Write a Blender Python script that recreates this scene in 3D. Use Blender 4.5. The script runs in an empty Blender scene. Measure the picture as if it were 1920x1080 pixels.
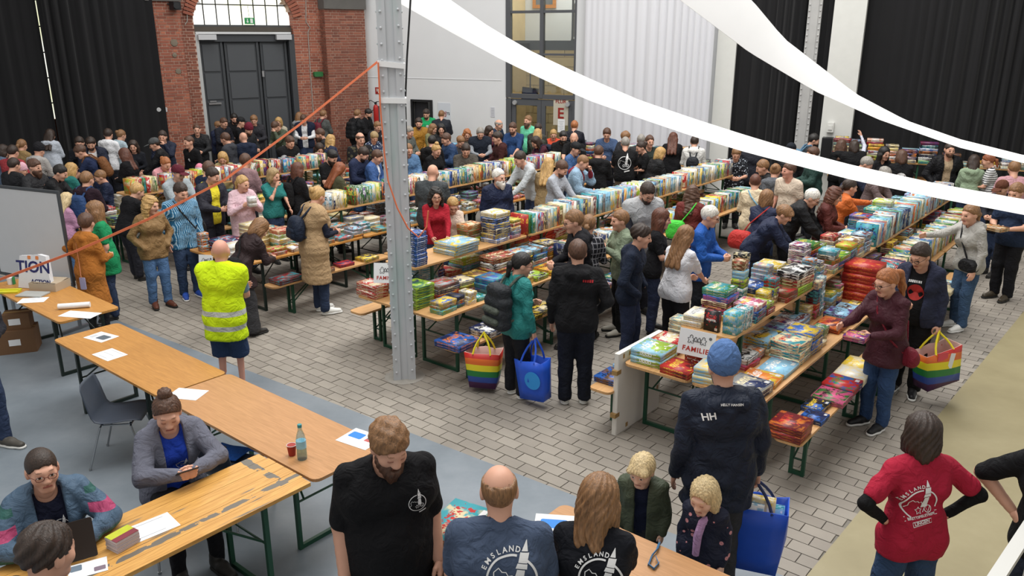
import bpy, math, random, time
import numpy as np
from mathutils import Vector, Matrix, Euler
from mathutils.bvhtree import BVHTree
T0 = time.time()
S = bpy.context.scene
COL = S.collection
# ---------------------------------------------------------------- camera, world, light, exposure
CAM_H, CAM_F, CAM_PITCH = 3.8, 1500.0, math.radians(17.4)
cd = bpy.data.cameras.new('camera'); cam = bpy.data.objects.new('camera', cd); COL.objects.link(cam)
cam.location = (0, 0, CAM_H); cam.rotation_euler = (math.pi/2 - CAM_PITCH, 0, 0)
cd.sensor_width = 36; cd.lens = 36*CAM_F/1920; cd.clip_end = 200; S.camera = cam
w = bpy.data.worlds.new('sky'); S.world = w; w.use_nodes = True
w.node_tree.nodes['Background'].inputs[0].default_value = (1.0, 0.985, 0.955, 1)
w.node_tree.nodes['Background'].inputs[1].default_value = 0.5
def area_lamp(name, loc, size, power, rot=(0, 0, 0), col=(1, .98, .95)):
    l = bpy.data.lights.new(name, 'AREA'); l.shape = 'RECTANGLE'; l.size, l.size_y = size; l.energy = power; l.color = col
    o = bpy.data.objects.new(name, l); COL.objects.link(o); o.location = loc; o.rotation_euler = rot
    return o
area_lamp('unseen_top_light', (3.0, 11.0, 11.0), (16, 5), 1300, (0, 0, math.radians(50)))
area_lamp('unseen_top_light', (-4.0, 6.0, 11.0), (12, 4), 450, (0, 0, math.radians(50)))
area_lamp('unseen_top_light', (-1.0, 18.0, 11.0), (18, 4), 850, (0, 0, math.radians(-20)))  # added fill that brightens the back wall, no known lamp there
vs = S.view_settings
vs.view_transform = 'Standard'; vs.look = 'None'; vs.gamma = 1; vs.use_curve_mapping = False; vs.exposure = 0.16
# ---------------------------------------------------------------- helpers
_c, _s = math.cos(CAM_PITCH), math.sin(CAM_PITCH)
def ray(px, py):
    u = (px-960)/CAM_F; v = -(py-540)/CAM_F
    return Vector((u, _c+v*_s, -_s+v*_c))
def at(px, py, z=0.0):
    """point of the hall that stands at height z under the sight line px, py"""
    d = ray(px, py); k = (z-CAM_H)/d.z
    return Vector((d.x*k, d.y*k, z))
def scale_at(p):
    dep = p[1]*_c-(p[2]-CAM_H)*_s
    return CAM_F/max(dep, .3)
def onwall(o, d, px, py):
    """(t, z) on the vertical wall o + t*d"""
    r = ray(px, py); n = Vector((-d[1], d[0]))
    k = (o[0]*n.x+o[1]*n.y)/(r.x*n.x+r.y*n.y)
    q = r*k
    return ((q.x-o[0])*d[0]+(q.y-o[1])*d[1], CAM_H+q.z)
def lin(h):
    if not isinstance(h, str): return tuple(h)[:3]
    h = h.lstrip('#')
    f = lambda v: v/12.92 if v <= .04045 else ((v+.055)/1.055)**2.4
    return tuple(f(int(h[i:i+2], 16)/255) for i in (0, 2, 4))
def new_mat(name):
    m = bpy.data.materials.new(name); m.use_nodes = True
    nt = m.node_tree; return m, nt, nt.nodes['Principled BSDF']
def N(nt, typ, **kw):
    n = nt.nodes.new(typ)
    for k, v in kw.items(): setattr(n, k, v)
    return n
MATS = {}
def mat(name, col, rough=.6, metal=0., var=.12, vscale=6., bump=0., bscale=40., spec=.4, sheen=0., alpha=None, trans=0.):
    """plain procedural material: colour with noise variation and a fine bump"""
    key = (name, str(col), rough, metal, var, bump)
    if key in MATS: return MATS[key]
    m, nt, b = new_mat(name)
    c = lin(col); L = nt.links
    b.inputs['Roughness'].default_value = rough; b.inputs['Metallic'].default_value = metal
    b.inputs['Specular IOR Level'].default_value = spec
    if trans: b.inputs['Transmission Weight'].default_value = trans
    if alpha is not None: b.inputs['Alpha'].default_value = alpha
    if sheen: b.inputs['Sheen Weight'].default_value = sheen
    tc = N(nt, 'ShaderNodeTexCoord')
    if var > 0:
        no = N(nt, 'ShaderNodeTexNoise'); no.inputs['Scale'].default_value = vscale; no.inputs['Detail'].default_value = 3
        L.new(tc.outputs['Object'], no.inputs['Vector'])
        mx = N(nt, 'ShaderNodeMix', data_type='RGBA')
        mx.inputs[6].default_value = (*[v*(1-var) for v in c], 1); mx.inputs[7].default_value = (*[min(1, v*(1+var)) for v in c], 1)
        L.new(no.outputs['Fac'], mx.inputs[0]); L.new(mx.outputs[2], b.inputs['Base Color'])
    else: b.inputs['Base Color'].default_value = (*c, 1)
    if bump > 0:
        n2 = N(nt, 'ShaderNodeTexNoise'); n2.inputs['Scale'].default_value = bscale; n2.inputs['Detail'].default_value = 4
        L.new(tc.outputs['Object'], n2.inputs['Vector'])
        bp = N(nt, 'ShaderNodeBump'); bp.inputs['Strength'].default_value = bump; bp.inputs['Distance'].default_value = .01
        L.new(n2.outputs['Fac'], bp.inputs['Height']); L.new(bp.outputs['Normal'], b.inputs['Normal'])
    MATS[key] = m; return m
def mesh_np(name, V, F, mats=(), midx=None, smooth=False):
    """mesh from numpy vertices and equal-sided faces (or a list of faces)"""
    me = bpy.data.meshes.new(name)
    if isinstance(F, np.ndarray) and len(F):
        n = F.shape[1]
        me.vertices.add(len(V)); me.vertices.foreach_set('co', np.asarray(V, np.float32).ravel())
        me.loops.add(F.size); me.loops.foreach_set('vertex_index', F.astype(np.int32).ravel())
        me.polygons.add(len(F)); me.polygons.foreach_set('loop_start', np.arange(0, F.size, n, dtype=np.int32))
        me.polygons.foreach_set('loop_total', np.full(len(F), n, np.int32))
        me.update(calc_edges=True)
    else: me.from_pydata([tuple(v) for v in V], [], [tuple(f) for f in F])
    for m in mats: me.materials.append(m)
    if midx is not None: me.polygons.foreach_set('material_index', np.asarray(midx, np.int32))
    if smooth: me.polygons.foreach_set('use_smooth', np.ones(len(me.polygons), bool))
    me.update(); return me
def link(name, me, parent=None, loc=None, rot=None):
    o = bpy.data.objects.new(name, me); COL.objects.link(o)
    if parent is not None: o.parent = parent
    if loc is not None: o.location = loc
    if rot is not None: o.rotation_euler = rot
    return o
def tag(o, label=None, cat=None, group=None, kind=None):
    if label: o['label'] = label
    if cat: o['category'] = cat
    if group: o['group'] = group
    if kind: o['kind'] = kind
    return o
def thing(name, label, cat, loc=(0, 0, 0), rz=0., group=None):
    o = bpy.data.objects.new(name, None); COL.objects.link(o); o.empty_display_size = .1
    o.location = loc; o.rotation_euler = (0, 0, rz)
    return tag(o, label, cat, group)
def copy_tree(o, parent=None):
    c = o.copy(); COL.objects.link(c); c.parent = parent
    for ch in [x for x in o.children]: copy_tree(ch, c)
    return c
def basis(x, y):
    """3x3 rows->columns frame from two axes"""
    x = Vector(x).normalized(); y = Vector(y); y = (y-x*y.dot(x)).normalized(); z = x.cross(y)
    return Matrix((x, y, z)).transposed()
class MB:
    """collects solid pieces that make up ONE mesh"""
    def __init__(s): s.V = []; s.F = []; s.M = []
    def add(s, V, F, mi=0):
        k = len(s.V); s.V += [tuple(v) for v in V]; s.F += [tuple(i+k for i in f) for f in F]; s.M += [mi]*len(F); return s
    def box(s, c, d, R=None, mi=0, bev=0.):
        x, y, z = d[0]/2, d[1]/2, d[2]/2
        P = [Vector((i*x, j*y, k*z)) for i in (-1, 1) for j in (-1, 1) for k in (-1, 1)]
        if R is not None: P = [R @ p for p in P]
        return s.add([p+Vector(c) for p in P], [(0, 1, 3, 2), (4, 6, 7, 5), (0, 4, 5, 1), (2, 3, 7, 6), (0, 2, 6, 4), (1, 5, 7, 3)], mi)
    def tube(s, pts, r, n=8, mi=0, cap=True, close=False):
        pts = [Vector(p) for p in pts]; m = len(pts); rr = r if isinstance(r, (list, tuple)) else [r]*m
        rings = []; up = None
        for i, p in enumerate(pts):
            if close: t = pts[(i+1) % m]-pts[i-1]
            else: t = pts[min(i+1, m-1)]-pts[max(i-1, 0)]
            if t.length < 1e-9: t = Vector((0, 0, 1))
            t.normalize()
            if up is None: up = Vector((0, 0, 1)) if abs(t.z) < .9 else Vector((1, 0, 0))
            a = t.cross(up)
            if a.length < 1e-4: a = t.cross(Vector((0, 1, .3)))
            a.normalize(); b = a.cross(t); up = b
            rings.append([p+(a*math.cos(2*math.pi*k/n)+b*math.sin(2*math.pi*k/n))*rr[i] for k in range(n)])
        V = [v for ring in rings for v in ring]; F = []
        for i in range(m if close else m-1):
            j = (i+1) % m
            for k in range(n): F.append((i*n+k, i*n+(k+1) % n, j*n+(k+1) % n, j*n+k))
        if cap and not close: F.append(tuple(range(n-1, -1, -1))); F.append(tuple((m-1)*n+k for k in range(n)))
        return s.add(V, F, mi)
    def prism(s, pts, h0, h1, R=None, o=(0, 0, 0), mi=0):
        """outline in xy extruded z h0..h1, turned by R, moved to o"""
        n = len(pts); V = [Vector((p[0], p[1], h)) for h in (h0, h1) for p in pts]
        if R is not None: V = [R @ v for v in V]
        return s.add([v+Vector(o) for v in V], [tuple(range(n-1, -1, -1)), tuple(range(n, 2*n))]+[(i, (i+1) % n, n+(i+1) % n, n+i) for i in range(n)], mi)
    def lathe(s, prof, n=16, o=(0, 0, 0), R=None, mi=0):
        V = []; F = []
        for r, z in prof:
            for k in range(n):
                v = Vector((r*math.cos(2*math.pi*k/n), r*math.sin(2*math.pi*k/n), z))
                V.append((R @ v if R is not None else v)+Vector(o))
        m = len(prof)
        for i in range(m-1):
            for k in range(n): F.append((i*n+k, i*n+(k+1) % n, (i+1)*n+(k+1) % n, (i+1)*n+k))
        F.append(tuple(range(n-1, -1, -1))); F.append(tuple((m-1)*n+k for k in range(n)))
        return s.add(V, F, mi)
    def build(s, name, mats, parent=None, smooth=False, loc=None, rot=None):
        if not isinstance(mats, (list, tuple)): mats = [mats]
        me = mesh_np(name, s.V, s.F, mats, s.M if len(mats) > 1 else None)
        if smooth:
            me.polygons.foreach_set('use_smooth', np.ones(len(me.polygons), bool)); me.update()
            try: me.set_sharp_from_angle(angle=math.radians(40))
            except Exception: pass
        return link(name, me, parent, loc, rot)
def rrect(w, d, r, n=5):
    """rounded rectangle outline"""
    P = []
    for cx, cy, a0 in ((w/2-r, d/2-r, 0), (-w/2+r, d/2-r, 90), (-w/2+r, -d/2+r, 180), (w/2-r, -d/2+r, 270)):
        for k in range(n):
            a = math.radians(a0+90*k/(n-1)); P.append((cx+r*math.cos(a), cy+r*math.sin(a)))
    return P
def Rz(a): return Matrix.Rotation(a, 3, 'Z')
def Rx(a): return Matrix.Rotation(a, 3, 'X')
def Ry(a): return Matrix.Rotation(a, 3, 'Y')
def text_mesh(body, size, extrude=.0, font_bold=False, align='CENTER', spacing=1.):
    """flat lettering as mesh data in the xy plane, centred"""
    c = bpy.data.curves.new('lettering', 'FONT'); c.body = body; c.size = size; c.align_x = align; c.align_y = 'CENTER'
    c.extrude = extrude; c.space_character = spacing; c.resolution_u = 3
    if font_bold: c.offset = size*.025
    o = bpy.data.objects.new('lettering', c); COL.objects.link(o)
    dg = bpy.context.evaluated_depsgraph_get(); dg.update()
    me = bpy.data.meshes.new_from_object(o.evaluated_get(dg))
    bpy.data.objects.remove(o); bpy.data.curves.remove(c)
    return me
def text_obj(name, body, size, m, parent, loc, R, bold=True, extrude=.0008, spacing=1.):
    me = text_mesh(body, size, extrude, bold, spacing=spacing); me.materials.clear(); me.materials.append(m)
    o = link(name, me, parent); o.matrix_local = Matrix.Translation(Vector(loc)) @ R.to_4x4(); return o
ANG = math.radians(39.5)
AV = Vector((math.sin(ANG), math.cos(ANG), 0)); UV = Vector((math.cos(ANG), -math.sin(ANG), 0))   # along / across the display rows
# ================================================================ the hall
rnd = random.Random(7)
def wood_mat(name, c1, c2, rough=.45):
    m, nt, b = new_mat(name); L = nt.links
    tc = N(nt, 'ShaderNodeTexCoord'); mp = N(nt, 'ShaderNodeMapping'); mp.inputs['Scale'].default_value = (1.2, 16, 6)
    L.new(tc.outputs['Object'], mp.inputs[0])
    n1 = N(nt, 'ShaderNodeTexNoise'); n1.inputs['Scale'].default_value = 3.; n1.inputs['Detail'].default_value = 6; n1.inputs['Distortion'].default_value = 1.2
    L.new(mp.outputs[0], n1.inputs['Vector'])
    r = N(nt, 'ShaderNodeValToRGB'); r.color_ramp.elements[0].position = .3; r.color_ramp.elements[1].position = .72
    r.color_ramp.elements[0].color = (*lin(c1), 1); r.color_ramp.elements[1].color = (*lin(c2), 1)
    L.new(n1.outputs['Fac'], r.inputs[0])
    v = N(nt, 'ShaderNodeTexVoronoi'); v.inputs['Scale'].default_value = 2.2; mp2 = N(nt, 'ShaderNodeMapping'); mp2.inputs['Scale'].default_value = (1.1, 2.4, 1)
    L.new(tc.outputs['Object'], mp2.inputs[0]); L.new(mp2.outputs[0], v.inputs['Vector'])
    r2 = N(nt, 'ShaderNodeValToRGB'); r2.color_ramp.elements[0].position = .03; r2.color_ramp.elements[1].position = .07
    r2.color_ramp.elements[0].color = (.25, .25, .25, 1); r2.color_ramp.elements[1].color = (1, 1, 1, 1)
    L.new(v.outputs['Distance'], r2.inputs[0])
    mx = N(nt, 'ShaderNodeMix', data_type='RGBA', blend_type='MULTIPLY'); mx.inputs[0].default_value = .7
    L.new(r.outputs[0], mx.inputs[6]); L.new(r2.outputs[0], mx.inputs[7]); L.new(mx.outputs[2], b.inputs['Base Color'])
    b.inputs['Roughness'].default_value = rough
    return m
def floor_mat(name, c1, c2, c3, rough, scale=.6):
    m, nt, b = new_mat(name); L = nt.links
    g = N(nt, 'ShaderNodeNewGeometry')
    n1 = N(nt, 'ShaderNodeTexNoise'); n1.inputs['Scale'].default_value = scale; n1.inputs['Detail'].default_value = 8; n1.inputs['Roughness'].default_value = .65
    L.new(g.outputs['Position'], n1.inputs['Vector'])
    r = N(nt, 'ShaderNodeValToRGB'); e = r.color_ramp.elements
    e[0].position = .32; e[0].color = (*lin(c1), 1); e[1].position = .68; e[1].color = (*lin(c3), 1)
    k = e.new(.5); k.color = (*lin(c2), 1)
    L.new(n1.outputs['Fac'], r.inputs[0]); L.new(r.outputs[0], b.inputs['Base Color'])
    n2 = N(nt, 'ShaderNodeTexNoise'); n2.inputs['Scale'].default_value = 2.5; n2.inputs['Detail'].default_value = 5
    L.new(g.outputs['Position'], n2.inputs['Vector'])
    mr = N(nt, 'ShaderNodeMapRange'); mr.inputs['To Min'].default_value = rough-.1; mr.inputs['To Max'].default_value = rough+.12
    L.new(n2.outputs['Fac'], mr.inputs[0]); L.new(mr.outputs[0], b.inputs['Roughness'])
    return m
M_grey = floor_mat('painted_grey_floor', '69727a', '757e86', '828a92', .4, 1.1)
M_beige = floor_mat('beige_floor', '8c8262', '968c6b', 'a09675', .5, .8)
M_joint = mat('paving_joint', '7d7972', .9, var=.15, vscale=9)
def paver_mat():
    m, nt, b = new_mat('concrete_paver'); L = nt.links
    oi = N(nt, 'ShaderNodeNewGeometry')
    g = oi
    at_ = N(nt, 'ShaderNodeTexWhiteNoise'); at_.noise_dimensions = '1D'; L.new(g.outputs['Random Per Island'], at_.inputs['W'])
    ob = N(nt, 'ShaderNodeObjectInfo')
    ad = N(nt, 'ShaderNodeMath', operation='ADD'); L.new(at_.outputs['Value'], ad.inputs[0]); L.new(ob.outputs['Random'], ad.inputs[1])
    fr = N(nt, 'ShaderNodeMath', operation='FRACT'); L.new(ad.outputs[0], fr.inputs[0])
    r = N(nt, 'ShaderNodeValToRGB'); e = r.color_ramp.elements
    e[0].color = (*lin('8b847b'), 1); e[1].color = (*lin('9a9389'), 1)
    L.new(fr.outputs[0], r.inputs[0])
    n = N(nt, 'ShaderNodeTexNoise'); n.inputs['Scale'].default_value = 1.1; n.inputs['Detail'].default_value = 8; L.new(g.outputs['Position'], n.inputs['Vector'])
    mr = N(nt, 'ShaderNodeMapRange'); mr.inputs['From Min'].default_value = .3; mr.inputs['From Max'].default_value = .7; mr.inputs['To Min'].default_value = .8; mr.inputs['To Max'].default_value = 1.12
    L.new(n.outputs['Fac'], mr.inputs[0])
    mx = N(nt, 'ShaderNodeMix', data_type='RGBA', blend_type='MULTIPLY'); mx.inputs[0].default_value = 1
    L.new(r.outputs[0], mx.inputs[6]); L.new(mr.outputs[0], mx.inputs[7]); L.new(mx.outputs[2], b.inputs['Base Color'])
    b.inputs['Roughness'].default_value = .75
    n2 = N(nt, 'ShaderNodeTexNoise'); n2.inputs['Scale'].default_value = 60; L.new(g.outputs['Position'], n2.inputs['Vector'])
    bp = N(nt, 'ShaderNodeBump'); bp.inputs['Strength'].default_value = .2; bp.inputs['Distance'].default_value = .004
    L.new(n2.outputs['Fac'], bp.inputs['Height']); L.new(bp.outputs['Normal'], b.inputs['Normal'])
    return m
M_paver = paver_mat()
KP = Vector((2.11, 4.93, 0)); LD = Vector((.804, -.595, 0)); RD = Vector((.66, .751, 0))   # corner and edges of the paved field
def flat(name, pts, z, m, th=.05):
    mb = MB(); mb.prism([(p[0], p[1]) for p in pts], z-th, z); return tag(mb.build(name, m), kind='structure')
flat('floor', [KP-LD*24, KP, (2.11-3, -4), (-24, -4)], .002, M_grey, .06)
flat('floor', [KP, KP+RD*26, (30, 20), (30, -4), (-.89, -4)], .002, M_beige, .06)
PAVE = flat('floor', [KP-LD*30, KP+LD*.3, KP+RD*32, (-10, 40)], -.012, M_joint, .1)
def inside_pave(p):
    q = p-KP; return (q.x*LD.y-q.y*LD.x) < .06 and (q.x*RD.y-q.y*RD.x) < .06
PL, PW = .25, .14
mbp = MB(); mbp.box((0, 0, -.02), (PL-.009, PW-.009, .04))
me_paver = mesh_np('paver', *[mbp.V, mbp.F][0:2], mats=[M_paver])
cells = []
for i in range(-130, 130):
    for j in range(-20, 160):
        p = KP+UV*((i+(j % 2)*.5)*PL)+AV*(j*PW)
        if p.y > 15 or p.y < 4.2: continue
        if not inside_pave(p): continue
        d = p.y*_c+CAM_H*_s; px = 960+CAM_F*p.x/d
        if px < -150 or px > 2050: continue
        cells.append((d, p))
cells.sort(key=lambda c: c[0])
rng = np.random.default_rng(3)
RP = Matrix.Rotation(-ANG, 3, 'Z')
mbs = MB()
for k, (d, p) in enumerate(cells):
    z = -.001-abs(rnd.gauss(0, .0013))
    if k < 300: link('paver', me_paver, PAVE, (p.x, p.y, z), (0, 0, -ANG))
    else: mbs.box((p.x, p.y, z-.02), (PL-.009, PW-.009, .04), RP)
tag(mbs.build('paver_field', M_paver, PAVE), kind='stuff')
# ---- walls: white wall runs right from the far corner, brick wall runs left
CO = Vector((-4.58, 25.4, 0))
WD = Vector((.902, -.432, 0)).normalized(); BD = Vector((.82, .572, 0)).normalized()
def frame(d):
    y = Vector((-d.y, d.x, 0)); return Matrix(((d.x, y.x, 0, CO.x), (d.y, y.y, 0, CO.y), (0, 0, 1, 0), (0, 0, 0, 1)))
FW, FB = frame(WD), frame(BD)
def wW(px, py): return onwall(CO, WD, px, py)
def wB(px, py): return onwall(CO, BD, px, py)
def place(o, F): o.matrix_world = F; return o
M_white = mat('white_plaster', 'd9dbdd', .8, var=.04, vscale=1.5, bump=.05)
M_pier = mat('pale_pier_paint', 'cfd0cc', .7, var=.05)
M_black = mat('black_stage_curtain', '0f0f12', .95, var=.25, vscale=2.2, sheen=.15)
M_dark = mat('dark_grey_steel', '43464a', .5, var=.08)
M_dark2 = mat('anthracite_frame', '515357', .45, var=.06)
M_mortar = mat('pale_mortar', 'b89c8c', .9, var=.2, vscale=12)
def brick_mat(name, cs):
    m, nt, b = new_mat(name); L = nt.links
    g = N(nt, 'ShaderNodeNewGeometry'); ob = N(nt, 'ShaderNodeObjectInfo')
    ad = N(nt, 'ShaderNodeMath', operation='ADD'); L.new(g.outputs['Random Per Island'], ad.inputs[0]); L.new(ob.outputs['Random'], ad.inputs[1])
    fr = N(nt, 'ShaderNodeMath', operation='FRACT'); L.new(ad.outputs[0], fr.inputs[0])
    r = N(nt, 'ShaderNodeValToRGB'); e = r.color_ramp.elements
    e[0].color = (*lin(cs[0]), 1); e[1].color = (*lin(cs[-1]), 1)
    for i, c in enumerate(cs[1:-1]): k = e.new((i+1)/(len(cs)-1)); k.color = (*lin(c), 1)
    L.new(fr.outputs[0], r.inputs[0])
    n = N(nt, 'ShaderNodeTexNoise'); n.inputs['Scale'].default_value = 2.2; n.inputs['Detail'].default_value = 6; L.new(g.outputs['Position'], n.inputs['Vector'])
    mr = N(nt, 'ShaderNodeMapRange'); mr.inputs['To Min'].default_value = .75; mr.inputs['To Max'].default_value = 1.2
    L.new(n.outputs['Fac'], mr.inputs[0])
    mx = N(nt, 'ShaderNodeMix', data_type='RGBA', blend_type='MULTIPLY'); mx.inputs[0].default_value = 1
    L.new(r.outputs[0], mx.inputs[6]); L.new(mr.outputs[0], mx.inputs[7]); L.new(mx.outputs[2], b.inputs['Base Color'])
    b.inputs['Roughness'].default_value = .85
    return m
M_brick = brick_mat('red_brick', ['7b4738', '9a5b48', '8b5040', 'a8674f', '844a3b'])
M_brick2 = brick_mat('dark_red_brick', ['6c4034', '86503f', '7a4839', '915a47'])
# white wall pieces (local x along the wall, y away from the hall)
tdl, zd = wW(771, 186); tdr, _ = wW(811, 186)
tgl, zg = wW(949, 182); tgr, _ = wW(1078, 182)
tc0, _ = wW(1100, 150); tc1, _ = wW(1338, 150); tpe, _ = wW(1373, 150)
HW = 8.5
def wallseg(name, x0, x1, z0, z1, m, F, y0=0., y1=.3):
    mb = MB(); mb.box(((x0+x1)/2, (y0+y1)/2, (z0+z1)/2), (x1-x0, y1-y0, z1-z0)); return tag(place(mb.build(name, m), F), kind='structure')
mb = MB()
for x0, x1, z0, z1 in ((-.3, tdl, 0, HW), (tdl, tdr, zd, HW), (tdr, tgl, 0, HW)):
    mb.box(((x0+x1)/2, .15, (z0+z1)/2), (x1-x0, .3, z1-z0))
_, zl = wW(830, 148)
mb.box((tgl/2, -.004, zl), (tgl-.3, .012, .012))
tag(place(mb.build('wall_back', M_white), FW), kind='structure')
mb = MB(); mb.box(((tgr+tpe)/2, .15, HW/2), (tpe-tgr, .3, HW)); tag(place(mb.build('wall_back', M_white), FW), kind='structure')
mb = MB(); mb.box(((tpe+22)/2, .45, HW/2), (22-tpe, .3, HW)); tag(place(mb.build('wall_back', mat('dark_wall', '1b1b1d', .9)), FW), kind='structure')
mb = MB(); mb.box((tc1+.28, -.05, HW/2), (tpe-tc1, .1, HW)); tag(place(mb.build('trim_1', M_pier), FW), kind='structure')
# small dark door, half open look: frame, leaf
dr = tag(bpy.data.objects.new('door_1', None), kind='structure'); COL.objects.link(dr); place(dr, FW)
mb = MB(); wd_ = tdr-tdl
for x in (tdl+.03, tdr-.03): mb.box((x, .0, zd/2), (.06, .1, zd))
mb.box(((tdl+tdr)/2, 0, zd-.03), (wd_-.12, .1, .06)); mb.build('door_frame', mat('black_door_frame', '1d1e20', .5), dr)
mb = MB(); mb.box((tdl+wd_*.36, .12, zd/2-.03), (wd_*.6, .05, zd-.1)); lf = mb.build('door_leaf', mat('dark_door_leaf', '2a2a2e', .5), dr)
mb = MB(); mb.tube([(tdl+wd_*.58, .08, 1.05), (tdl+wd_*.5, .08, 1.05)], .012); mb.build('handle', mat('steel', 'b9bbbd', .3, 1., var=0), lf)
mb = MB(); mb.box(((tdl+tdr)/2, .9, zd/2), (wd_+1., .06, zd+.4)); tag(place(mb.build('wall_passage', mat('grey_passage', '8b8c8e', .8)), FW), kind='structure')
# glass front with double door
gl = tag(bpy.data.objects.new('window_1', None), kind='structure'); COL.objects.link(gl); place(gl, FW)
def thin_glass(name, col, gloss=.08):
    m, nt, b = new_mat(name); L = nt.links; out = nt.nodes['Material Output']
    tr = N(nt, 'ShaderNodeBsdfTransparent'); tr.inputs[0].default_value = (*lin(col), 1); gl_ = N(nt, 'ShaderNodeBsdfGlossy'); gl_.inputs['Roughness'].default_value = .03
    mx = N(nt, 'ShaderNodeMixShader'); mx.inputs[0].default_value = gloss; L.new(tr.outputs[0], mx.inputs[1]); L.new(gl_.outputs[0], mx.inputs[2]); L.new(mx.outputs[0], out.inputs[0]); return m
M_glass = thin_glass('clear_glass', 'f3f7f7')
tm, _ = wW(1015, 120); _, zb1 = wW(1000, 102); _, zb2 = wW(1000, 22)
fw = .1
for nm, x0, x1, z0, z1 in (('mullion', tgl, tgl+.14, zg, HW), ('mullion', tm-.05, tm+.05, zg, HW), ('mullion', tgr-.05, tgr, zg, HW),
                           ('transom', tgl+.14, tgr-.05, zg-.02, zg+.1), ('transom', tgl+.14, tgr-.05, zb1-.03, zb1+.03), ('transom', tgl+.14, tgr-.05, zb2-.035, zb2+.035)):
    mb = MB(); mb.box(((x0+x1)/2, .05 if nm == 'mullion' else .055, (z0+z1)/2), (x1-x0, .14 if nm == 'mullion' else .12, z1-z0)); mb.build(nm, M_dark2, gl)
zs = [zg+.1, zb1, zb2, HW]
for a_ in range(3):
    for x0, x1 in ((tgl+.14, tm-.05), (tm+.05, tgr-.05)):
        mb = MB(); mb.box(((x0+x1)/2, .07, (zs[a_]+zs[a_+1])/2), (x1-x0-.004, .012, zs[a_+1]-zs[a_]-.07)); mb.build('pane', M_glass, gl)
gd = tag(bpy.data.objects.new('door_2', None), kind='structure'); COL.objects.link(gd); place(gd, FW)
mb = MB()
for x in (tgl+.08, tgr-.03): mb.box((x, .05, zg/2-.02), (.16 if x < tm else .06, .13, zg-.04))
mb.build('door_frame', M_dark2, gd)
for x0, x1 in ((tgl+.17, tm-.005), (tm+.005, tgr-.07)):
    mb = MB(); zt = zg-.04
    for q0, q1, z0, z1 in ((x0, x0+.12, 0, zt), (x1-.12, x1, 0, zt), (x0+.12, x1-.12, zt-.17, zt), (x0+.12, x1-.12, .0, .2)):
        mb.box(((q0+q1)/2, .05, (z0+z1)/2), (q1-q0, .06, z1-z0))
    lf = mb.build('door_leaf', M_dark2, gd)
    mb = MB(); mb.box(((x0+x1)/2, .05, (zt-.17+.2)/2), (x1-x0-.24, .012, zt-.37)); mb.build('pane', M_glass, lf)
    mb = MB(); xx = x0+.12 if x0 < tm-.3 else x1-.12
    mb.lathe([(.06, -.03), (.07, 0), (.06, .05)], 10, (xx, -.03, zt-.1), Rx(math.pi/2)); mb.build('closer', mat('steel_cap', 'c2c4c6', .35, .6, var=0), lf)
    mb = MB(); mb.tube([(x1-.2 if x0 < tm-.3 else x0+.2, -.03, .85), (x1-.2 if x0 < tm-.3 else x0+.2, -.03, 1.3)], .015); mb.build('handle', mat('steel', 'b9bbbd', .3, 1., var=0), lf)
# corridor seen through the glass
M_block = mat('beige_block', 'cdb78b', .8, var=.12, vscale=3)
blk = tag(bpy.data.objects.new('wall_corridor', None), kind='structure'); COL.objects.link(blk); place(blk, FW)
mb = MB(); mb.box(((tgl+tgr)/2, 3.15, 2.4), (5.2, .2, 4.8)); mb.build('mortar_bed', mat('beige_mortar', 'b9a57c', .9), blk)
me_blk = None
for j in range(14):
    for i in range(5):
        x = (tgl+tgr)/2-2.6+(i+.5*(j % 2))*1.05; z = .17+j*.29
        if z > 4.1: continue
        if me_blk is None:
            m2 = MB(); m2.box((0, 0, 0), (1.035, .06, .275)); me_blk = mesh_np('block', m2.V, m2.F, [M_block])
        link('block', me_blk, blk, (x, 3.04, z))

def plane_at(px, py, off):
    n = Vector((-WD.y, WD.x, 0)); o = CO+n*off; r = ray(px, py); k = (o.x*n.x+o.y*n.y)/(r.x*n.x+r.y*n.y); q = r*k
    return ((q.x-CO.x)*WD.x+(q.y-CO.y)*WD.y, CAM_H+q.z)
zs0 = plane_at(1000, 94, 1.2)[1]; zs1 = plane_at(1000, 76, 1.2)[1]
wallseg('trim_2', tgl-2, tgr+2, zs0, zs1, M_dark2, FW, 1.2, 1.5)
wallseg('wall_stair', tgl-2, tgr+2, zs1-.1, HW, M_white, FW, 2.9, 3.1)
wallseg('wall_side', tgr+.1, tgr+.25, 0, HW, M_block, FW, .3, 3.0)
wallseg('wall_side', tgl-.9, tgl-.75, 0, HW, M_block, FW, .3, 3.0)
wallseg('floor', tgl-.9, tgr+.2, -.1, 0.002, mat('corridor_floor', '8c8c88', .5), FW, .3, 3.05)
st = thing('stair_landing', 'grey stair landing with steel balustrade behind the tall glass front', 'stairs'); place(st, FW)
mb = MB(); mb.box((tgr-.35, 1.9, zs1+.0), (.75, .9, .08)); mb.build('landing', M_dark2, st)
mb = MB(); mb.box((tgr-.33, 1.45, zs1+.55), (.66, .02, .9)); mb.build('balustrade_panel', mat('grey_glass_panel', '8b8680', .3), st)
mb = MB()
for x in (tgr-.68, tgr-.02): mb.box((x, 1.45, zs1+.55), (.05, .05, 1.1))
mb.box((tgr-.35, 1.45, zs1+1.12), (.72, .06, .06)); mb.build('balustrade_frame', M_dark2, st)
cl = area_lamp('corridor_fill', (0, 0, 0), (2.2, 1.6), 90); cl.matrix_world = FW @ Matrix.Translation(((tgl+tgr)/2, 1.9, 6.5))  # unseen fill light added to brighten the corridor behind the glass
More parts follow.
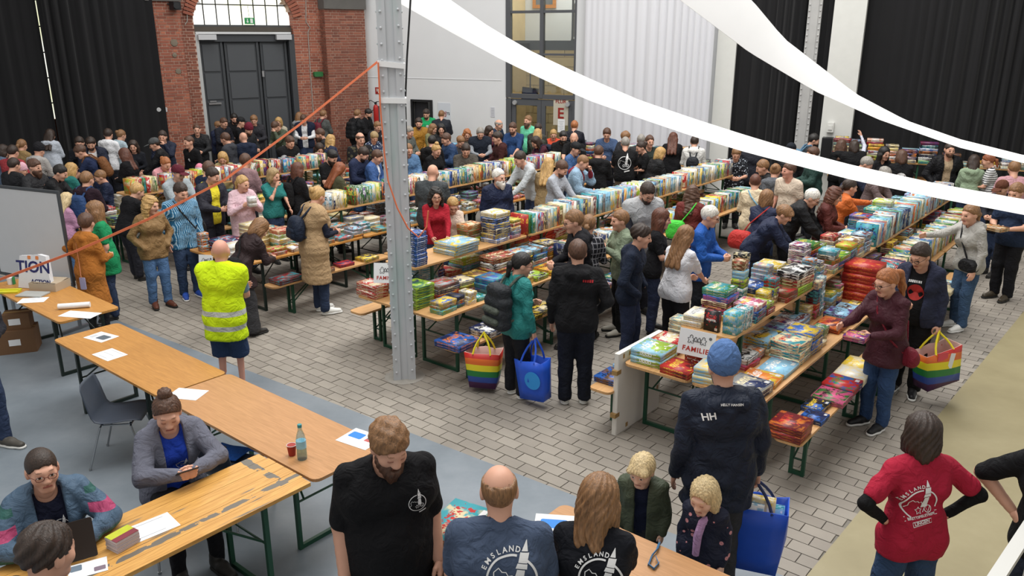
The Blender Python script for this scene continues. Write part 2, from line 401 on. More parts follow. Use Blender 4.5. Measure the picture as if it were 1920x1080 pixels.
# framed picture, monitor, loudspeaker, notices behind or on the glass
def tagbox(name, mbx, mats, F, label, cat, group=None, smooth=False):
    o = mbx.build(name, mats, smooth=smooth); place(o, F); return tag(o, label, cat, group)
def plane_at(px, py, off):
    """point on a plane parallel to the white wall, off metres behind it"""
    n = Vector((-WD.y, WD.x, 0)); o = CO+n*off; r = ray(px, py); k = (o.x*n.x+o.y*n.y)/(r.x*n.x+r.y*n.y); q = r*k
    return ((q.x-CO.x)*WD.x+(q.y-CO.y)*WD.y, CAM_H+q.z)
x0, z1 = plane_at(999, -14, 2.85); x1, z0 = plane_at(1042, 15, 2.85)
pf = thing('picture_frame', 'orange wooden picture frame hanging high behind the glass front', 'picture frame'); place(pf, FW)
mb = MB(); t_ = .1
for a0, a1, b0, b1 in ((x0, x1, z0, z0+t_), (x0, x1, z1-t_, z1), (x0, x0+t_, z0+t_, z1-t_), (x1-t_, x1, z0+t_, z1-t_)): mb.box(((a0+a1)/2, 2.86, (b0+b1)/2), (a1-a0, .05, b1-b0))
mb.build('frame', wood_mat('orange_wood', 'b8742f', 'd08b40'), pf)
mb = MB(); mb.box(((x0+x1)/2, 2.87, (z0+z1)/2), (x1-x0-2*t_, .02, z1-z0-2*t_)); mb.build('picture', mat('grey_picture', '6b7276', .6, var=.4, vscale=3), pf)
x0, z1 = plane_at(979, 164, 1.6); x1, z0 = plane_at(1008, 198, 1.6)
tv = thing('monitor', 'flat screen hanging tilted behind the glass door', 'monitor'); place(tv, FW)
mb = MB(); mb.box(((x0+x1)/2, 1.6, (z0+z1)/2), (x1-x0, .07, z1-z0), Ry(math.radians(5))); mb.build('casing', mat('black_plastic', '1c1d20', .4), tv)
mb = MB(); mb.box(((x0+x1)/2, 1.555, (z0+z1)/2), (x1-x0-.06, .01, z1-z0-.06), Ry(math.radians(5))); mb.build('screen', mat('blue_screen', '2b3656', .15, var=.6, vscale=5), tv)
mb = MB(); mb.tube([((x0+x1)/2, 1.62, z1), ((x0+x1)/2, 1.62, zs0)], .02); mb.build('bracket', M_dark2, tv)
x0, z1 = plane_at(977, 81, 1.1); x1, z0 = plane_at(991, 92, 1.1)
mb = MB(); mb.box(((x0+x1)/2, 1.1, (z0+z1)/2), (x1-x0, .16, z1-z0)); tagbox('loudspeaker', mb, mat('black_plastic', '1c1d20', .4), FW, 'small black loudspeaker fixed to the grey beam behind the glass', 'loudspeaker')
# sign with the letter E on the right door pane, notice under it
M_paper = mat('white_paper', 'e6e8ea', .7, var=.03); M_red = mat('red_print', '8e2620', .6, var=.05); M_ink = mat('black_print', '17181b', .6, var=.0)
def tpos(px, py): return wW(px, py)
xe, ze = tpos(1051, 208)
sg = thing('door_sign', 'paper sign with a red letter E on the right glass door', 'sign'); place(sg, FW)
mb = MB(); mb.box((xe, .015, ze), (.44, .006, .78)); mb.build('sheet', mat('pale_grey_sheet', 'b9b3a4', .7, var=.02), sg)
RF = Rx(math.pi/2)
text_obj('lettering', 'E', .40, M_red, sg, (xe, .010, ze-.08), RF); text_obj('lettering', 'FLUR', .14, M_red, sg, (xe, .010, ze+.25), RF)
xe2, ze2 = tpos(1052, 236)
nt_ = thing('door_notice', 'white printed notice below the E sign on the glass door', 'notice'); place(nt_, FW)
mb = MB(); mb.box((xe2, .014, ze2), (.21, .006, .36)); mb.build('sheet', M_paper, nt_)
for k in range(6):
    mb = MB(); mb.box((xe2-.01*(k % 2), .010, ze2+.12-k*.045), (.15-.03*(k % 3), .001, .008)); mb.build('print_line', mat('grey_print', '8b8f96', .7, var=0), nt_)
# posters on the white wall
xp, zp = tpos(833, 213)
ps = thing('wall_poster', 'large pale poster with red and black lettering on the white wall', 'poster'); place(ps, FW)
mb = MB(); mb.box((xp, -.008, zp), (.42, .01, .62)); mb.build('sheet', mat('pale_poster', 'cdd2da', .7, var=.03), ps)
text_obj('lettering', 'DJ', .17, M_red, ps, (xp+.0, -.015, zp-.0), RF); text_obj('lettering', 'TS', .10, M_ink, ps, (xp+.14, -.015, zp+.0), RF)
xp, zp = tpos(924, 210)
ps = thing('wall_notice', 'small grey notice sheet on the white wall beside the glass front', 'notice'); place(ps, FW)
mb = MB(); mb.box((xp, -.006, zp), (.13, .008, .28)); mb.build('sheet', mat('grey_sheet', 'c9cbd2', .7, var=.1, vscale=30), ps)
for k in range(5):
    mb = MB(); mb.box((xp, -.011, zp+.09-k*.045), (.09, .001, .01)); mb.build('print_line', mat('grey_print', '8b8f96', .7, var=0), ps)
# ---- curtains
def curtain(name, F, x0, x1, z0, z1, y, m, label, amp=.07, wl=.28, seed=1, lean0=0., lean1=0., kind='thing'):
    r = random.Random(seed); xs = []; x = x0
    n = int((x1-x0)/.035)+2; ph = 0; pts = []
    for i in range(n):
        x = x0+(x1-x0)*i/(n-1); ph += .035*2*math.pi/wl*(.6+.8*abs(math.sin(i*.013*seed+seed)))
        pts.append((x, y+amp*(math.sin(ph)+.35*math.sin(2.3*ph+seed))*(.6+.4*math.sin(i*.05+seed*2))))
    rows = [z0+(z1-z0)*k/5 for k in range(6)]
    V = []; F_ = []
    for side in (0, .012):
        for k, z in enumerate(rows):
            f = k/5; amp2 = 1-.15*f
            for i, (px_, py_) in enumerate(pts):
                l = lean0*(1-i/(n-1))+lean1*(i/(n-1))
                V.append((px_+l*(z-z0), y+(py_-y)*amp2+.01*math.sin(3*f+i*.2)+side, z))
    R_ = len(rows)
    for k in range(R_-1):
        for i in range(n-1):
            a = k*n+i; F_.append((a, a+1, a+n+1, a+n)); b = R_*n+k*n+i; F_.append((b+n, b+n+1, b+1, b))
    for k in range(R_-1):
        for i in (0, n-1):
            a = k*n+i; b = R_*n+a; F_.append((a, a+n, b+n, b))
    me = mesh_np(name, V, F_, [m]); me.polygons.foreach_set('use_smooth', np.ones(len(me.polygons), bool))
    o = link(name, me); place(o, F); return tag(o, label, 'curtain')
curtain('stage_curtain', FW, tpe+.02, wW(1497, 150)[0], .03, HW, .1, M_black, 'tall black stage curtain between white curtain and grey steel column', .06, .24, 3)
curtain('stage_curtain', FW, wW(1533, 150)[0]+.05, wW(1556, 150)[0]+.2, .03, HW, .2, M_black, 'narrow strip of black curtain between steel column and white pier', .05, .24, 4)
curtain('stage_curtain', FW, wW(1600, 150)[0]-.1, 21., .03, HW, .15, M_black, 'wide black stage curtain filling the wall right of the white pier', .07, .26, 5)
def fabric_white():
    m, nt, b = new_mat('white_voile'); b.inputs['Base Color'].default_value = (*lin('d0d1d6'), 1); b.inputs['Roughness'].default_value = .8
    b.inputs['Subsurface Weight'].default_value = .0; b.inputs['Sheen Weight'].default_value = .2; return m
M_voile = fabric_white()
curtain('white_curtain', FW, tc0, tc1, .03, HW, -.28, M_voile, 'floor length white curtain hanging in fine folds beside the glass front', .05, .2, 2)
# pier and rear column on the right
x0, _ = wW(1553, 130); x1, _ = wW(1612, 130)
mb = MB(); mb.box(((x0+x1)/2, -.05, HW/2), (x1-x0, .45, HW)); tag(place(mb.build('trim_3', M_pier), FW), kind='structure')
M_steel = mat('grey_column_paint', 'a9a9a8', .55, var=.12, vscale=4, bump=.1)
x0, _ = wW(1502, 130); x1, _ = wW(1536, 130)
c2 = thing('steel_column', 'grey riveted steel column in front of the black curtains at the back', 'column'); place(c2, FW)
mb = MB(); xc = (x0+x1)/2; mb.box((xc, -.25, HW/2), (.3, .12, HW)); mb.box((xc, -.32, HW/2), (.16, .03, HW)); mb.build('shaft', M_steel, c2)
mb = MB()
for k in range(60):
    for sx in (-.12, .12): mb.lathe([(.022, 0), (.018, .012), (.006, .018)], 6, (xc+sx, -.31, .2+k*.135), Rx(math.pi/2))
mb.build('rivets', M_steel, c2)
x0, z1 = wW(1547, 247); x1, z0 = wW(1560, 293)
mb = MB(); mb.box((x0+.12, -.5, (z0+z1)/2-.1), (.24, .28, .62)); mb.box((x0+.12, -.645, (z0+z1)/2-.1), (.2, .01, .58)); mb.box((x0+.12, -.32, (z0+z1)/2-.1), (.06, .12, .1))
tagbox('loudspeaker', mb, mat('black_plastic', '1c1d20', .4), FW, 'black loudspeaker box mounted on the white pier', 'loudspeaker')
x0, z1 = wW(1551, 236)
mb = MB(); mb.box((x0+.1, -.33, z1), (.15, .1, .22)); mb.box((x0+.1, -.39, z1), (.09, .02, .1)); tagbox('junction_box', mb, M_pier, FW, 'small pale junction box on the white pier above the loudspeaker', 'box')
# ---- brick wall with arched gateway (local x negative to the left of the far corner)
xdl, zdt = wB(366, 62); xdr, _ = wB(552, 62); xp0, _ = wB(287, 130); xp1, _ = wB(345, 130); xr0, _ = wB(607, 130)
_, zfl = wB(455, 50); xcm = (xdl+xdr)/2; hw_ = (xdr-xdl)/2; rise = 1.08
Ra = (hw_*hw_+rise*rise)/(2*rise); zc_ = zfl+.25+rise-Ra
def arch_z(x): return zc_+math.sqrt(max(Ra*Ra-(x-xcm)**2, 0)) if abs(x-xcm) < hw_ else 0
wb = tag(bpy.data.objects.new('wall_left', None), kind='structure'); COL.objects.link(wb); place(wb, FB)
# backing with the opening cut as strips
mb = MB(); n_ = 28
mb.box(((xp0+xdl)/2-.1, .25, HW/2), (xdl-xp0+.2, .4, HW)); mb.box(((xdr)/2, .25, HW/2), (-xdr, .4, HW))
for k in range(n_):
    a_ = xdl+(xdr-xdl)*k/n_; b_ = xdl+(xdr-xdl)*(k+1)/n_; zz = arch_z((a_+b_)/2); mb.box(((a_+b_)/2, .25, (zz+HW)/2), (b_-a_, .4, HW-zz))
mb.box(((xp0+xp1)/2, -.1, HW/2), (xp1-xp0, .3, HW)); mb.box((xr0/2, -.14, HW/2), (-xr0, .38, HW))
mb.build('mortar_bed', M_mortar, wb)
bricks = []   # (x, y front, z, length, depth, R, dark)
def lay(x0, x1, z0, z1, y, ok=lambda x, z, l: True, dark=0):
    j = int(z0/.076)
    while j*.076 < z1:
        z = j*.076+.038; x = x0+(0 if j % 2 else -.06)
        while x < x1:
            l = .238 if (j % 2 == 0 or rnd.random() < .3) else .113
            a, b = max(x, x0), min(x+l, x1)
            if b-a > .03 and ok((a+b)/2, z, b-a): bricks.append(((a+b)/2, y, z, b-a-.002, dark))
            x += l+.012
        j += 1
ZB0, ZB1 = .1, wB(455, -8)[1]
lay(xp0, xp1, ZB0, wB(315, 3)[1], -.262)                                       # left pilaster
outside = lambda x, z, l: z > arch_z(x-l/2)+.30 and z > arch_z(x+l/2)+.30
lay(xp1, xdl, ZB0, ZB1, .042, outside, 1); lay(xdr, xr0, ZB0, ZB1, .042, outside)
lay(xdl, xdr, zfl, ZB1+.1, .042, outside)
lay(xr0, -.0, ZB0, wB(645, 18)[1], -.342, dark=1)                               # right pilaster
lay_side = []
def dist_w(b): p = FB @ Vector((b[0], b[1], b[2])); return p.length
vis = [b for b in bricks if b[2] > 1.9]
vis.sort(key=lambda b: -b[3]); keep = set(id(b) for b in vis[:270])
mb1, mb2 = MB(), MB(); cache = {}; zq_top = wB(645, 18)[1]
for b in bricks:
    x, y, z, l, dk = b
    yy = y+rnd.uniform(-.004, .003)
    if id(b) in keep:
        key = (round(l, 2), dk)
        if key not in cache:
            q = MB(); q.box((0, .04, 0), (round(l, 2)-.004, .08, .059)); cache[key] = mesh_np('brick', q.V, q.F, [M_brick2 if dk else M_brick])
        link('brick', cache[key], wb, (x, yy, z))
    else: (mb2 if dk else mb1).box((x, yy+.04, z), (l-.004, .08, .059))
for xq, y0_, y1_, mbq in ((xr0, -.345, .04, mb2), (xp1, -.265, .04, mb2), (xdr-.0, .06, .4, mb1)):
    for j in range(int(zq_top/.076)):
        yy = y0_+(-.06 if j % 2 else 0.)
        while yy < y1_:
            a_, b_ = max(yy, y0_), min(yy+.2, y1_)
            if b_-a_ > .04: mbq.box((xq, (a_+b_)/2, j*.076+.038), (.03, b_-a_-.012, .059))
            yy += .212
tag(mb1.build('brick_field', M_brick, wb), kind='stuff'); tag(mb2.build('brick_field', M_brick2, wb), kind='stuff')
# voussoirs of the arch (two rings)
nv = 44; amax = math.asin(min(1, hw_/Ra))
for ring in (0,):
    for k in range(nv):
        a = -amax+2*amax*(k+.5)/nv; r_ = Ra+.14
        q = (xcm+r_*math.sin(a), .02, zc_+r_*math.cos(a))
        if 'v' not in cache:
            v = MB(); v.box((0, 0, 0), (2*amax*Ra/nv-.012, .1, .27)); cache['v'] = mesh_np('brick', v.V, v.F, [M_brick])
        link('brick', cache['v'], wb, q, (0, a, 0))
mb = MB()
zq1 = wB(315, 3)[1]; zq2 = wB(645, 18)[1]; mb.box(((xp0+xp1)/2, -.12, zq1+.4), (xp1-xp0+.1, .42, .8)); mb.box((xr0/2, -.16, zq2+.4), (-xr0+.06, .5, .8)); mb.build('stone_cap', mat('weathered_stone', '5d5b58', .9, var=.3, vscale=3), wb)
for (px_, py_, s_) in ((322, 80, .2), (323, 103, .13), (330, 133, .16)):
    x_, z_ = wB(px_, py_); mb = MB(); mb.lathe([(s_/2, 0), (s_/2.2, .02), (s_/6, .025)], 7, (x_, -.262, z_), Rx(math.pi/2)); mb.build('anchor_patch', mat('weathered_stone', '7a7062', .9, var=.3, vscale=9), wb)
# fanlight window
fl = tag(bpy.data.objects.new('window_2', None), kind='structure'); COL.objects.link(fl); place(fl, FB)
def self_lit_glass():  # panes glow by emission in place of daylight, yellow-green noise for foliage outside
    m, nt, b = new_mat('emissive_window_glass'); L = nt.links; g = N(nt, 'ShaderNodeNewGeometry'); n = N(nt, 'ShaderNodeTexNoise'); n.inputs['Scale'].default_value = .9; L.new(g.outputs['Position'], n.inputs['Vector'])
    r = N(nt, 'ShaderNodeValToRGB'); e = r.color_ramp.elements; e[0].position = .42; e[0].color = (1, 1, .97, 1); e[1].position = .62; e[1].color = (.93, .95, .62, 1); L.new(n.outputs['Fac'], r.inputs[0]); L.new(r.outputs[0], b.inputs['Emission Color']); b.inputs['Emission Strength'].default_value = 1.0
    b.inputs['Base Color'].default_value = (.8, .82, .75, 1); b.inputs['Roughness'].default_value = .3; return m
M_pane = self_lit_glass()
nx = 8; zr = zfl+.58; xs_ = [xdl+(xdr-xdl)*k/nx for k in range(nx+1)]
mb = MB(); mb.box((xcm, .3, zfl+.02), (xdr-xdl, .08, .06)); mb.build('sill_bar', M_dark, fl)
for k in range(1, nx):
    zt = arch_z(xs_[k]); mb = MB(); mb.box((xs_[k], .3, (zfl+zt)/2), (.028, .05, zt-zfl)); mb.build('glazing_bar', mat('black_bar', '2b2b28', .6), fl)
xo = math.sqrt(max(Ra*Ra-(zr-zc_)**2, 0)); mb = MB(); mb.box((xcm, .3, zr), (2*xo, .05, .028)); mb.build('glazing_bar', mat('black_bar', '2b2b28', .6), fl)
for k in range(nx):
    a_, b_ = xs_[k]+.016, xs_[k+1]-.016
    for z0f, top in ((zfl+.05, 0), (zr+.016, 1)):
        P = [(a_, z0f)]; P.append((b_, z0f)); ok_ = False
        up = []
        for q in range(6):
            x = b_+(a_-b_)*q/5; z = arch_z(x)-.01
            if not top: z = min(z, zr-.016)
            up.append((x, z))
        up = [(x, z) for x, z in up if z > z0f+.01]
        if len(up) >= 2: mb = MB(); mb.prism(P+up if len(up) == 6 else ([p for p in P if arch_z(p[0])-.01 > z0f] + up), .29, .302, Matrix(((1, 0, 0), (0, 0, 1), (0, 1, 0)))); mb.build('pane', M_pane, fl)
# green exit pictogram hanging in the fanlight
x_, z_ = wB(472, 39)
ex = thing('exit_sign', 'green emergency exit sign hanging in the arched window', 'sign'); place(ex, FB)
M_green = mat('exit_green', '2f8f55', .5, var=.03); M_wh = mat('sign_white', 'dfe8e0', .5, var=0)
mb = MB(); mb.box((x_, .2, z_), (.27, .03, .17)); mb.build('panel', M_green, ex)
mb = MB(); mb.prism([(0, -.06), (.035, -.01), (.012, -.01), (.012, .055), (-.012, .055), (-.012, -.01), (-.035, -.01)], .0, .002, RF, (x_-.06, .183, z_)); mb.build('arrow', M_wh, ex)
mb = MB(); mb.box((x_+.055, .183, z_), (.07, .002, .12)); mb.build('door_symbol', M_wh, ex)
mb = MB(); mb.tube([(x_, .2, z_+.08), (x_, .24, z_+.4)], .006); mb.build('hanger', M_dark, ex)
# gateway door: three leaves with panels
gate = tag(bpy.data.objects.new('door_3', None), kind='structure'); COL.objects.link(gate); place(gate, FB)
M_leaf = mat('anthracite_door', '4a4d51', .55, var=.05); M_leaf2 = mat('anthracite_rail', '3c3f43', .55, var=.05)
mb = MB(); mb.box((xcm, .28, zfl-.1), (xdr-xdl, .2, .2)); mb.build('lintel', mat('brown_beam', '4b463f', .7, var=.15), gate)
_, ztop = wB(455, 64)
mb = MB(); mb.box((xcm-.02, .12, ztop+.03), (xdr-xdl-.1, .06, .06)); mb.build('light_strip_rail', mat('pale_rail', 'c6c8c9', .5, var=0), gate)
mb = MB(); mb.box((xdl+.05, .12, ztop/2), (.09, .08, ztop)); mb.build('pale_jamb', mat('pale_rail', 'b4b6b6', .5, var=.05), gate)
mb = MB(); mb.box((xdr-.06, .16, ztop/2), (.2, .2, ztop)); mb.build('dark_jamb', M_leaf2, gate)
mb = MB(); mb.box((xcm, .2, ztop-.1), (xdr-xdl-.25, .1, .2)); mb.build('head_rail', M_leaf2, gate)
mb = MB(); mb.box((xcm, .36, ztop/2), (xdr-xdl-.1, .04, ztop)); mb.build('gap_light_block', M_leaf2, gate)  # dark panel added to block outside brightness in the gaps between leaves
xa = [xdl+.1, wB(428, 130)[0], wB(495, 130)[0], xdr-.16]
zt = ztop-.2; _, zr1 = wB(455, 135); _, zr2 = wB(455, 187)
for k in range(3):
    a_, b_ = xa[k]+.02, xa[k+1]-.02
    mb = MB(); mb.box(((a_+b_)/2, .27, zt/2), (b_-a_, .05, zt)); leaf = mb.build('door_leaf', M_leaf2, gate)
    for z0_, z1_ in ((.1, zr2-.03), (zr2+.03, zr1-.03), (zr1+.03, zt-.08)):
        mb = MB(); mb.box(((a_+b_)/2-.03, .235, (z0_+z1_)/2), (b_-a_-.2, .03, z1_-z0_)); mb.build('panel', M_leaf, leaf)
    mb = MB(); mb.box((b_-.05, .225, zt/2), (.06, .05, zt-.02)); mb.build('stile', M_leaf2, leaf)
    if k == 0:
        x_, z_ = wB(407, 195); mb = MB(); mb.box((x_, .19, z_), (.34, .05, .05)); mb.build('push_bar', mat('steel', 'b9bbbd', .3, 1., var=0), leaf)
        mb = MB(); mb.box((x_-.05, .19, z_+.06), (.18, .05, .04)); mb.build('latch_case', mat('steel', 'b9bbbd', .3, 1., var=0), leaf)
    if k == 1:
        x_, z_ = wB(497, 139); mb = MB(); mb.box((x_, .18, z_), (.06, .05, .16)); mb.build('lock_case', mat('steel', 'b9bbbd', .3, 1., var=0), leaf)
for (p0, p1) in ((372, 406), (519, 547)):
    x0, z_ = wB(p0, 69); x1, _ = wB(p1, 69); mb = MB(); mb.box(((x0+x1)/2, .06, z_-.01), (x1-x0, .12, .14)); mb.build('door_operator', mat('silver_case', 'c3c5c8', .4, .3, var=0), gate)
for x0, x1, z0, z1 in ((-22., xp0-.05, 0., HW),):
    xs0, _ = wB(60, 40); xs1, _ = wB(92, 40)
    mb = MB(); mb.box(((x0+xs0)/2, .45, HW/2), (xs0-x0, .3, HW)); mb.box(((xs1+x1)/2, .45, HW/2), (x1-xs1, .3, HW)); mb.box(((xs0+xs1)/2, .45, .9), (xs1-xs0, .3, 1.8))
    tag(place(mb.build('wall_left', M_brick), FB), kind='structure')
wn = tag(bpy.data.objects.new('window_3', None), kind='structure'); COL.objects.link(wn); place(wn, FB)
mb = MB(); mb.box(((xs0+xs1)/2, .45, 5.1), (xs1-xs0, .015, 6.6)); mb.build('pane', M_pane, wn)
for k in range(9): mb = MB(); mb.box(((xs0+xs1)/2, .43, 2.2+k*.62), (xs1-xs0, .04, .03)); mb.build('glazing_bar', mat('black_bar', '2b2b28', .6), wn)
xg, zgp = wB(104, 235); xt, ztp = wB(66, 0); lean = (xt-xg)/(ztp-zgp)
curtain('stage_curtain', FB, -21, xg-.02, .03, HW, -.15, M_black, 'black stage curtain at the far left edge beside the bright window slit', .08, .35, 6, 0, lean*.45)
curtain('stage_curtain', FB, xg+.0, xp0+.12, .03, HW, -.32, M_black, 'black stage curtain between the bright window slit and the brick pilaster', .07, .3, 7, lean*.22, 0)
# small fittings on the brick wall
x_, z_ = wB(321, 12); mb = MB(); mb.box((x_, -.42, z_), (.2, .22, .2), Rz(.3)); mb.tube([(x_-.16, -.3, z_+.05), (x_, -.4, z_+.02)], .02); mb.lathe([(.07, 0), (.08, .06)], 10, (x_, -.53, z_), Rx(math.pi/2))
tagbox('spotlight', mb, mat('black_plastic', '1c1d20', .4), FB, 'black spotlight on the left brick pilaster beside the arch', 'spotlight')
x_, z_ = wB(596, 139); mb = MB(); mb.prism(rrect(.27, .14, .03), 0, .12, RF, (x_, .04, z_)); tagbox('emergency_lamp', mb, mat('green_case', '2c6b3a', .5), FB, 'green emergency lamp on the brick wall right of the arched door', 'lamp')
for (px_, lab) in ((293, 'round grey switch box at the lower left brick pilaster'), (305, 'square grey socket box at the lower left brick pilaster')):
    x_, z_ = wB(px_, 204); mb = MB()
    if px_ == 293: mb.lathe([(.06, 0), (.055, .05)], 12, (x_, -.262, z_), Rx(math.pi/2))
    else: mb.prism(rrect(.1, .12, .02), 0, .05, RF, (x_, -.262, z_))
    tagbox('socket_box', mb, mat('grey_plastic', 'b6b7b8', .5), FB, lab, 'socket')
def pipe(name, F, pts, r, m, label, cat): mb = MB(); mb.tube(pts, r, 6); o = mb.build(name, m, smooth=True); place(o, F); return tag(o, label, cat)
M_cable = mat('grey_conduit', '9d9a94', .6)
x_, z_ = wB(293, 210); pipe('wall_cable', FB, [(x_, -.28, z_), (x_+.02, -.28, z_-.5), (x_+.05, -.28, 1.2)], .012, M_cable, 'thin grey cable running down the left brick pilaster', 'cable')
P = [wB(574, -10), (wB(574, 40)), wB(582, 52), wB(578, 60), wB(582, 130), wB(588, 215)]
pipe('wall_cable', FB, [(x, .02, z) for x, z in P], .012, M_cable, 'pale conduit with a kink running down right of the arched door', 'cable')
P = [wB(351, -10), wB(351, 40), wB(347, 46)]
pipe('wall_cable', FB, [(x, .0, z) for x, z in P], .012, M_cable, 'short conduit at the top left of the arch', 'cable')
# fire extinguisher with its sign, on the white wall by the corner
x_, z_ = wW(707, 214)
x_ += .05
fe = thing('fire_extinguisher', 'red fire extinguisher hanging on the white wall by the brick pilaster', 'fire extinguisher'); place(fe, FW)
mb = MB(); mb.lathe([(.0, -.3), (.075, -.29), (.08, -.25), (.08, .2), (.06, .27), (.025, .3)], 14, (x_, -.12, z_)); mb.build('cylinder', mat('extinguisher_red', 'a8201d', .35), fe, smooth=True)
mb = MB(); mb.box((x_, -.12, z_+.34), (.06, .05, .07)); mb.tube([(x_+.02, -.12, z_+.38), (x_+.16, -.12, z_+.4)], .012); mb.build('valve', mat('black_plastic', '1c1d20', .4), fe)
mb = MB(); mb.tube([(x_-.03, -.12, z_+.36)]+[(x_-.16+.12*math.cos(a), -.14, z_+.26+.16*math.sin(a)) for a in [.9+.45*k for k in range(11)]], .012, 6); mb.build('hose', mat('black_plastic', '1c1d20', .4), fe)
mb = MB(); mb.box((x_, -.02, z_), (.1, .04, .5)); mb.build('bracket', M_dark, fe)
x_, z_ = wW(709, 170)
fs = thing('extinguisher_sign', 'square red fire extinguisher sign above the extinguisher', 'sign'); place(fs, FW)
mb = MB(); mb.box((x_, -.006, z_), (.2, .008, .2)); mb.build('panel', mat('sign_red', '9c2320', .5), fs)
mb = MB(); mb.box((x_+.03, -.012, z_-.01), (.045, .002, .13)); mb.box((x_-.03, -.012, z_+.02), (.03, .002, .09)); mb.build('symbol', M_wh, fs)
# ---- riveted column in the foreground
colm = thing('steel_column', 'pale grey riveted steel column standing on the paving in the middle', 'column', (-1.26, 8.66, 0), math.radians(8))
def column_paint():
    m, nt, b = new_mat('flaking_column_paint'); L = nt.links
    tc = N(nt, 'ShaderNodeTexCoord'); mp = N(nt, 'ShaderNodeMapping'); mp.inputs['Scale'].default_value = (3, 3, .5); L.new(tc.outputs['Object'], mp.inputs[0])
    n = N(nt, 'ShaderNodeTexNoise'); n.inputs['Scale'].default_value = 2.; n.inputs['Detail'].default_value = 6; L.new(mp.outputs[0], n.inputs['Vector'])
    r = N(nt, 'ShaderNodeValToRGB'); e = r.color_ramp.elements; e[0].position = .3; e[0].color = (*lin('a7b8b7'), 1); e[1].position = .5; e[1].color = (*lin('bcbfc3'), 1)
    L.new(n.outputs['Fac'], r.inputs[0]); L.new(r.outputs[0], b.inputs['Base Color']); b.inputs['Roughness'].default_value = .5
    return m
M_colp = column_paint()
mb = MB(); h = 7.5
mb.box((0, 0, h/2), (.255, .2, h)); mb.box((-.085, -.108, h/2), (.085, .016, h)); mb.box((.085, -.108, h/2), (.085, .016, h)); mb.build('shaft', M_colp, colm)
mb = MB()
for k in range(47):
    for sx in (-.09, .09): mb.lathe([(.0135, 0), (.012, .008), (.005, .012)], 7, (sx, -.116, .1+k*.158+(.02 if sx > 0 else 0)), Rx(math.pi/2))
for k in range(47):
    for sx in (-1, 1): mb.lathe([(.0135, 0), (.012, .008), (.005, .012)], 7, (sx*.1275, .05, .1+k*.158), Ry(sx*math.pi/2))
mb.build('rivets', M_colp, colm)
mb = MB(); mb.lathe([(.24, 0), (.2, .004), (.02, .006)], 11); mb.build('mortar_foot', mat('pale_mortar_smear', '96928b', .9, var=.2, vscale=12), colm)
M_tape = mat('white_tape', 'e9eaeb', .6, var=.03)
ctop = at(735, 112, 3.55); 
def band(z, tilt, h_):
    mb = MB(); mb.box((0, -.006, z), (.285, .25, h_), Ry(tilt)); return mb
for z_, tl, h_, lab in ((3.53, .1, .055, 'upper white cloth band tied around the riveted column'), (3.17, .03, .055, 'lower white cloth band tied around the riveted column')):
    o = band(z_, tl, h_).build('tape_band', M_tape); o.location = (-1.26, 8.66, 0); o.rotation_euler = (0, 0, math.radians(8)); tag(o, lab, 'tape')
# black cable hanging beside the column, orange ratchet strap
M_or = mat('orange_strap', 'd9744e', .7, var=.06)
def world_tube(name, pts, r, m, label, cat, n=6): mb = MB(); mb.tube(pts, r, n); return tag(mb.build(name, m, smooth=True), label, cat)
def pt(px, py, Y): r = ray(px, py); k = Y/r.y; return Vector((r.x*k, Y, CAM_H+r.z*k))
world_tube('hanging_cable', [pt(772, -40, 8.85), pt(768, 30, 8.85), pt(763, 110, 8.82), pt(760, 190, 8.8), pt(764, 330, 8.75), pt(769, 440, 8.72), pt(768, 500, 8.7)], .011, mat('black_cable', '1e1f22', .5), 'black cable hanging down the right side of the riveted column', 'cable')
def strap(pts, w_):
    mb = MB()
    for a, b in zip(pts[:-1], pts[1:]):
        R_ = basis(b-a, Vector((0, 1, .2))); mb.box((a+b)/2, ((b-a).length+.004, .004, w_), R_)
    return mb
sp = [pt(709, 115, 8.55), pt(560, 235, 7.9), pt(420, 338, 7.3), pt(280, 410, 6.8), pt(140, 472, 6.4), pt(0, 524, 6.05), pt(-140, 570, 5.75)]
tag(strap(sp, .021).build('tension_strap', M_or), 'taut orange strap running from the column down to the left', 'strap')
world_tube('orange_cord', [pt(709, 117, 8.5), pt(713, 200, 8.5), pt(721, 290, 8.48), pt(728, 340, 8.46), pt(745, 390, 8.44), pt(765, 428, 8.46), pt(785, 445, 8.5), pt(800, 425, 8.5), pt(803, 395, 8.5)], .009, M_or, 'orange cord looping loosely down the front of the column', 'cord')
# ---- white cloth streamers
M_cloth = mat('white_streamer_cloth', 'f4f4f4', .7, var=.02)
def interp(P, x):
    for (a, b), (c, d) in zip(P[:-1], P[1:]):
        if a <= x <= c: return b+(d-b)*(x-a)/(c-a)
    return P[0][1] if x < P[0][0] else P[-1][1]
def streamer(up, lo, Y0, Y1, x0, x1, label):
    n = 60; V = []; F_ = []
    for i in range(n+1):
        x = x0+(x1-x0)*i/n; f = i/n; Y = Y0+(Y1-Y0)*f
        yu = interp(up, x); yl = interp(lo, x)
        a = pt(x, yu, Y+.09); b = pt(x, yl, Y-.06); m_ = (a+b)/2+Vector((0, -.018, -.004)); a2 = a+Vector((0, .012, 0)); b2 = b+Vector((0, .012, 0)); m2 = m_+Vector((0, .012, 0))
        V += [a, m_, b, b2, m2, a2]
    for i in range(n):
        for k in range(6): F_.append((i*6+k, i*6+(k+1) % 6, (i+1)*6+(k+1) % 6, (i+1)*6+k))
    F_.append((5, 4, 3, 2, 1, 0)); F_.append(tuple(n*6+k for k in range(6)))
    me = mesh_np('cloth_streamer', V, F_, [M_cloth]); me.polygons.foreach_set('use_smooth', np.ones(len(me.polygons), bool))
    me.update(); me.set_sharp_from_angle(angle=math.radians(28)); o = link('cloth_streamer', me); return tag(o, label, 'streamer')
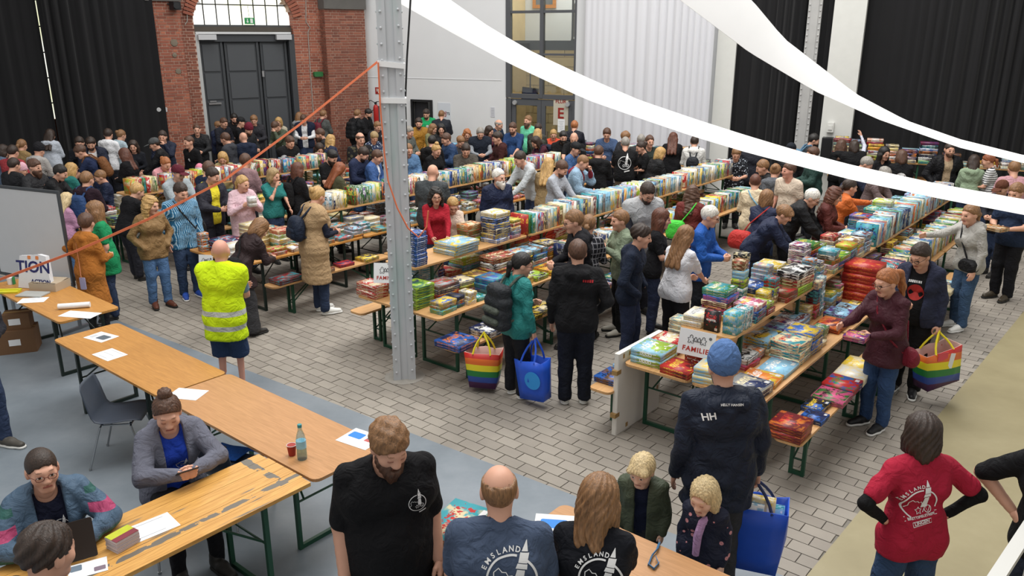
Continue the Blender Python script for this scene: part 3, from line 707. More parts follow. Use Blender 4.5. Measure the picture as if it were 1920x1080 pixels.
streamer([(600, -160), (700, -95), (780, -45), (845, 0), (920, 52), (1000, 98), (1100, 145), (1200, 188), (1300, 222), (1400, 254), (1500, 284), (1600, 310), (1760, 345), (1920, 374), (2300, 430)],
         [(600, -80), (738, 0), (850, 63), (950, 117), (1100, 187), (1200, 222), (1300, 256), (1400, 286), (1500, 312), (1600, 338), (1760, 372), (1920, 403), (2300, 465)], 10.5, 5.2, 600, 2300, 'long white cloth streamer sagging from beside the column to the right edge')
streamer([(1150, -230), (1280, -120), (1410, 0), (1470, 72), (1605, 176), (1700, 226), (1800, 261), (1920, 291), (2300, 350)],
         [(1150, -110), (1275, 0), (1405, 98), (1530, 172), (1650, 225), (1800, 277), (1920, 306), (2300, 372)], 9.0, 6.0, 1150, 2300, 'upper white cloth streamer crossing the black curtain at top right')
# ================================================================ tables, benches, chairs
def UA(u, a, z=0.): return UV*u+AV*a+Vector((0, 0, z))
RROW = math.pi/2-ANG              # local x along the rows (AV)
M_top = wood_mat('beer_table_wood', 'b88a58', 'cfa36e')
M_top_o = wood_mat('orange_varnished_wood', 'aa7637', 'c48d48')
M_top_p = wood_mat('pinkish_table_wood', 'a97a4b', 'c08e5e')
M_leg = mat('green_painted_steel', '1e4a36', .45, var=.1)
M_legd = mat('dark_green_steel', '16241f', .45, var=.1)
def make_table(name, l, wd, h, m_top, m_leg, foot=0., planks=0):
    """folding table, origin on the floor under its middle, length along x"""
    t = thing(name, 'x', 'table')
    if planks:
        top = bpy.data.objects.new('tabletop', None); COL.objects.link(top); top.parent = t
        pw = wd/planks
        for k in range(planks):
            mb = MB(); mb.prism(rrect(l-(.02 if k in (0, planks-1) else 0), pw-.003, .006, 3), h-.028, h-.0005*(k % 2), None, (0, -wd/2+pw*(k+.5), 0)); mb.build('plank', m_top, top)
    else:
        mb = MB(); mb.prism(rrect(l, wd, .06), h-.024, h); mb.prism(rrect(l-.012, wd-.012, .055), h-.028, h-.024); mb.build('tabletop', m_top, t)
    for sx in (-1, 1):
        x = sx*(l/2-.36); mb = MB(); b = .02; yy = wd/2-.07
        for sy in (-1, 1): mb.box((x, sy*yy, (foot+h-.028)/2), (.035, .03, h-.028-foot))
        mb.box((x, 0, foot+b), (.03, 2*yy-.03, .035)); mb.box((x, 0, h-.05), (.035, 2*yy-.03, .035)); fr = mb.build('leg_frame', m_leg, t)
        mb = MB(); d_ = min(.3, (h-foot)*.55)
        for sy in (-1, 1): mb.tube([(x, sy*yy*.75, h-.06-d_), (x-sx*.42, sy*yy*.3, h-.035)], .009, 6)
        mb.tube([(x, -yy, h-.06-d_), (x, yy, h-.06-d_)], .009, 6); mb.build('brace', m_leg, fr)
    mb = MB()
    for sx in (-1, 1): mb.box((sx*(l/2-.14), 0, h-.038), (.07, wd-.1, .02))
    mb.build('batten', m_top, t)
    return t
PROTO = {}
def table_at(kind, u, a, rz, label, group, z=0., args=None):
    if kind not in PROTO: t = PROTO[kind] = make_table(*args)
    else: t = copy_tree(PROTO[kind])
    p = UA(u, a, z); t.location = p; t.rotation_euler = (0, 0, rz); t['label'] = label; t['group'] = group
    t['category'] = 'bench' if 'bench' in kind else 'table'
    return t
ORD = ['nearest', 'second', 'third', 'fourth', 'fifth', 'sixth', 'seventh', 'eighth']
TB = ('beer_table', 2.2, .7, .77, M_top, M_leg); TBd = ('beer_table', 2.2, .7, .77, M_top_o, M_legd)
UP = ('beer_table', 2.2, .55, .38, M_top, M_leg); BE = ('beer_bench', 2.2, .25, .48, M_top, M_leg)
ROWS = {  # name: origin, lower count, upper u, upper start, upper count, benches (u, a0, n)
    'right display': (Vector((1.08, 7.23, 0)), 4, .68, .33, 4, ((-.17, -.15, 2), (1.66, .0, 3))),
    'middle display': (Vector((-1.92, 9.38, 0)), 4, .40, .36, 4, ((-.17, .1, 2), (1.62, -.05, 2))),
    'left display': (Vector((-4.85, 11.6, 0)), 4, .6, 1.9, 3, ((-.17, .1, 2), (1.7, .2, 3))),
    'far left display': (Vector((-7.75, 13.95, 0)), 3, .6, .6, 2, ((-.17, .1, 1), (1.68, .1, 2))),
}
def to_ua(p): return p.dot(UV), p.dot(AV)
for rn, (O, n, uu, us, un, ben) in ROWS.items():
    u0, a0 = to_ua(O)
    for k in range(n):
        for su, side in ((.355, 'left'), (1.075, 'right')):
            table_at('low' if rn != 'left display' else 'lowd', u0+su, a0+1.1+k*2.23, RROW, '%s beer table in the %s lower line of the %s' % (ORD[k], side, rn), 'lower tables of the displays', args=TB if rn != 'left display' else TBd)
    for k in range(un):
        table_at('up', u0+uu, a0+us+1.1+k*2.23, RROW, '%s raised table standing on top of the %s' % (ORD[k], rn), 'raised tables on the displays', z=.77, args=UP)
    for bu, ba, bn in ben:
        for k in range(bn):
            table_at('bench', u0+bu, a0+ba+1.1+k*2.23, RROW, '%s wooden bench along the %s side of the %s' % (ORD[k], 'left' if bu < 0 else 'right', rn), 'benches beside the displays', args=BE)
# tables in front, on the grey floor
RU = -ANG                            # local x along UV
T = ('beer_table', 2.2, .68, .77, M_top_o, M_legd)
table_at('front_o', -7.62, 3.335, RU, 'orange varnished table with two paper sheets behind the empty chair', 'tables on the grey floor', args=T)
table_at('front_p', -5.40, 3.34, RU, 'table carrying the water bottle and red cup', 'tables on the grey floor', args=('beer_table', 2.2, .68, .77, M_top_p, M_leg))
def scorched():
    m = wood_mat('worn_plank_wood', 'bd8841', 'dba85c', .4); nt = m.node_tree; L = nt.links; b = nt.nodes['Principled BSDF']
    src = b.inputs['Base Color'].links[0].from_socket
    g = N(nt, 'ShaderNodeTexCoord'); n = N(nt, 'ShaderNodeTexNoise'); n.inputs['Scale'].default_value = 2.; n.inputs['Detail'].default_value = 7
    mp = N(nt, 'ShaderNodeMapping'); mp.inputs['Scale'].default_value = (1.2, 9, 1); L.new(g.outputs['Object'], mp.inputs[0]); L.new(mp.outputs[0], n.inputs['Vector'])
    r = N(nt, 'ShaderNodeValToRGB'); r.color_ramp.elements[0].position = .62; r.color_ramp.elements[1].position = .7; L.new(n.outputs['Fac'], r.inputs[0])
    sx = N(nt, 'ShaderNodeSeparateXYZ'); L.new(g.outputs['Object'], sx.inputs[0])
    def M2(op, a, bb):
        q = N(nt, 'ShaderNodeMath', operation=op)
        for i, t in enumerate((a, bb)):
            if isinstance(t, (int, float)): q.inputs[i].default_value = t
            else: L.new(t, q.inputs[i])
        return q.outputs[0]
    n3 = N(nt, 'ShaderNodeTexNoise'); n3.inputs['Scale'].default_value = 9.; n3.inputs['Detail'].default_value = 6; L.new(g.outputs['Object'], n3.inputs['Vector'])
    b1 = M2('LESS_THAN', M2('ABSOLUTE', M2('ADD', sx.outputs[1], .16), 0), M2('MULTIPLY', n3.outputs['Fac'], .045)); b2 = M2('MULTIPLY', M2('LESS_THAN', M2('ABSOLUTE', M2('SUBTRACT', sx.outputs[0], .96), 0), M2('MULTIPLY', n3.outputs['Fac'], .06)), M2('GREATER_THAN', sx.outputs[1], -.2))
    wear = M2('MULTIPLY', M2('MAXIMUM', b1, b2), M2('GREATER_THAN', n3.outputs['Fac'], .42)); wear = M2('MAXIMUM', wear, r.outputs[0])
    mx = N(nt, 'ShaderNodeMix', data_type='RGBA'); mx.inputs[7].default_value = (*lin('6b655c'), 1); L.new(wear, mx.inputs[0]); L.new(src, mx.inputs[6]); L.new(mx.outputs[2], b.inputs['Base Color'])
    return m
M_plank = scorched()
t3 = table_at('front_k', -4.63, 1.88, RROW, 'worn plank table with the laptop and the white sheet', 'tables on the grey floor', args=('beer_table', 2.2, .65, .77, M_plank, M_leg, 0., 6))
# grey wear stain: thin worn filler strip on the planks
table_at('front_o', -10.32, 3.6, RU, 'table in front of the whiteboard with rolled paper', 'tables on the grey floor')
table_at('front_p', -1.66, 3.56, RU, 'table with the information sheets behind the boy', 'tables on the grey floor')
# ---- shell chairs
def make_chair():
    t = thing('shell_chair', 'x', 'chair')
    M_sh = mat('slate_plastic_shell', '3d4552', .45, var=.05)
    prof = [(-.22, .435, .19), (-.19, .452, .215), (-.1, .45, .225), (.02, .435, .225), (.12, .432, .22), (.18, .45, .215), (.215, .5, .21), (.235, .58, .21), (.255, .68, .205), (.275, .77, .19), (.283, .80, .16)]
    V = []; F = []; nx_ = 11; n = len(prof)
    for side in (0, -.008):
        for i, (y, z, hw) in enumerate(prof):
            tx = Vector((0, prof[min(i+1, n-1)][0]-prof[max(i-1, 0)][0], prof[min(i+1, n-1)][1]-prof[max(i-1, 0)][1])).normalized(); nn = Vector((0, -tx.z, tx.y))
            for k in range(nx_):
                s_ = -1+2*k/(nx_-1); lift = .03*abs(s_)**2.5
                V.append(Vector((s_*hw, y, z))+nn*(lift+side))
    for i in range(n-1):
        for k in range(nx_-1):
            a = i*nx_+k; F.append((a, a+1, a+nx_+1, a+nx_)); b = n*nx_+a; F.append((b+nx_, b+nx_+1, b+1, b))
    rim = [k for k in range(nx_)]+[i*nx_+nx_-1 for i in range(1, n)]+[(n-1)*nx_+k for k in range(nx_-2, -1, -1)]+[i*nx_ for i in range(n-2, 0, -1)]
    for a, b in zip(rim, rim[1:]+rim[:1]): F.append((b, a, a+n*nx_, b+n*nx_))
    me = mesh_np('shell', V, F, [M_sh]); me.polygons.foreach_set('use_smooth', np.ones(len(me.polygons), bool)); link('shell', me, t)
    M_ch = mat('chrome_tube', 'a9abad', .25, 1., var=0)
    for sx in (-1, 1):
        for y0, y1 in ((-.12, -.24), (.12, .26)):
            mb = MB(); mb.tube([(sx*.15, y0, .425), (sx*.19, y0+(y1-y0)*.1, .41), (sx*.235, y1, .01)], .0095, 7); mb.tube([(sx*.235, y1, .0), (sx*.235, y1, .02)], .013, 7); mb.build('leg', M_ch, t)
    mb = MB()
    for y in (-.13, .13): mb.tube([(-.17, y, .418), (.17, y, .418)], .009, 7)
    for sx in (-1, 1): mb.tube([(sx*.17, -.13, .418), (sx*.17, .13, .418)], .008, 7)
    mb.build('under_frame', M_ch, t)
    return t
chair0 = make_chair()
def chair_at(p, rz, label, first=[1]):
    c = chair0 if first else copy_tree(chair0)
    if first: first.pop()
    c.location = (p[0], p[1], 0); c.rotation_euler = (0, 0, rz); c['label'] = label; c['group'] = 'slate shell chairs'; return c
chair_at(at(228, 775, .45), math.radians(98), 'empty slate shell chair beside the orange table')       # faces right
CH_PHONE = UA(-5.35, 2.42); CH_LAP = UA(-5.42, 1.42)
chair_at(at(427, 850, .55), math.radians(160), 'empty slate shell chair between two tables with a blue cloth')
# ---- whiteboard
M_alu = mat('aluminium_frame', '8d9094', .35, .8, var=0)
wbA, wbB = UA(-12.4, 3.75), UA(-11.0, 4.16)
wbt = thing('whiteboard', 'large whiteboard on a stand behind the left table', 'whiteboard')
dX = (wbB-wbA); Lw = dX.length; Rw = basis(dX, (0, 0, 1)); cW = (wbA+wbB)/2
mb = MB(); mb.box(cW+Vector((0, 0, 1.27)), (Lw-.06, 1.2, .02), Rw); mb.build('board', mat('whiteboard_enamel', 'c9cacc', .25, var=.03), wbt)
mb = MB()
for s_ in (-1, 1):
    mb.box(cW+Rw @ Vector((s_*(Lw/2-.015), 1.27, 0)), (.03, 1.28, .035), Rw); mb.box(cW+Rw @ Vector((0, 1.27+s_*.625, 0)), (Lw-.06, .03, .035), Rw)
mb.build('frame', mat('dark_alu', '54575b', .4, .5, var=0), wbt)
for s_ in (-1, 1):
    mb = MB(); mb.box(cW+Rw @ Vector((s_*(Lw/2-.08), .33, -.04)), (.04, .62, .03), Rw); mb.box(cW+Rw @ Vector((s_*(Lw/2-.08), .02, 0)), (.05, .04, .5), Rw); mb.build('stand', M_alu, wbt)
# ---- white foam boards at the near end of the right display
M_foam = mat('white_foam_board', 'd8d4cc', .7, var=.06); M_btape = mat('brown_packing_tape', '9b7c4c', .5, var=.1)
u0, a0 = to_ua(ROWS['right display'][0])
fb = thing('foam_board', 'upright white foam board with brown tape at the near end of the right display', 'board')
fb.location = UA(u0-.035, a0-.06); fb.rotation_euler = (0, 0, RROW)
mb = MB(); mb.prism(rrect(.86, .055, .008, 2), 0, .87, None, (.43, 0, 0)); mb.build('panel', M_foam, fb)
for z_, x_, w_ in ((.68, .01, .05), (.22, .01, .05), (.83, .09, .03), (.05, .2, .04), (.83, .2, .03), (.42, .8, .03), (.25, .8, .03)):
    mb = MB(); mb.box((x_, 0, z_), (w_ if x_ > .05 else .08, .06, .045)); mb.build('tape_strip', M_btape, fb)
# ---- table signs
def meeple(cx, cy, s_):
    return [(cx+s_*x, cy+s_*y) for x, y in ((-.5, -.8), (-.15, -.8), (0, -.45), (.15, -.8), (.5, -.8), (.35, -.3), (.6, .05), (.2, .2), (.25, .5), (.0, .68), (-.25, .5), (-.2, .2), (-.6, .05), (-.35, -.3))]
def sign(p, R, wd, h, label, txt='FAMILIE'):
    t = thing('category_sign', label, 'sign'); t.matrix_world = Matrix.Translation(p) @ R.to_4x4(); t['group'] = 'category signs'
    mb = MB(); mb.box((0, 0, 0), (wd, h, .004)); mb.build('card', M_paper, t)
    me = text_mesh(txt, h*.26, .0006, True, spacing=1.15); me.materials.clear(); me.materials.append(mat('sign_red_print', 'b03227', .6, var=0)); o = link('lettering', me, t, (0, -h*.25, .0035)); o.scale = (min(1, wd*.92/(h*.26*len(txt)*.66)),)*3
    for k, (x_, s_) in enumerate(((-.18, .21), (-.04, .12), (.07, .12), (.2, .2))):
        P = meeple(wd*x_*.9, h*.16, s_*h)
        mb = MB(); mb.tube([(a, b, .003) for a, b in P], h*.012, 4, close=True); mb.build('figure_outline', M_ink, t)
    mb = MB(); mb.lathe([(h*.06, 0), (h*.06, .001)], 12, (wd*.36, h*.28, .003)); mb.build('round_stamp', mat('grey_stamp', '6b6e74', .6, var=0), t)
    return t
sign(UA(u0+.63, a0+.27, 1.045), Rz(math.radians(-24)) @ Rx(math.radians(82)) @ Rz(math.radians(-4)), .34, .25, 'white family sign card hanging under the raised table of the right display')
uM, aM = to_ua(ROWS['middle display'][0])
sign(at(724, 512, 1.12), Rz(math.radians(-4)) @ Rx(math.radians(75)), .30, .24, 'white family sign card on the red boxes left of the column')
sign(at(386, 494, .68), Rz(math.radians(-10)) @ Rx(math.radians(80)), .22, .25, 'white family sign card hanging at the near end of the left display')
# ================================================================ game boxes
def art_mat():
    m, nt, b = new_mat('printed_game_cover'); L = nt.links
    def att(n, k='Color'): a = N(nt, 'ShaderNodeAttribute', attribute_name=n); return a.outputs[k]
    c1, c2, c3 = att('c1'), att('c2'), att('c3'); seed = att('seed', 'Fac')
    uvn = N(nt, 'ShaderNodeUVMap', uv_map='UVMap'); sx = N(nt, 'ShaderNodeSeparateXYZ'); L.new(uvn.outputs[0], sx.inputs[0])
    def math_(op, a, bb=None, clamp=False):
        n = N(nt, 'ShaderNodeMath', operation=op, use_clamp=clamp)
        for i, v in enumerate((a, bb)):
            if v is None: continue
            if isinstance(v, (int, float)): n.inputs[i].default_value = v
            else: L.new(v, n.inputs[i])
        return n.outputs[0]
    U, V = sx.outputs[0], sx.outputs[1]
    ws = math_('MULTIPLY', seed, 97.)
    n1 = N(nt, 'ShaderNodeTexNoise', noise_dimensions='4D'); n1.inputs['Scale'].default_value = 2.6; n1.inputs['Detail'].default_value = 2.5; n1.inputs['Distortion'].default_value = .8
    L.new(uvn.outputs[0], n1.inputs['Vector']); L.new(ws, n1.inputs['W'])
    n2 = N(nt, 'ShaderNodeTexNoise', noise_dimensions='4D'); n2.inputs['Scale'].default_value = 6.5; n2.inputs['Detail'].default_value = 3
    L.new(uvn.outputs[0], n2.inputs['Vector']); L.new(math_('ADD', ws, 13.3), n2.inputs['W'])
    def mix(f, a, bb):
        x = N(nt, 'ShaderNodeMix', data_type='RGBA'); L.new(f, x.inputs[0]); L.new(a, x.inputs[6]); L.new(bb, x.inputs[7]); return x.outputs[2]
    f1 = N(nt, 'ShaderNodeMapRange'); f1.inputs['From Min'].default_value = .46; f1.inputs['From Max'].default_value = .54; L.new(n1.outputs['Fac'], f1.inputs[0])
    art = mix(f1.outputs[0], c1, c2)
    f2 = N(nt, 'ShaderNodeMapRange'); f2.inputs['From Min'].default_value = .6; f2.inputs['From Max'].default_value = .63; L.new(n2.outputs['Fac'], f2.inputs[0])
    art = mix(f2.outputs[0], art, c3)
    # title strip made of block letters
    lt = N(nt, 'ShaderNodeTexNoise', noise_dimensions='2D'); lt.inputs['Scale'].default_value = 1.; lt.inputs['Detail'].default_value = 1
    cmb = N(nt, 'ShaderNodeCombineXYZ'); L.new(math_('ADD', math_('MULTIPLY', U, 22.), ws), cmb.inputs[0]); L.new(math_('MULTIPLY', V, 9.), cmb.inputs[1]); L.new(cmb.outputs[0], lt.inputs['Vector'])
    inv = math_('MULTIPLY', math_('GREATER_THAN', V, .56), math_('LESS_THAN', V, .80)); inu = math_('MULTIPLY', math_('GREATER_THAN', U, .12), math_('LESS_THAN', U, .84))
    tl = math_('MULTIPLY', math_('MULTIPLY', inv, inu), math_('GREATER_THAN', lt.outputs['Fac'], .5))
    art = mix(tl, art, c3)
    # rim and price tag
    e = math_('MAXIMUM', math_('ABSOLUTE', math_('SUBTRACT', U, .5)), math_('ABSOLUTE', math_('SUBTRACT', V, .5)))
    art = mix(math_('MULTIPLY', math_('GREATER_THAN', e, .475), .75), art, c1)
    tg = math_('MULTIPLY', math_('MULTIPLY', math_('GREATER_THAN', U, .74), math_('LESS_THAN', U, .93)), math_('MULTIPLY', math_('GREATER_THAN', V, .07), math_('LESS_THAN', V, .2)))
    tg = math_('MULTIPLY', tg, math_('GREATER_THAN', math_('FRACT', math_('MULTIPLY', seed, 7.3)), .55))
    wh = N(nt, 'ShaderNodeRGB'); wh.outputs[0].default_value = (.85, .85, .85, 1)
    art = mix(tg, art, wh.outputs[0]); L.new(art, b.inputs['Base Color'])
    b.inputs['Roughness'].default_value = .35; b.inputs['Specular IOR Level'].default_value = .45
    return m
M_art = art_mat()
PAL = {'navy': '22305c', 'blue': '2f5fae', 'sky': '8fc3e0', 'teal': '3d9aa6', 'green': '3f7d3d', 'lime': '9dbf3a', 'yellow': 'e3c340', 'orange': 'd67a34', 'red': 'b5302d', 'maroon': '6d2328',
       'purple': '5b3d7c', 'pink': 'cf5a86', 'black': '1d1d20', 'white': 'e9e9e6', 'cream': 'e2d3aa', 'brown': '7b5738', 'grey': '8b8d90'}
CN = list(PAL)
WT = dict(navy=5, blue=8, sky=10, teal=7, green=5, lime=4, yellow=7, orange=6, red=8, maroon=3, purple=3, pink=2, black=5, white=13, cream=9, brown=3, grey=4)
PLIN = {k: np.array(lin(v)) for k, v in PAL.items()}
def rcol(r, bias=None):
    if bias and r.random() < .6: return r.choice(bias)
    return r.choices(CN, [WT[c] for c in CN])[0]
BOXES = []   # dict: p (centre of base), size (x, y, z), rz, c1 c2 c3, words
def add_box(p, size, rz, cols, words, tilt=None):
    BOXES.append(dict(p=Vector(p), s=size, rz=rz, c=cols, w=words, tilt=tilt)); return BOXES[-1]
SIZES = [(.30, .30, .072, 6), (.37, .27, .055, 5), (.28, .28, .06, 3), (.26, .19, .05, 3), (.20, .20, .055, 3), (.19, .13, .05, 3), (.13, .13, .09, 1), (.40, .28, .085, 2)]
def ordn(k): return ['first', 'second', 'third', 'fourth', 'fifth', 'sixth', 'seventh', 'eighth', 'ninth', 'tenth', 'eleventh', 'twelfth', 'thirteenth', 'fourteenth', 'fifteenth', 'sixteenth', 'seventeenth', 'eighteenth', 'nineteenth', 'twentieth'][k] if k < 20 else '%d%s' % (k+1, {1: 'st', 2: 'nd', 3: 'rd'}.get((k+1) % 10, 'th'))
def fill_stacks(rn, tier, u0, u1, a0, a1, z, seed, hmax=5, hmin=1, bias=None, gap=.04, small=0.):
    """flat stacks side by side along one strip of a table"""
    r = random.Random(seed); O = ROWS[rn][0]; a = a0; k = 0
    while True:
        sz = r.choices(SIZES, [s[3] for s in SIZES])[0]
        if small and r.random() < small: sz = SIZES[r.choice((3, 4, 5, 6))]
        l, wd = sz[0], sz[1]
        if r.random() < .5: l, wd = wd, l
        wmax = u1-u0
        if wd > wmax: wd = wmax
        if a+l > a1: break
        n = r.randint(hmin, hmax) if sz[0] < .36 else r.randint(hmin, max(hmin, hmax-2))
        zz = z+.001; same = r.random() < .3; c_ = (rcol(r, bias), rcol(r), rcol(r)); uc = u0+wd/2+r.random()*max(0, wmax-wd)
        for q in range(n):
            h = sz[2]*r.uniform(.8, 1.15); f = 1-.05*r.random() if q else 1
            cols = c_ if same else (rcol(r, bias), rcol(r), r.choice(('white', 'yellow', 'cream', 'black', 'red')))
            add_box(O+UV*(uc+r.uniform(-.008, .008))+AV*(a+l/2+r.uniform(-.008, .008))+Vector((0, 0, zz)), (l*f, wd*f, h), RROW+r.gauss(0, .05), cols, (cols[0], q, n, k, tier, rn, 'flat')); zz += h+.0005
        a += l+gap*r.uniform(.3, 1.6); k += 1
def fill_upright(rn, tier, u0, u1, a0, a1, z, seed, bias=None, hs=(.27, .31)):
    """boxes standing on edge like books, spines towards the aisle"""
    r = random.Random(seed); O = ROWS[rn][0]; a = a0; k = 0
    while a < a1-.1:
        run = r.randint(3, 9); h = r.uniform(*hs)
        for q in range(run):
            t = r.uniform(.045, .085)
            if a+t > a1: return
            hh = h*r.uniform(.95, 1.03); d = min(u1-u0, r.uniform(.26, .31)); cols = (rcol(r, bias), rcol(r), r.choice(('white', 'cream', 'yellow', 'black')))
            add_box(O+UV*(u1-d/2-r.uniform(0, .02))+AV*(a+t/2)+Vector((0, 0, z+.001)), (t, d, hh), RROW, cols, (cols[0], 0, 1, k, tier, rn, 'up')); a += t+.002; k += 1
        if r.random() < .55:   # a box lying on the run
            pass
        a += r.choice((.0, .02, .15))
u_r = ROWS['right display'][2]
# --- right display
fill_stacks('right display', 'left line of raised table', .43, .69, .72, 4.6, 1.15, 11, 6, 2, small=.35, gap=.02); fill_stacks('right display', 'right line of raised table', .70, .95, .85, 4.6, 1.15, 12, 5, 2, small=.5, gap=.02)
fill_stacks('right display', 'left line of rear raised tables', .43, .70, 4.7, 8.6, 1.15, 13, 5, 2, ['white', 'sky', 'blue', 'teal']); fill_upright('right display', 'right line of rear raised tables', .66, .95, 4.7, 9.1, 1.15, 14, ['white', 'navy', 'sky'])
fill_stacks('right display', 'right edge of lower table', 1.06, 1.38, .02, 4.4, .77, 15, 3, 1, gap=.02); fill_stacks('right display', 'inner line of lower table', .74, 1.05, .1, 4.4, .77, 16, 5, 2, small=.3, gap=.02)
fill_upright('right display', 'right edge of rear lower tables', 1.05, 1.36, 4.5, 8.8, .77, 17, ['white', 'green', 'cream']); fill_stacks('right display', 'inner line of rear lower tables', .70, 1.02, 4.5, 8.8, .77, 18, 5, 2)
fill_stacks('right display', 'left lower table', .03, .34, .8, 8.6, .77, 19, 5, 1, ['red', 'cream']); fill_stacks('right display', 'right bench', 1.50, 1.82, .04, 6.2, .48, 20, 1, 1, gap=.01)
fill_stacks('right display', 'left bench', -.33, -.02, .0, 3.8, .48, 21, 1, 1, ['sky', 'blue'])
# --- middle display
fill_stacks('middle display', 'right line of raised table', .38, .66, .52, 2.5, 1.15, 31, 6, 2, ['red', 'blue', 'yellow']); fill_stacks('middle display', 'left line of raised table', .14, .37, .8, 3.0, 1.15, 32, 5, 1)
fill_upright('middle display', 'right line of rear raised tables', .36, .66, 2.55, 9.2, 1.15, 33, ['white', 'cream', 'sky', 'grey']); fill_stacks('middle display', 'left line of rear raised tables', .13, .35, 3.2, 9.1, 1.15, 34, 3, 2, ['white', 'cream'])
fill_stacks('middle display', 'right edge of lower table', 1.06, 1.38, .12, 2.6, .77, 35, 3, 1, ['lime', 'yellow', 'teal']); fill_stacks('middle display', 'inner line of lower table', .73, 1.05, .4, 2.9, .77, 36, 6, 3, ['black', 'navy', 'brown'])
fill_upright('middle display', 'right edge of rear lower tables', 1.0, 1.32, 2.7, 8.8, .77, 37, ['white', 'yellow', 'sky', 'green']); fill_stacks('middle display', 'left lower table', .03, .33, .35, 8.8, .77, 38, 4, 1)
fill_stacks('middle display', 'right bench', 1.47, 1.77, .45, 4.2, .48, 39, 1, 1, ['black', 'blue'])
# --- left display
fill_stacks('left display', 'left line of raised table', .36, .62, 1.95, 8.3, 1.15, 51, 5, 1, ['white', 'cream']); fill_upright('left display', 'right line of raised table', .6, .86, 2.0, 8.3, 1.15, 52, ['white', 'cream', 'green'])
fill_stacks('left display', 'right edge of lower table', 1.05, 1.38, .55, 8.6, .77, 53, 3, 1, ['red', 'teal', 'sky']); fill_stacks('left display', 'left lower table', .03, .4, .05, 8.6, .77, 54, 3, 1, ['red', 'black', 'orange'])
fill_stacks('left display', 'inner line of lower table', .74, 1.0, .2, 8.5, .77, 55, 4, 1, ['white', 'cream']); fill_stacks('left display', 'right bench', 1.58, 1.83, .3, 6., .48, 56, 1, 1, ['brown', 'yellow', 'maroon'], gap=.3)
# --- far left display
fill_stacks('far left display', 'right edge of lower table', .95, 1.38, .05, 6.4, .77, 61, 3, 1, ['navy', 'white', 'blue']); fill_upright('far left display', 'raised table', .55, .86, .65, 4.9, 1.15, 62, ['white', 'cream', 'red'])
fill_stacks('far left display', 'left lower table', .03, .4, .05, 6.4, .77, 63, 4, 1); fill_stacks('far left display', 'inner line of lower table', .5, .9, .05, .6, .77, 64, 4, 1)
fill_stacks('far left display', 'right bench', 1.56, 1.8, .1, 4.2, .48, 65, 1, 1, gap=.3)
# --- boxes picked out by hand: (row, tier, u, a, z, (along a, along u, high), turn, colours, count, wording)
HERO = [
    ('right display', .20, .24, .77, (.34, .33, .075), .02, ('sky', 'lime', 'white'), 2, 'green and blue landscape game box at the left front corner of the right display', 'DODO'),
    ('right display', .56, .15, .77, (.27, .30, .075), -.06, ('red', 'maroon', 'yellow'), 1, 'flat bright red game box at the near end of the right display', None),
    ('right display', .17, .62, .77, (.30, .30, .06), .05, ('red', 'cream', 'white'), 2, 'red and cream patterned game box behind the green and blue boxes', None),
    ('right display', .58, .50, .77, (.22, .22, .16), .0, ('maroon', 'red', 'white'), 1, 'deep red cube box under the raised table of the right display', None),
    ('right display', .88, .18, .77, (.32, .30, .08), .1, ('sky', 'cream', 'yellow'), 2, 'sand and sky coloured game box right of the blue hat', None),
    ('right display', .70, .42, 1.15, (.05, .15, .20), .0, ('black', 'black', 'red'), 1, 'black card game box standing at the near end of the raised table', 'KNIFFEL'),
    ('right display', .87, .50, 1.15, (.16, .14, .21), .0, ('teal', 'sky', 'yellow'), 1, 'turquoise and yellow upright box at the near end of the raised table', None),
    ('right display', .50, .52, 1.15, (.28, .2, .06), .1, ('cream', 'white', 'grey'), 2, 'pale flat box behind the black card game box', None),
    ('right display', .87, .70, 1.15, (.16, .14, .20), .0, ('teal', 'white', 'maroon'), 1, 'turquoise box with round motifs on the raised table', None),
    ('middle display', .17, .12, .77, (.22, .34, .085), .0, ('red', 'cream', 'white'), 2, 'white and red game box left of the column at the middle display', 'Qwirkle'),
    ('middle display', .17, .42, .77, (.25, .25, .08), .0, ('sky', 'navy', 'white'), 4, 'navy and pale blue game box in the stack left of the column', None),
    ('middle display', .86, .2, .77, (.30, .30, .068), .04, ('lime', 'green', 'navy'), 4, 'lime green game box in the stack right of the column', None),
    ('middle display', .52, .5, 1.15, (.20, .28, .052), .0, ('blue', 'navy', 'white'), 8, 'dark blue game box in the tall stack on the middle raised table', None),
    ('middle display', 1.60, .10, .48, (.36, .37, .075), .03, ('blue', 'navy', 'orange'), 1, 'blue game box with orange star burst on the bench right of the column', None),
    ('middle display', .50, 1.28, 1.15, (.46, .38, .075), .03, ('yellow', 'sky', 'white'), 2, 'wide yellow and sky blue box on the middle raised table', None),
    ('right display', 1.63, .14, .48, (.29, .29, .07), .02, ('maroon', 'orange', 'red'), 2, 'dark red and orange game box at the near end of the right bench', None),
    ('right display', 1.15, 3.6, .77, (.38, .38, .11), .0, ('red', 'red', 'orange'), 4, 'large bright red box in the stack behind the ponytail woman', None),
    ('left display', .62, .75, .77, (.30, .30, .06), .1, ('cream', 'yellow', 'white'), 6, 'cream and yellow game box in the tall stack of the left display', None),
    ('left display', .45, .38, .77, (.40, .42, .08), .15, ('red', 'navy', 'sky'), 2, 'large red box with blue lid beside the cream stack', None),
    ('left display', .98, .18, .77, (.28, .28, .07), .0, ('white', 'white', 'cream'), 3, 'white game box at the near right corner of the left display', None),
]
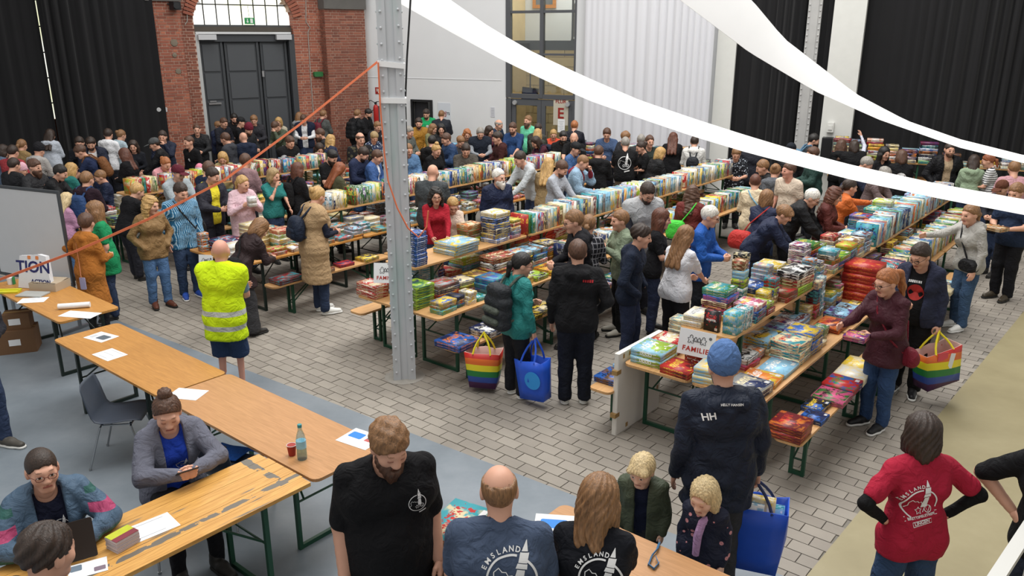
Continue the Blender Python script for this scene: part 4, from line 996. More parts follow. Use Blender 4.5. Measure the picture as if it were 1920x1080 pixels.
for rn, u, a, z, sz, tn, cols, cnt, words, txt in HERO:
    O = ROWS[rn][0]; zz = z+.001
    # clear the automatic boxes that would stand in the same spot
    R_ = max(sz[0], sz[1])*.5+.13
    pc = O+UV*u+AV*a
    BOXES[:] = [b for b in BOXES if b['w'][0] == 'hero' or not (abs((b['p']-pc).dot(UV)) < (sz[1]+b['s'][1])/2-.005 and abs((b['p']-pc).dot(AV)) < (sz[0]+b['s'][0])/2-.005 and abs(b['p'].z-z) < .34 and b['p'].z >= z-.02)]
    for q in range(cnt):
        b = add_box(pc+UV*random.Random(q*7+int(u*99)).uniform(-.012, .012)+Vector((0, 0, zz)), sz, RROW+tn, cols, ('hero', q, cnt, words)); b['txt'] = txt; zz += sz[2]+.0005
# back shelf boxes along the walls
def wall_table(px, off, F, D, ln, label):
    pass
BACK = []
def back_row(px0, px1, off, z, seed, name, h, raised=False, bias=None, hmin=2):
    t0_, _ = wW(px0, 250); t1_, _ = wW(px1, 250)
    mid = (t0_+t1_)/2; n_ = Vector((-WD.y, WD.x, 0)); L_ = t1_-t0_
    c = CO+WD*mid-n_*off; key = 'low'
    t = copy_tree(PROTO['low']); t.location = (c.x, c.y, 0); t.rotation_euler = (0, 0, math.atan2(WD.y, WD.x)); t['label'] = 'beer table '+name; t['group'] = 'tables along the back wall'
    zt = .77
    if raised:
        t2 = copy_tree(PROTO['up']); t2.location = (c.x, c.y, .77); t2.rotation_euler = t.rotation_euler; t2['label'] = 'raised table '+name; t2['group'] = 'tables along the back wall'; zt = 1.15
    r = random.Random(seed)
    for line in (-.15, .15):
        a = -1.05; k = 0
        while a < .95:
            l = r.uniform(.26, .38); nn = r.randint(hmin, h); zz = zt+.001
            for q in range(nn):
                hh = r.uniform(.05, .08); cols = (rcol(r, bias), rcol(r), rcol(r))
                add_box(c+WD*(a+l/2)-n_*line+Vector((0, 0, zz)), (l, .27, hh), t.rotation_euler.z+r.gauss(0, .04), cols, (cols[0], q, nn, k, 'front line' if line > 0 else 'rear line', name, 'flat')); zz += hh+.0005
            a += l+.03; k += 1
back_row(1130, 1200, .9, .77, 71, 'before the white curtain', 6, False, ['navy', 'black', 'purple'])
back_row(1240, 1310, .9, .77, 72, 'at the right end of the white curtain', 6, False, ['grey', 'black', 'white'])
back_row(1610, 1715, .9, .77, 73, 'before the wide black curtain', 7, True, ['black', 'navy', 'maroon', 'orange'], 4)
back_row(1820, 1920, 1.0, .77, 74, 'at the right edge of the black curtain', 3, True, ['white', 'grey', 'brown'], 1)
back_row(840, 920, 1.0, .77, 75, 'before the white wall', 3, False, ['white', 'sky'])
# rank the stacks that really stand in each line
G_ = {}
for b in BOXES:
    if b['w'][0] != 'hero': G_.setdefault((b['w'][5], b['w'][4]), {}).setdefault(b['w'][3], []).append(b)
for g in G_.values():
    for i, k in enumerate(sorted(g)):
        st = sorted(g[k], key=lambda b: b['p'].z)
        for q, b in enumerate(st): w_ = b['w']; b['w'] = (w_[0], q, len(st), i, w_[4], w_[5], w_[6])
# ---- the individually built ones are those that show largest
def px_area(b):
    p = b['p']; s_ = scale_at(p); sc = s_*s_*(b['s'][0]*b['s'][1]*.45+(b['s'][0]+b['s'][1])*.5*b['s'][2])
    if b['w'][0] == 'hero': return 1e9+sc
    # only the top ones of a stack show their cover
    if b['w'][6] == 'flat' and b['w'][1] < b['w'][2]-1: sc *= .55
    return sc
BOXES.sort(key=px_area, reverse=True)
def box_geo(bs):
    """vertex, face, uv and colour arrays for a list of boxes (body plus overlapping lid)"""
    n = len(bs); V = np.zeros((n, 16, 3)); C = np.zeros((3, n, 16, 4)); C[..., 3] = 1; SD = np.zeros((n, 16))
    q = np.array([(i, j, k) for i in (-1, 1) for j in (-1, 1) for k in (0, 1)], float)
    for i, b in enumerate(bs):
        x, y, z = b['s']; e = .004 if b['w'][0] == 'hero' or z < x*1.2 else .003
        bd = q*np.array(((x-e)/2, (y-e)/2, z*.55)); ld = q*np.array((x/2, y/2, z*.62)); ld[:, 2] += z*.38
        if z > x*1.5: ld = q*np.array((x/2, y/2, z)); bd = q*np.array((x*.3, y*.3, z*.5))
        P = np.vstack([bd, ld]); c, s_ = math.cos(b['rz']), math.sin(b['rz'])
        V[i, :, 0] = P[:, 0]*c-P[:, 1]*s_; V[i, :, 1] = P[:, 0]*s_+P[:, 1]*c; V[i, :, 2] = P[:, 2]
        for k in range(3): C[k, i, :, :3] = PLIN[b['c'][k]]*random.Random(i*3+k).uniform(.85, 1.08)
        SD[i] = b['seed']
    f0 = np.array([(0, 1, 3, 2), (6, 7, 5, 4), (4, 5, 1, 0), (2, 3, 7, 6), (0, 2, 6, 4), (5, 7, 3, 1)])
    f0 = np.array([(2, 0, 1, 3), (4, 6, 7, 5), (0, 4, 5, 1), (6, 2, 3, 7), (0, 2, 6, 4), (1, 5, 7, 3)])
    F1 = np.vstack([f0, f0+8]); uv1 = np.tile(np.array([(0, 0), (1, 0), (1, 1), (0, 1)], float), (12, 1))
    F = (F1[None]+(np.arange(n)*16)[:, None, None]).reshape(-1, 4); UVs = np.tile(uv1, (n, 1))
    return V, F, UVs, C, SD
def box_mesh(name, bs, absolute):
    V, F, UVs, C, SD = box_geo(bs)
    if absolute: V = V+np.array([tuple(b['p']) for b in bs])[:, None, :]
    me = mesh_np(name, V.reshape(-1, 3), F, [M_art]); uv = me.uv_layers.new(name='UVMap'); uv.data.foreach_set('uv', UVs.astype(np.float32).ravel())
    for k, nm in enumerate(('c1', 'c2', 'c3')):
        a = me.attributes.new(nm, 'FLOAT_COLOR', 'POINT'); a.data.foreach_set('color', C[k].astype(np.float32).ravel())
    a = me.attributes.new('seed', 'FLOAT', 'POINT'); a.data.foreach_set('value', SD.astype(np.float32).ravel())
    me.update(); return me
for i, b in enumerate(BOXES): b['seed'] = random.Random(i).random() if b['w'][0] != 'hero' else random.Random(b['w'][3]).random()
M_title = mat('title_white', 'f0efe8', .5, var=0); M_title_r = mat('title_red', 'a8322c', .5, var=0)
NIND = 300
for b in BOXES[:NIND]:
    o = link('game_box', box_mesh('game_box', [b], False)); o.location = b['p']; wv = b['w']
    if wv[0] == 'hero':
        lab = wv[3]
        if wv[2] > 1: lab += ', '+('topmost' if wv[1] == wv[2]-1 else 'lowest' if wv[1] == 0 else ordn(wv[1])+' from bottom')
        if b.get('txt'):
            x, y, z = b['s']; R_ = Rz(b['rz']); # lettering on the end that faces the aisle and on the lid
            cm = M_title_r if b['txt'] == 'Qwirkle' else M_title
            sz = min(z*.55, y*.9/len(b['txt'])*1.4)
            text_obj('title', b['txt'], sz, cm, o, R_ @ Vector((-x/2-.0012, 0, z*.55)), R_ @ Rz(-math.pi/2) @ Rx(math.pi/2))
    else:
        c1, q, n, k, tier, rn, kind = wv
        if kind == 'flat': lab = '%s box, %s%s stack from front, %s, %s' % (c1, '' if n == 1 else 'top of ' if q == n-1 else 'bottom of ' if q == 0 else ordn(q)+' up in ', ordn(k), tier, rn)
        else: lab = '%s upright box, %s from front, %s, %s' % (c1, ordn(k), tier, rn)
    tag(o, lab, 'game box', 'game boxes on the display tables')
rest = BOXES[NIND:]
if rest: tag(link('game_boxes', box_mesh('game_boxes', rest, True)), 'hundreds of colourful game boxes covering the display tables further back', 'game boxes', kind='stuff')
print('boxes', len(BOXES))
# ================================================================ people: smooth solid bodies grown around a posed skeleton
f32 = np.float32
def _ax(lo, n, res): return (lo+res*np.arange(n)).astype(f32)
def prim_box(p):
    if p[0] == 'c':
        a, b, r = np.array(p[1]), np.array(p[2]), max(p[3], p[4]); return np.minimum(a, b)-r, np.maximum(a, b)+r
    c = np.array(p[1]); r = max(p[2]); return c-r, c+r
def prim_eval(p, X, Y, Z):
    if p[0] == 'c':
        a, b = np.array(p[1], f32), np.array(p[2], f32); ba = b-a; bb = float(ba@ba)+1e-9
        x, y, z = X-a[0], Y-a[1], Z-a[2]
        t = np.clip((x*ba[0]+y*ba[1]+z*ba[2])/bb, 0, 1)
        return np.sqrt((x-t*ba[0])**2+(y-t*ba[1])**2+(z-t*ba[2])**2)-(p[3]+t*(p[4]-p[3]))
    c = np.array(p[1], f32); x, y, z = X-c[0], Y-c[1], Z-c[2]
    if len(p) > 3 and p[3] is not None:
        R = np.array(p[3], f32).T
        x, y, z = R[0, 0]*x+R[0, 1]*y+R[0, 2]*z, R[1, 0]*x+R[1, 1]*y+R[1, 2]*z, R[2, 0]*x+R[2, 1]*y+R[2, 2]*z
    if p[0] == 'b':
        return np.maximum(np.maximum(np.abs(x)-p[2][0], np.abs(y)-p[2][1]), np.abs(z)-p[2][2])
    r = p[2]; k0 = np.sqrt((x/r[0])**2+(y/r[1])**2+(z/r[2])**2); k1 = np.sqrt((x/r[0]**2)**2+(y/r[1]**2)**2+(z/r[2]**2)**2)
    return k0*(k0-1)/np.maximum(k1, 1e-6)
def sdf_mesh(prims, res, k=.04, cuts=(), subs=(), noise=None, late=(), rag=0.):
    """surface of the smooth union of prims, minus subs, clipped by planes n.p <= d"""
    bs = [prim_box(p) for p in list(prims)+list(late)]; lo = np.min([b[0] for b in bs], 0)-2.5*res; hi = np.max([b[1] for b in bs], 0)+2.5*res
    for n, d in cuts:
        for i in range(3):
            if abs(n[i]) > .999:
                if n[i] > 0: hi[i] = min(hi[i], d+3*res)
                else: lo[i] = max(lo[i], -d-3*res)
    sh = np.maximum(np.ceil((hi-lo)/res).astype(int)+1, 2)
    ax = [_ax(lo[i], sh[i], res) for i in range(3)]
    D = np.full(sh, .3, f32)
    for li, group in enumerate((prims, late)):
        kk = k if li == 0 else .014
        for p in group:
            b0, b1 = prim_box(p); m = kk+2.2*res
            i0 = np.maximum(np.floor((b0-m-lo)/res).astype(int), 0); i1 = np.minimum(np.ceil((b1+m-lo)/res).astype(int)+1, sh)
            if (i1 <= i0).any(): continue
            sl = tuple(slice(i0[i], i1[i]) for i in range(3))
            d = prim_eval(p, ax[0][sl[0]][:, None, None], ax[1][sl[1]][None, :, None], ax[2][sl[2]][None, None, :])
            c = D[sl]; h = np.maximum(kk-np.abs(c-d), 0)/kk
            D[sl] = np.minimum(c, d)-h*h*kk*.25
    X, Y, Z = ax[0][:, None, None], ax[1][None, :, None], ax[2][None, None, :]
    if noise is not None: D += noise(X, Y, Z).astype(f32)
    for p in subs: D = np.maximum(D, -prim_eval(p, X, Y, Z))
    for n, d in cuts: D = np.maximum(D, n[0]*X+n[1]*Y+n[2]*Z-d+(rag*np.sin(95*X+30*np.sin(40*Z))*np.sin(60*Y+30*X) if rag else 0))
    D[0] = D[-1] = .1; D[:, 0] = D[:, -1] = .1; D[:, :, 0] = D[:, :, -1] = .1
    return nets(D, lo, res)
_CO = np.array([(i, j, k) for i in (0, 1) for j in (0, 1) for k in (0, 1)])
_ED = [(a, b) for a in range(8) for b in range(a+1, 8) if np.abs(_CO[a]-_CO[b]).sum() == 1]
def nets(D, lo, res):
    I = D < 0; nx, ny, nz = D.shape
    cnt = sum(I[i:nx-1+i, j:ny-1+j, k:nz-1+k].astype(np.int8) for i, j, k in _CO)
    act = np.argwhere((cnt > 0) & (cnt < 8))
    if not len(act): return np.zeros((0, 3)), np.zeros((0, 4), int)
    vals = np.stack([D[act[:, 0]+i, act[:, 1]+j, act[:, 2]+k] for i, j, k in _CO], 1)
    P = np.zeros((len(act), 3)); W = np.zeros(len(act))
    for a, b in _ED:
        va, vb = vals[:, a], vals[:, b]; m = (va < 0) != (vb < 0)
        t = np.where(m, va/np.where(m, va-vb, 1), 0)
        P += m[:, None]*(_CO[a]+t[:, None]*(_CO[b]-_CO[a])); W += m
    V = lo+res*(act+P/W[:, None])
    idx = np.full((nx-1, ny-1, nz-1), -1, np.int32); idx[act[:, 0], act[:, 1], act[:, 2]] = np.arange(len(act))
    Q = []
    for axn in range(3):
        s0 = [slice(None)]*3; s1 = [slice(None)]*3; s0[axn] = slice(0, -1); s1[axn] = slice(1, None)
        e = np.argwhere(I[tuple(s0)] != I[tuple(s1)]); o1, o2 = [(1, 2), (2, 0), (0, 1)][axn]
        e = e[(e[:, o1] > 0) & (e[:, o2] > 0)]
        e = e[(e[:, o1] < D.shape[o1]-1) & (e[:, o2] < D.shape[o2]-1)]
        f = I[e[:, 0], e[:, 1], e[:, 2]]
        def g(d1, d2): q = e.copy(); q[:, o1] -= d1; q[:, o2] -= d2; return idx[q[:, 0], q[:, 1], q[:, 2]]
        q = np.stack([g(1, 1), g(0, 1), g(0, 0), g(1, 0)], 1); q[~f] = q[~f][:, ::-1]; Q.append(q)
    Q = np.vstack(Q); Q = Q[(Q >= 0).all(1)]
    return V, Q
# ---- cloth, skin, hair materials
def cloth(col, pattern=None, rough=.85):
    key = ('cloth', col, pattern)
    if key in MATS: return MATS[key]
    m, nt, b = new_mat('cloth_'+(pattern or 'plain')); L = nt.links; c = lin(col)
    tc = N(nt, 'ShaderNodeTexCoord'); n = N(nt, 'ShaderNodeTexNoise'); n.inputs['Scale'].default_value = 5; n.inputs['Detail'].default_value = 4; L.new(tc.outputs['Object'], n.inputs['Vector'])
    mx = N(nt, 'ShaderNodeMix', data_type='RGBA'); v = .3 if pattern == 'denim' else .14
    mx.inputs[6].default_value = (*[x*(1-v) for x in c], 1); mx.inputs[7].default_value = (*[min(1, x*(1+v)+(.01 if pattern == 'denim' else 0)) for x in c], 1)
    L.new(n.outputs['Fac'], mx.inputs[0]); out = mx.outputs[2]
    def over(fac, col2):
        q = N(nt, 'ShaderNodeMix', data_type='RGBA'); L.new(fac, q.inputs[0]); L.new(out, q.inputs[6]); q.inputs[7].default_value = (*lin(col2), 1); return q.outputs[2]
    sx = N(nt, 'ShaderNodeSeparateXYZ'); L.new(tc.outputs['Object'], sx.inputs[0])
    def M2(op, a, bb): 
        q = N(nt, 'ShaderNodeMath', operation=op)
        for i, t in enumerate((a, bb)):
            if isinstance(t, (int, float)): q.inputs[i].default_value = t
            else: L.new(t, q.inputs[i])
        return q.outputs[0]
    if pattern and pattern.startswith('stripe'): out = over(M2('GREATER_THAN', M2('FRACT', M2('MULTIPLY', sx.outputs[2], 26.), 0), .62), pattern.split('_')[1] if '_' in pattern else '22242a')
    if pattern == 'vstripe': out = over(M2('GREATER_THAN', M2('FRACT', M2('MULTIPLY', M2('ADD', sx.outputs[0], sx.outputs[1]), 42.), 0), .66), 'a9cbe0')
    if pattern == 'check':
        a = M2('GREATER_THAN', M2('FRACT', M2('MULTIPLY', sx.outputs[2], 15.), 0), .8); d = M2('GREATER_THAN', M2('FRACT', M2('MULTIPLY', M2('ADD', sx.outputs[0], sx.outputs[1]), 15.), 0), .8); out = over(M2('MAXIMUM', a, d), '8d8d92')
    if pattern in ('leopard', 'floral', 'camo', 'dots'):
        vo = N(nt, 'ShaderNodeTexVoronoi'); vo.inputs['Scale'].default_value = {'leopard': 55, 'floral': 24, 'camo': 14, 'dots': 16}[pattern]; L.new(tc.outputs['Object'], vo.inputs['Vector'])
        lo_, hi_ = {'leopard': (.2, '3a2a1d'), 'floral': (.33, 'b9c3cf'), 'camo': (.4, '4a4635'), 'dots': (.22, 'c98a8f')}[pattern]; out = over(M2('LESS_THAN', vo.outputs['Distance'], lo_), hi_)
    if pattern == 'hivis':
        z = sx.outputs[2]
        for z0 in (1.005, .845): out = over(M2('MULTIPLY', M2('GREATER_THAN', z, z0), M2('LESS_THAN', z, z0+.055)), 'b9bcb8')
    if pattern == 'hivis_line': pass
    if pattern == 'fleece':     # colour bands on sleeves
        wv = N(nt, 'ShaderNodeMapRange'); q = M2('FRACT', M2('MULTIPLY', sx.outputs[2], 4.5), 0)
        side = M2('GREATER_THAN', M2('ABSOLUTE', sx.outputs[0], 0), .2)
        out = over(M2('MULTIPLY', side, M2('MULTIPLY', M2('GREATER_THAN', q, .1), M2('LESS_THAN', q, .34))), 'a8446a'); out = over(M2('MULTIPLY', side, M2('MULTIPLY', M2('GREATER_THAN', q, .55), M2('LESS_THAN', q, .72))), '2f5a55')
    L.new(out, b.inputs['Base Color']); b.inputs['Roughness'].default_value = rough; b.inputs['Specular IOR Level'].default_value = .25
    if pattern == 'hivis': b.inputs['Emission Color'].default_value = (*c, 1); b.inputs['Emission Strength'].default_value = .0
    w1 = N(nt, 'ShaderNodeTexNoise'); w1.inputs['Scale'].default_value = 11; w1.inputs['Detail'].default_value = 3; w1.inputs['Distortion'].default_value = 1.5; L.new(tc.outputs['Object'], w1.inputs['Vector'])
    bp = N(nt, 'ShaderNodeBump'); bp.inputs['Strength'].default_value = .65; bp.inputs['Distance'].default_value = .04; L.new(w1.outputs['Fac'], bp.inputs['Height']); L.new(bp.outputs['Normal'], b.inputs['Normal'])
    MATS[key] = m; return m
def hair_mat(col):
    key = ('hair', col)
    if key in MATS: return MATS[key]
    m, nt, b = new_mat('hair'); L = nt.links; c = lin(col)
    tc = N(nt, 'ShaderNodeTexCoord'); mp = N(nt, 'ShaderNodeMapping'); mp.inputs['Scale'].default_value = (60, 60, 9); L.new(tc.outputs['Object'], mp.inputs[0])
    n = N(nt, 'ShaderNodeTexNoise'); n.inputs['Scale'].default_value = 1.6; n.inputs['Detail'].default_value = 4; n.inputs['Distortion'].default_value = 1.; L.new(mp.outputs[0], n.inputs['Vector'])
    r = N(nt, 'ShaderNodeValToRGB'); e = r.color_ramp.elements; e[0].position = .3; e[1].position = .7
    e[0].color = (*[v*.55 for v in c], 1); e[1].color = (*[min(1, v*1.45) for v in c], 1); L.new(n.outputs['Fac'], r.inputs[0]); L.new(r.outputs[0], b.inputs['Base Color'])
    bp = N(nt, 'ShaderNodeBump'); bp.inputs['Strength'].default_value = .7; bp.inputs['Distance'].default_value = .006; L.new(n.outputs['Fac'], bp.inputs['Height']); L.new(bp.outputs['Normal'], b.inputs['Normal'])
    b.inputs['Roughness'].default_value = .5; MATS[key] = m; return m
def skin_mat(col):
    key = ('skin', col)
    if key in MATS: return MATS[key]
    m = mat('skin', col, .5, var=.08, vscale=14, spec=.35); MATS[key] = m; return m
def brow_mat(h, sk): a, b = lin(h), lin(sk); return mat('eyebrow', tuple(round(x*.6+y*.4, 3) for x, y in zip(a, b)), .7, var=0)
def lid_mat(sk): return mat('eyelid', tuple(round(x*f, 3) for x, f in zip(lin(sk), (.62, .5, .48))), .6, var=0)
SKIN = {'fair': 'd2a088', 'mid': 'c68f74', 'rosy': 'd39a86', 'tan': 'b07a5c', 'pale': 'dcb19a'}
HAIR = {'black': '1b1715', 'dark': '33251d', 'brown': '54392a', 'light': '84603f', 'blond': 'b8935c', 'pale': 'cdb68a', 'red': '854a2c', 'auburn': '5c3526', 'grey': '8f8a83', 'white': 'd9d5cd', 'greyblond': 'a0875f', 'ginger': 'a3653a'}
M_eye = mat('eye_white', 'd8d4cf', .3, var=0); M_iris = mat('iris', '33261e', .3, var=0); M_lip = mat('lips', 'a8655a', .5, var=.05); M_sole = mat('shoe_sole', 'dcdcd8', .6, var=.05)
# ---- head, hand, hair and shoe templates (metres, head centre at the origin, looking along -y)
HEAD_P = [('e', (0, .018, .03), (.076, .096, .092)), ('e', (0, -.022, -.035), (.06, .07, .078)), ('c', (-.014, -.066, -.092), (.014, -.066, -.092), .024, .024), ('c', (0, -.088, .018), (0, -.108, -.022), .009, .0145),
          ('c', (-.034, -.078, .032), (.034, -.078, .032), .013, .013), ('e', (-.038, -.056, -.02), (.03, .032, .03)), ('e', (.038, -.056, -.02), (.03, .032, .03)), ('c', (0, .012, -.05), (0, .03, -.15), .054, .055)]
HEAD_L = [('c', (-.02, -.084, -.058), (.02, -.084, -.058), .0085, .0085), ('e', (-.079, .012, -.004), (.011, .024, .034)), ('e', (.079, .012, -.004), (.011, .024, .034)), ('e', (-.031, -.081, .01), (.0135, .0125, .0125)), ('e', (.031, -.081, .01), (.0135, .0125, .0125)),
          ('e', (-.012, -.103, -.024), (.009, .01, .008)), ('e', (.012, -.103, -.024), (.009, .01, .008))]
HEAD_S = [('e', (-.032, -.106, .009), (.019, .016, .012)), ('e', (.032, -.106, .009), (.019, .016, .012))]
_T = {}
def head_tpl(res):
    if ('head', res) in _T: return _T['head', res]
    V, F = sdf_mesh(HEAD_P, res, .028, late=(), subs=HEAD_S if res < .01 else ())
    if res < .01: V, F = sdf_mesh(HEAD_P, res, .028, subs=(), late=HEAD_L)
    else: V, F = sdf_mesh(HEAD_P+HEAD_L[1:3], res, .024)
    C = V[F].mean(1); x, y, z = np.abs(C[:, 0]), C[:, 1], C[:, 2]; mi = np.zeros(len(F), int)
    fr = y < -.06
    w = .003 if res < .01 else .006
    mi[fr & (np.abs(x-.031) < .014) & (np.abs(z-.010) < .0065+w*.4) & (y < -.075)] = 1
    mi[fr & (np.abs(x-.031) < .0062+w*.3) & (np.abs(z-.010) < .0065+w*.4) & (y < -.075)] = 2
    mi[fr & (np.abs(z-.039) < w*.9) & (x > .016) & (x < .048)] = 3
    mi[fr & (np.abs(z+.058) < .0065+w*.3) & (x < .023) & (y < -.075)] = 4
    if res >= .01: mi[(mi == 1)] = 2
    _T['head', res] = (V, F, mi); return _T['head', res]
def hand_tpl(style, res):
    key = ('hand', style, res)
    if key in _T: return _T[key]
    P = []; curl = {'relax': .35, 'grip': 1.15, 'flat': .08, 'point': .5}[style]
    P.append(('e', (.045, .0, .0), (.052, .040, .016)))
    for k, (y, l, s0) in enumerate(((.030, .070, .0), (.010, .078, .03), (-.011, .072, .06), (-.030, .056, .1))):
        a = np.array((.082-.003*k, y, .002)); P.append(('c', (.02, y*.7, 0), tuple(a), .0125, .0105)); ang = curl*.55+s0*.4
        for seg, f in enumerate((.45, .32, .23)):
            b = a+l*f*np.array((math.cos(ang), (y*.6 if seg == 0 else 0)*.3, math.sin(ang))); P.append(('c', tuple(a), tuple(b), .0098-.0009*seg, .009-.0009*seg)); a = b; ang += curl*.75
    th = [(.018, .022, .004), (.045, .045, .012+.02*curl), (.068, .05-.012*curl, .018+.03*curl), (.086, .048-.02*curl, .022+.035*curl)]
    for a, b, r in zip(th[:-1], th[1:], (.0135, .0115, .0105)): P.append(('c', a, b, r, r-.001))
    P.append(('c', (-.03, 0, 0), (.02, 0, 0), .024, .026))
    _T[key] = sdf_mesh(P, res, .007); return _T[key]
def hair_tpl(style, res):
    key = ('hair', style, res)
    if key in _T: return _T[key]
    t = .012; P = [('e', (0, .022, .036), (.078+t, .097+t, .094+t))]; cuts = []; subs = []; late = []
    ncl = lambda A, f: (lambda X, Y, Z: A*np.sin(f*np.arctan2(X, Y+.02)+9*np.sin(14*Z))*np.ones_like(Z+X+Y)+A*.6*np.sin(47*X+31*Z)*np.sin(39*Y))
    nz = ncl(.0035, 23)
    line = (0, -.66, -.75)   # keep above a line falling from forehead to nape
    def hl(z_at, y_at, slope=.85):     # z > z_at - slope*(y-y_at)  ->  -z - slope*y <= -(z_at+slope*y_at)
        n = math.sqrt(1+slope*slope); return ((0, -slope/n, -1/n), -(z_at+slope*y_at)/n)
    if style == 'short': cuts = [hl(.08, -.09, .95)]
    elif style == 'buzz': P = [('e', (0, .02, .032), (.083, .103, .1))]; cuts = [hl(.078, -.09, .95)]; nz = None
    elif style == 'crop': P = [('e', (0, .018, .044), (.092, .112, .1))]; cuts = [hl(.072, -.09, .9)]; nz = ncl(.005, 13)
    elif style == 'curly':
        P = [('e', (0, .02, .045), (.096, .115, .1))]; cuts = [hl(.074, -.1, .9)]
        nz = lambda X, Y, Z: .0085*np.sin(75*X)*np.sin(70*Y+1)*np.sin(80*Z)
    elif style == 'balding': cuts = [((0, -.5, -.866), .015), ((0, .25, .968), .072)]; P = [('e', (0, .022, .03), (.084, .106, .1))]; nz = None
    elif style == 'fringe': P = [('e', (0, .012, .04), (.094, .118, .1)), ('c', (-.05, -.08, .05), (.05, -.08, .05), .035, .035)]; cuts = [hl(.046, -.1, .66)]
    elif style in ('bob', 'chin', 'long', 'longback', 'wavy'):
        P = [('e', (0, .022, .036), (.096, .113, .107)), ('e', (0, .04, -.04), (.1, .085, .105))]
        if style == 'bob': P += [('c', (-.07, .0, -.04), (-.072, -.0, -.09), .034, .03), ('c', (.07, .0, -.04), (.072, -.0, -.09), .034, .03), ('c', (0, .07, -.04), (0, .075, -.11), .05, .045)]
        if style == 'chin': P += [('c', (-.07, -.01, -.03), (-.085, -.02, -.17), .036, .03), ('c', (.07, -.01, -.03), (.085, -.02, -.17), .036, .03), ('c', (-.03, .07, -.04), (-.04, .085, -.2), .05, .04), ('c', (.03, .07, -.04), (.04, .085, -.2), .05, .04)]
        if style in ('long', 'wavy'):
            for x in (-.075, -.03, .03, .075): P.append(('c', (x, .05 if abs(x) < .05 else .015, -.03), (x*1.25, .085 if abs(x) < .05 else .045, -.30), .046, .03))
            for x in (-.08, .08): P.append(('c', (x, -.01, -.02), (x*1.15, -.03, -.22), .026, .022))
        if style == 'longback':
            for x in (-.06, 0, .06): P.append(('c', (x, .06, -.03), (x*1.2, .11, -.36), .05, .03))
        subs = [('e', (0, -.1, -.022), (.064, .1, .1)), ('c', (0, -.07, -.12), (0, -.12, -.4), .07, .1)]
        if style == 'wavy': nz = lambda X, Y, Z: .009*np.sin(38*X+22*np.sin(20*Z))*np.sin(45*Z+20*Y)
        else: nz = ncl(.004, 24)
    elif style in ('pony', 'bun', 'topbun', 'tied'):
        P = [('e', (0, .022, .034), (.09, .109, .105))]; cuts = []
        cuts_main = [hl(.086, -.085, 1.0)]
        V1, F1 = sdf_mesh(P, res, .03, cuts_main, noise=nz)
        if style == 'pony': Q = [('c', (0, .12, .06), (0, .165, .03), .03, .034), ('c', (0, .165, .03), (0, .17, -.12), .038, .034), ('c', (0, .17, -.12), (0, .15, -.26), .034, .014)]
        elif style == 'tied': Q = [('c', (0, .11, .0), (0, .13, -.03), .026, .03), ('c', (0, .13, -.03), (0, .115, -.15), .032, .018)]
        elif style == 'bun': Q = [('e', (0, .13, .05), (.042, .04, .042))]
        else: Q = [('e', (0, .05, .14), (.048, .048, .042))]
        V2, F2 = sdf_mesh(Q, res, .02, noise=nz); _T[key] = (np.vstack([V1, V2]), np.vstack([F1, F2+len(V1)])); return _T[key]
    elif style == 'beanie':
        P = [('e', (0, .016, .055), (.098, .116, .112)), ('e', (0, .03, .1), (.07, .085, .085))]; cuts = [hl(.045, -.1, .42)]; nz = lambda X, Y, Z: .002*np.sin(70*np.arctan2(X, Y))+0*Z
        late = []
    elif style == 'cap':
        P = [('e', (0, .018, .045), (.094, .113, .1))]; cuts = [hl(.05, -.1, .25)]; nz = None
        V1, F1 = sdf_mesh(P, res, .03, cuts); V2, F2 = sdf_mesh([('e', (0, -.13, .05), (.075, .075, .012))], min(res, .008), .02); _T[key] = (np.vstack([V1, V2]), np.vstack([F1, F2+len(V1)])); return _T[key]
    elif style == 'beard':
        P = [('e', (0, -.03, -.06), (.072, .079, .08)), ('c', (0, -.075, -.1), (0, -.085, -.15), .045, .03)]; cuts = [((0, .45, .893), -.045), ((0, .9, .43), .01)]
        subs = [('e', (0, -.1, -.052), (.022, .03, .011))]; nz = ncl(.003, 17)
        cuts = [((0, 0.25, .968), -.042)]
    elif style == 'stubble':
        P = [('e', (0, -.024, -.04), (.0635, .0735, .081)), ('c', (-.014, -.066, -.092), (.014, -.066, -.092), .0275, .0275)]; cuts = [((0, 0.3, .954), -.045)]; subs = [('e', (0, -.1, -.055), (.024, .03, .012))]; nz = None
    _T[key] = sdf_mesh(P, res, .03, cuts, subs, nz, rag=.007 if style in ('short', 'crop', 'curly', 'fringe', 'balding', 'buzz') else 0.); return _T[key]
def shoe_mesh(style, col):
    key = ('shoe', style, col)
    if key in _T: return _T[key]
    res = .011
    up = [('c', (0, .06, .055), (0, -.02, .05), .04, .04), ('c', (0, -.02, .045), (0, -.13, .032), .042, .034), ('c', (0, .055, .06), (0, .06, .115), .04, .042)]
    if style == 'boot': up.append(('c', (0, .06, .1), (0, .06, .2), .045, .05))
    V1, F1 = sdf_mesh(up, res, .03, [((0, 0, -1), -.02)])
    so = [('c', (0, .06, .02), (0, -.03, .02), .046, .043), ('c', (0, -.03, .02), (-.0, -.135, .02), .047, .04)]
    V2, F2 = sdf_mesh(so, res, .03, [((0, 0, -1), 0.), ((0, 0, 1), .027)])
    me = mesh_np('shoe', np.vstack([V1, V2]), np.vstack([F1, F2+len(V1)]), [mat('shoe_leather', col, .5, var=.1), M_sole if style == 'sneaker' else mat('dark_sole', '20201f', .7, var=0)], [0]*len(F1)+[1]*len(F2), True)
    _T[key] = me; return me
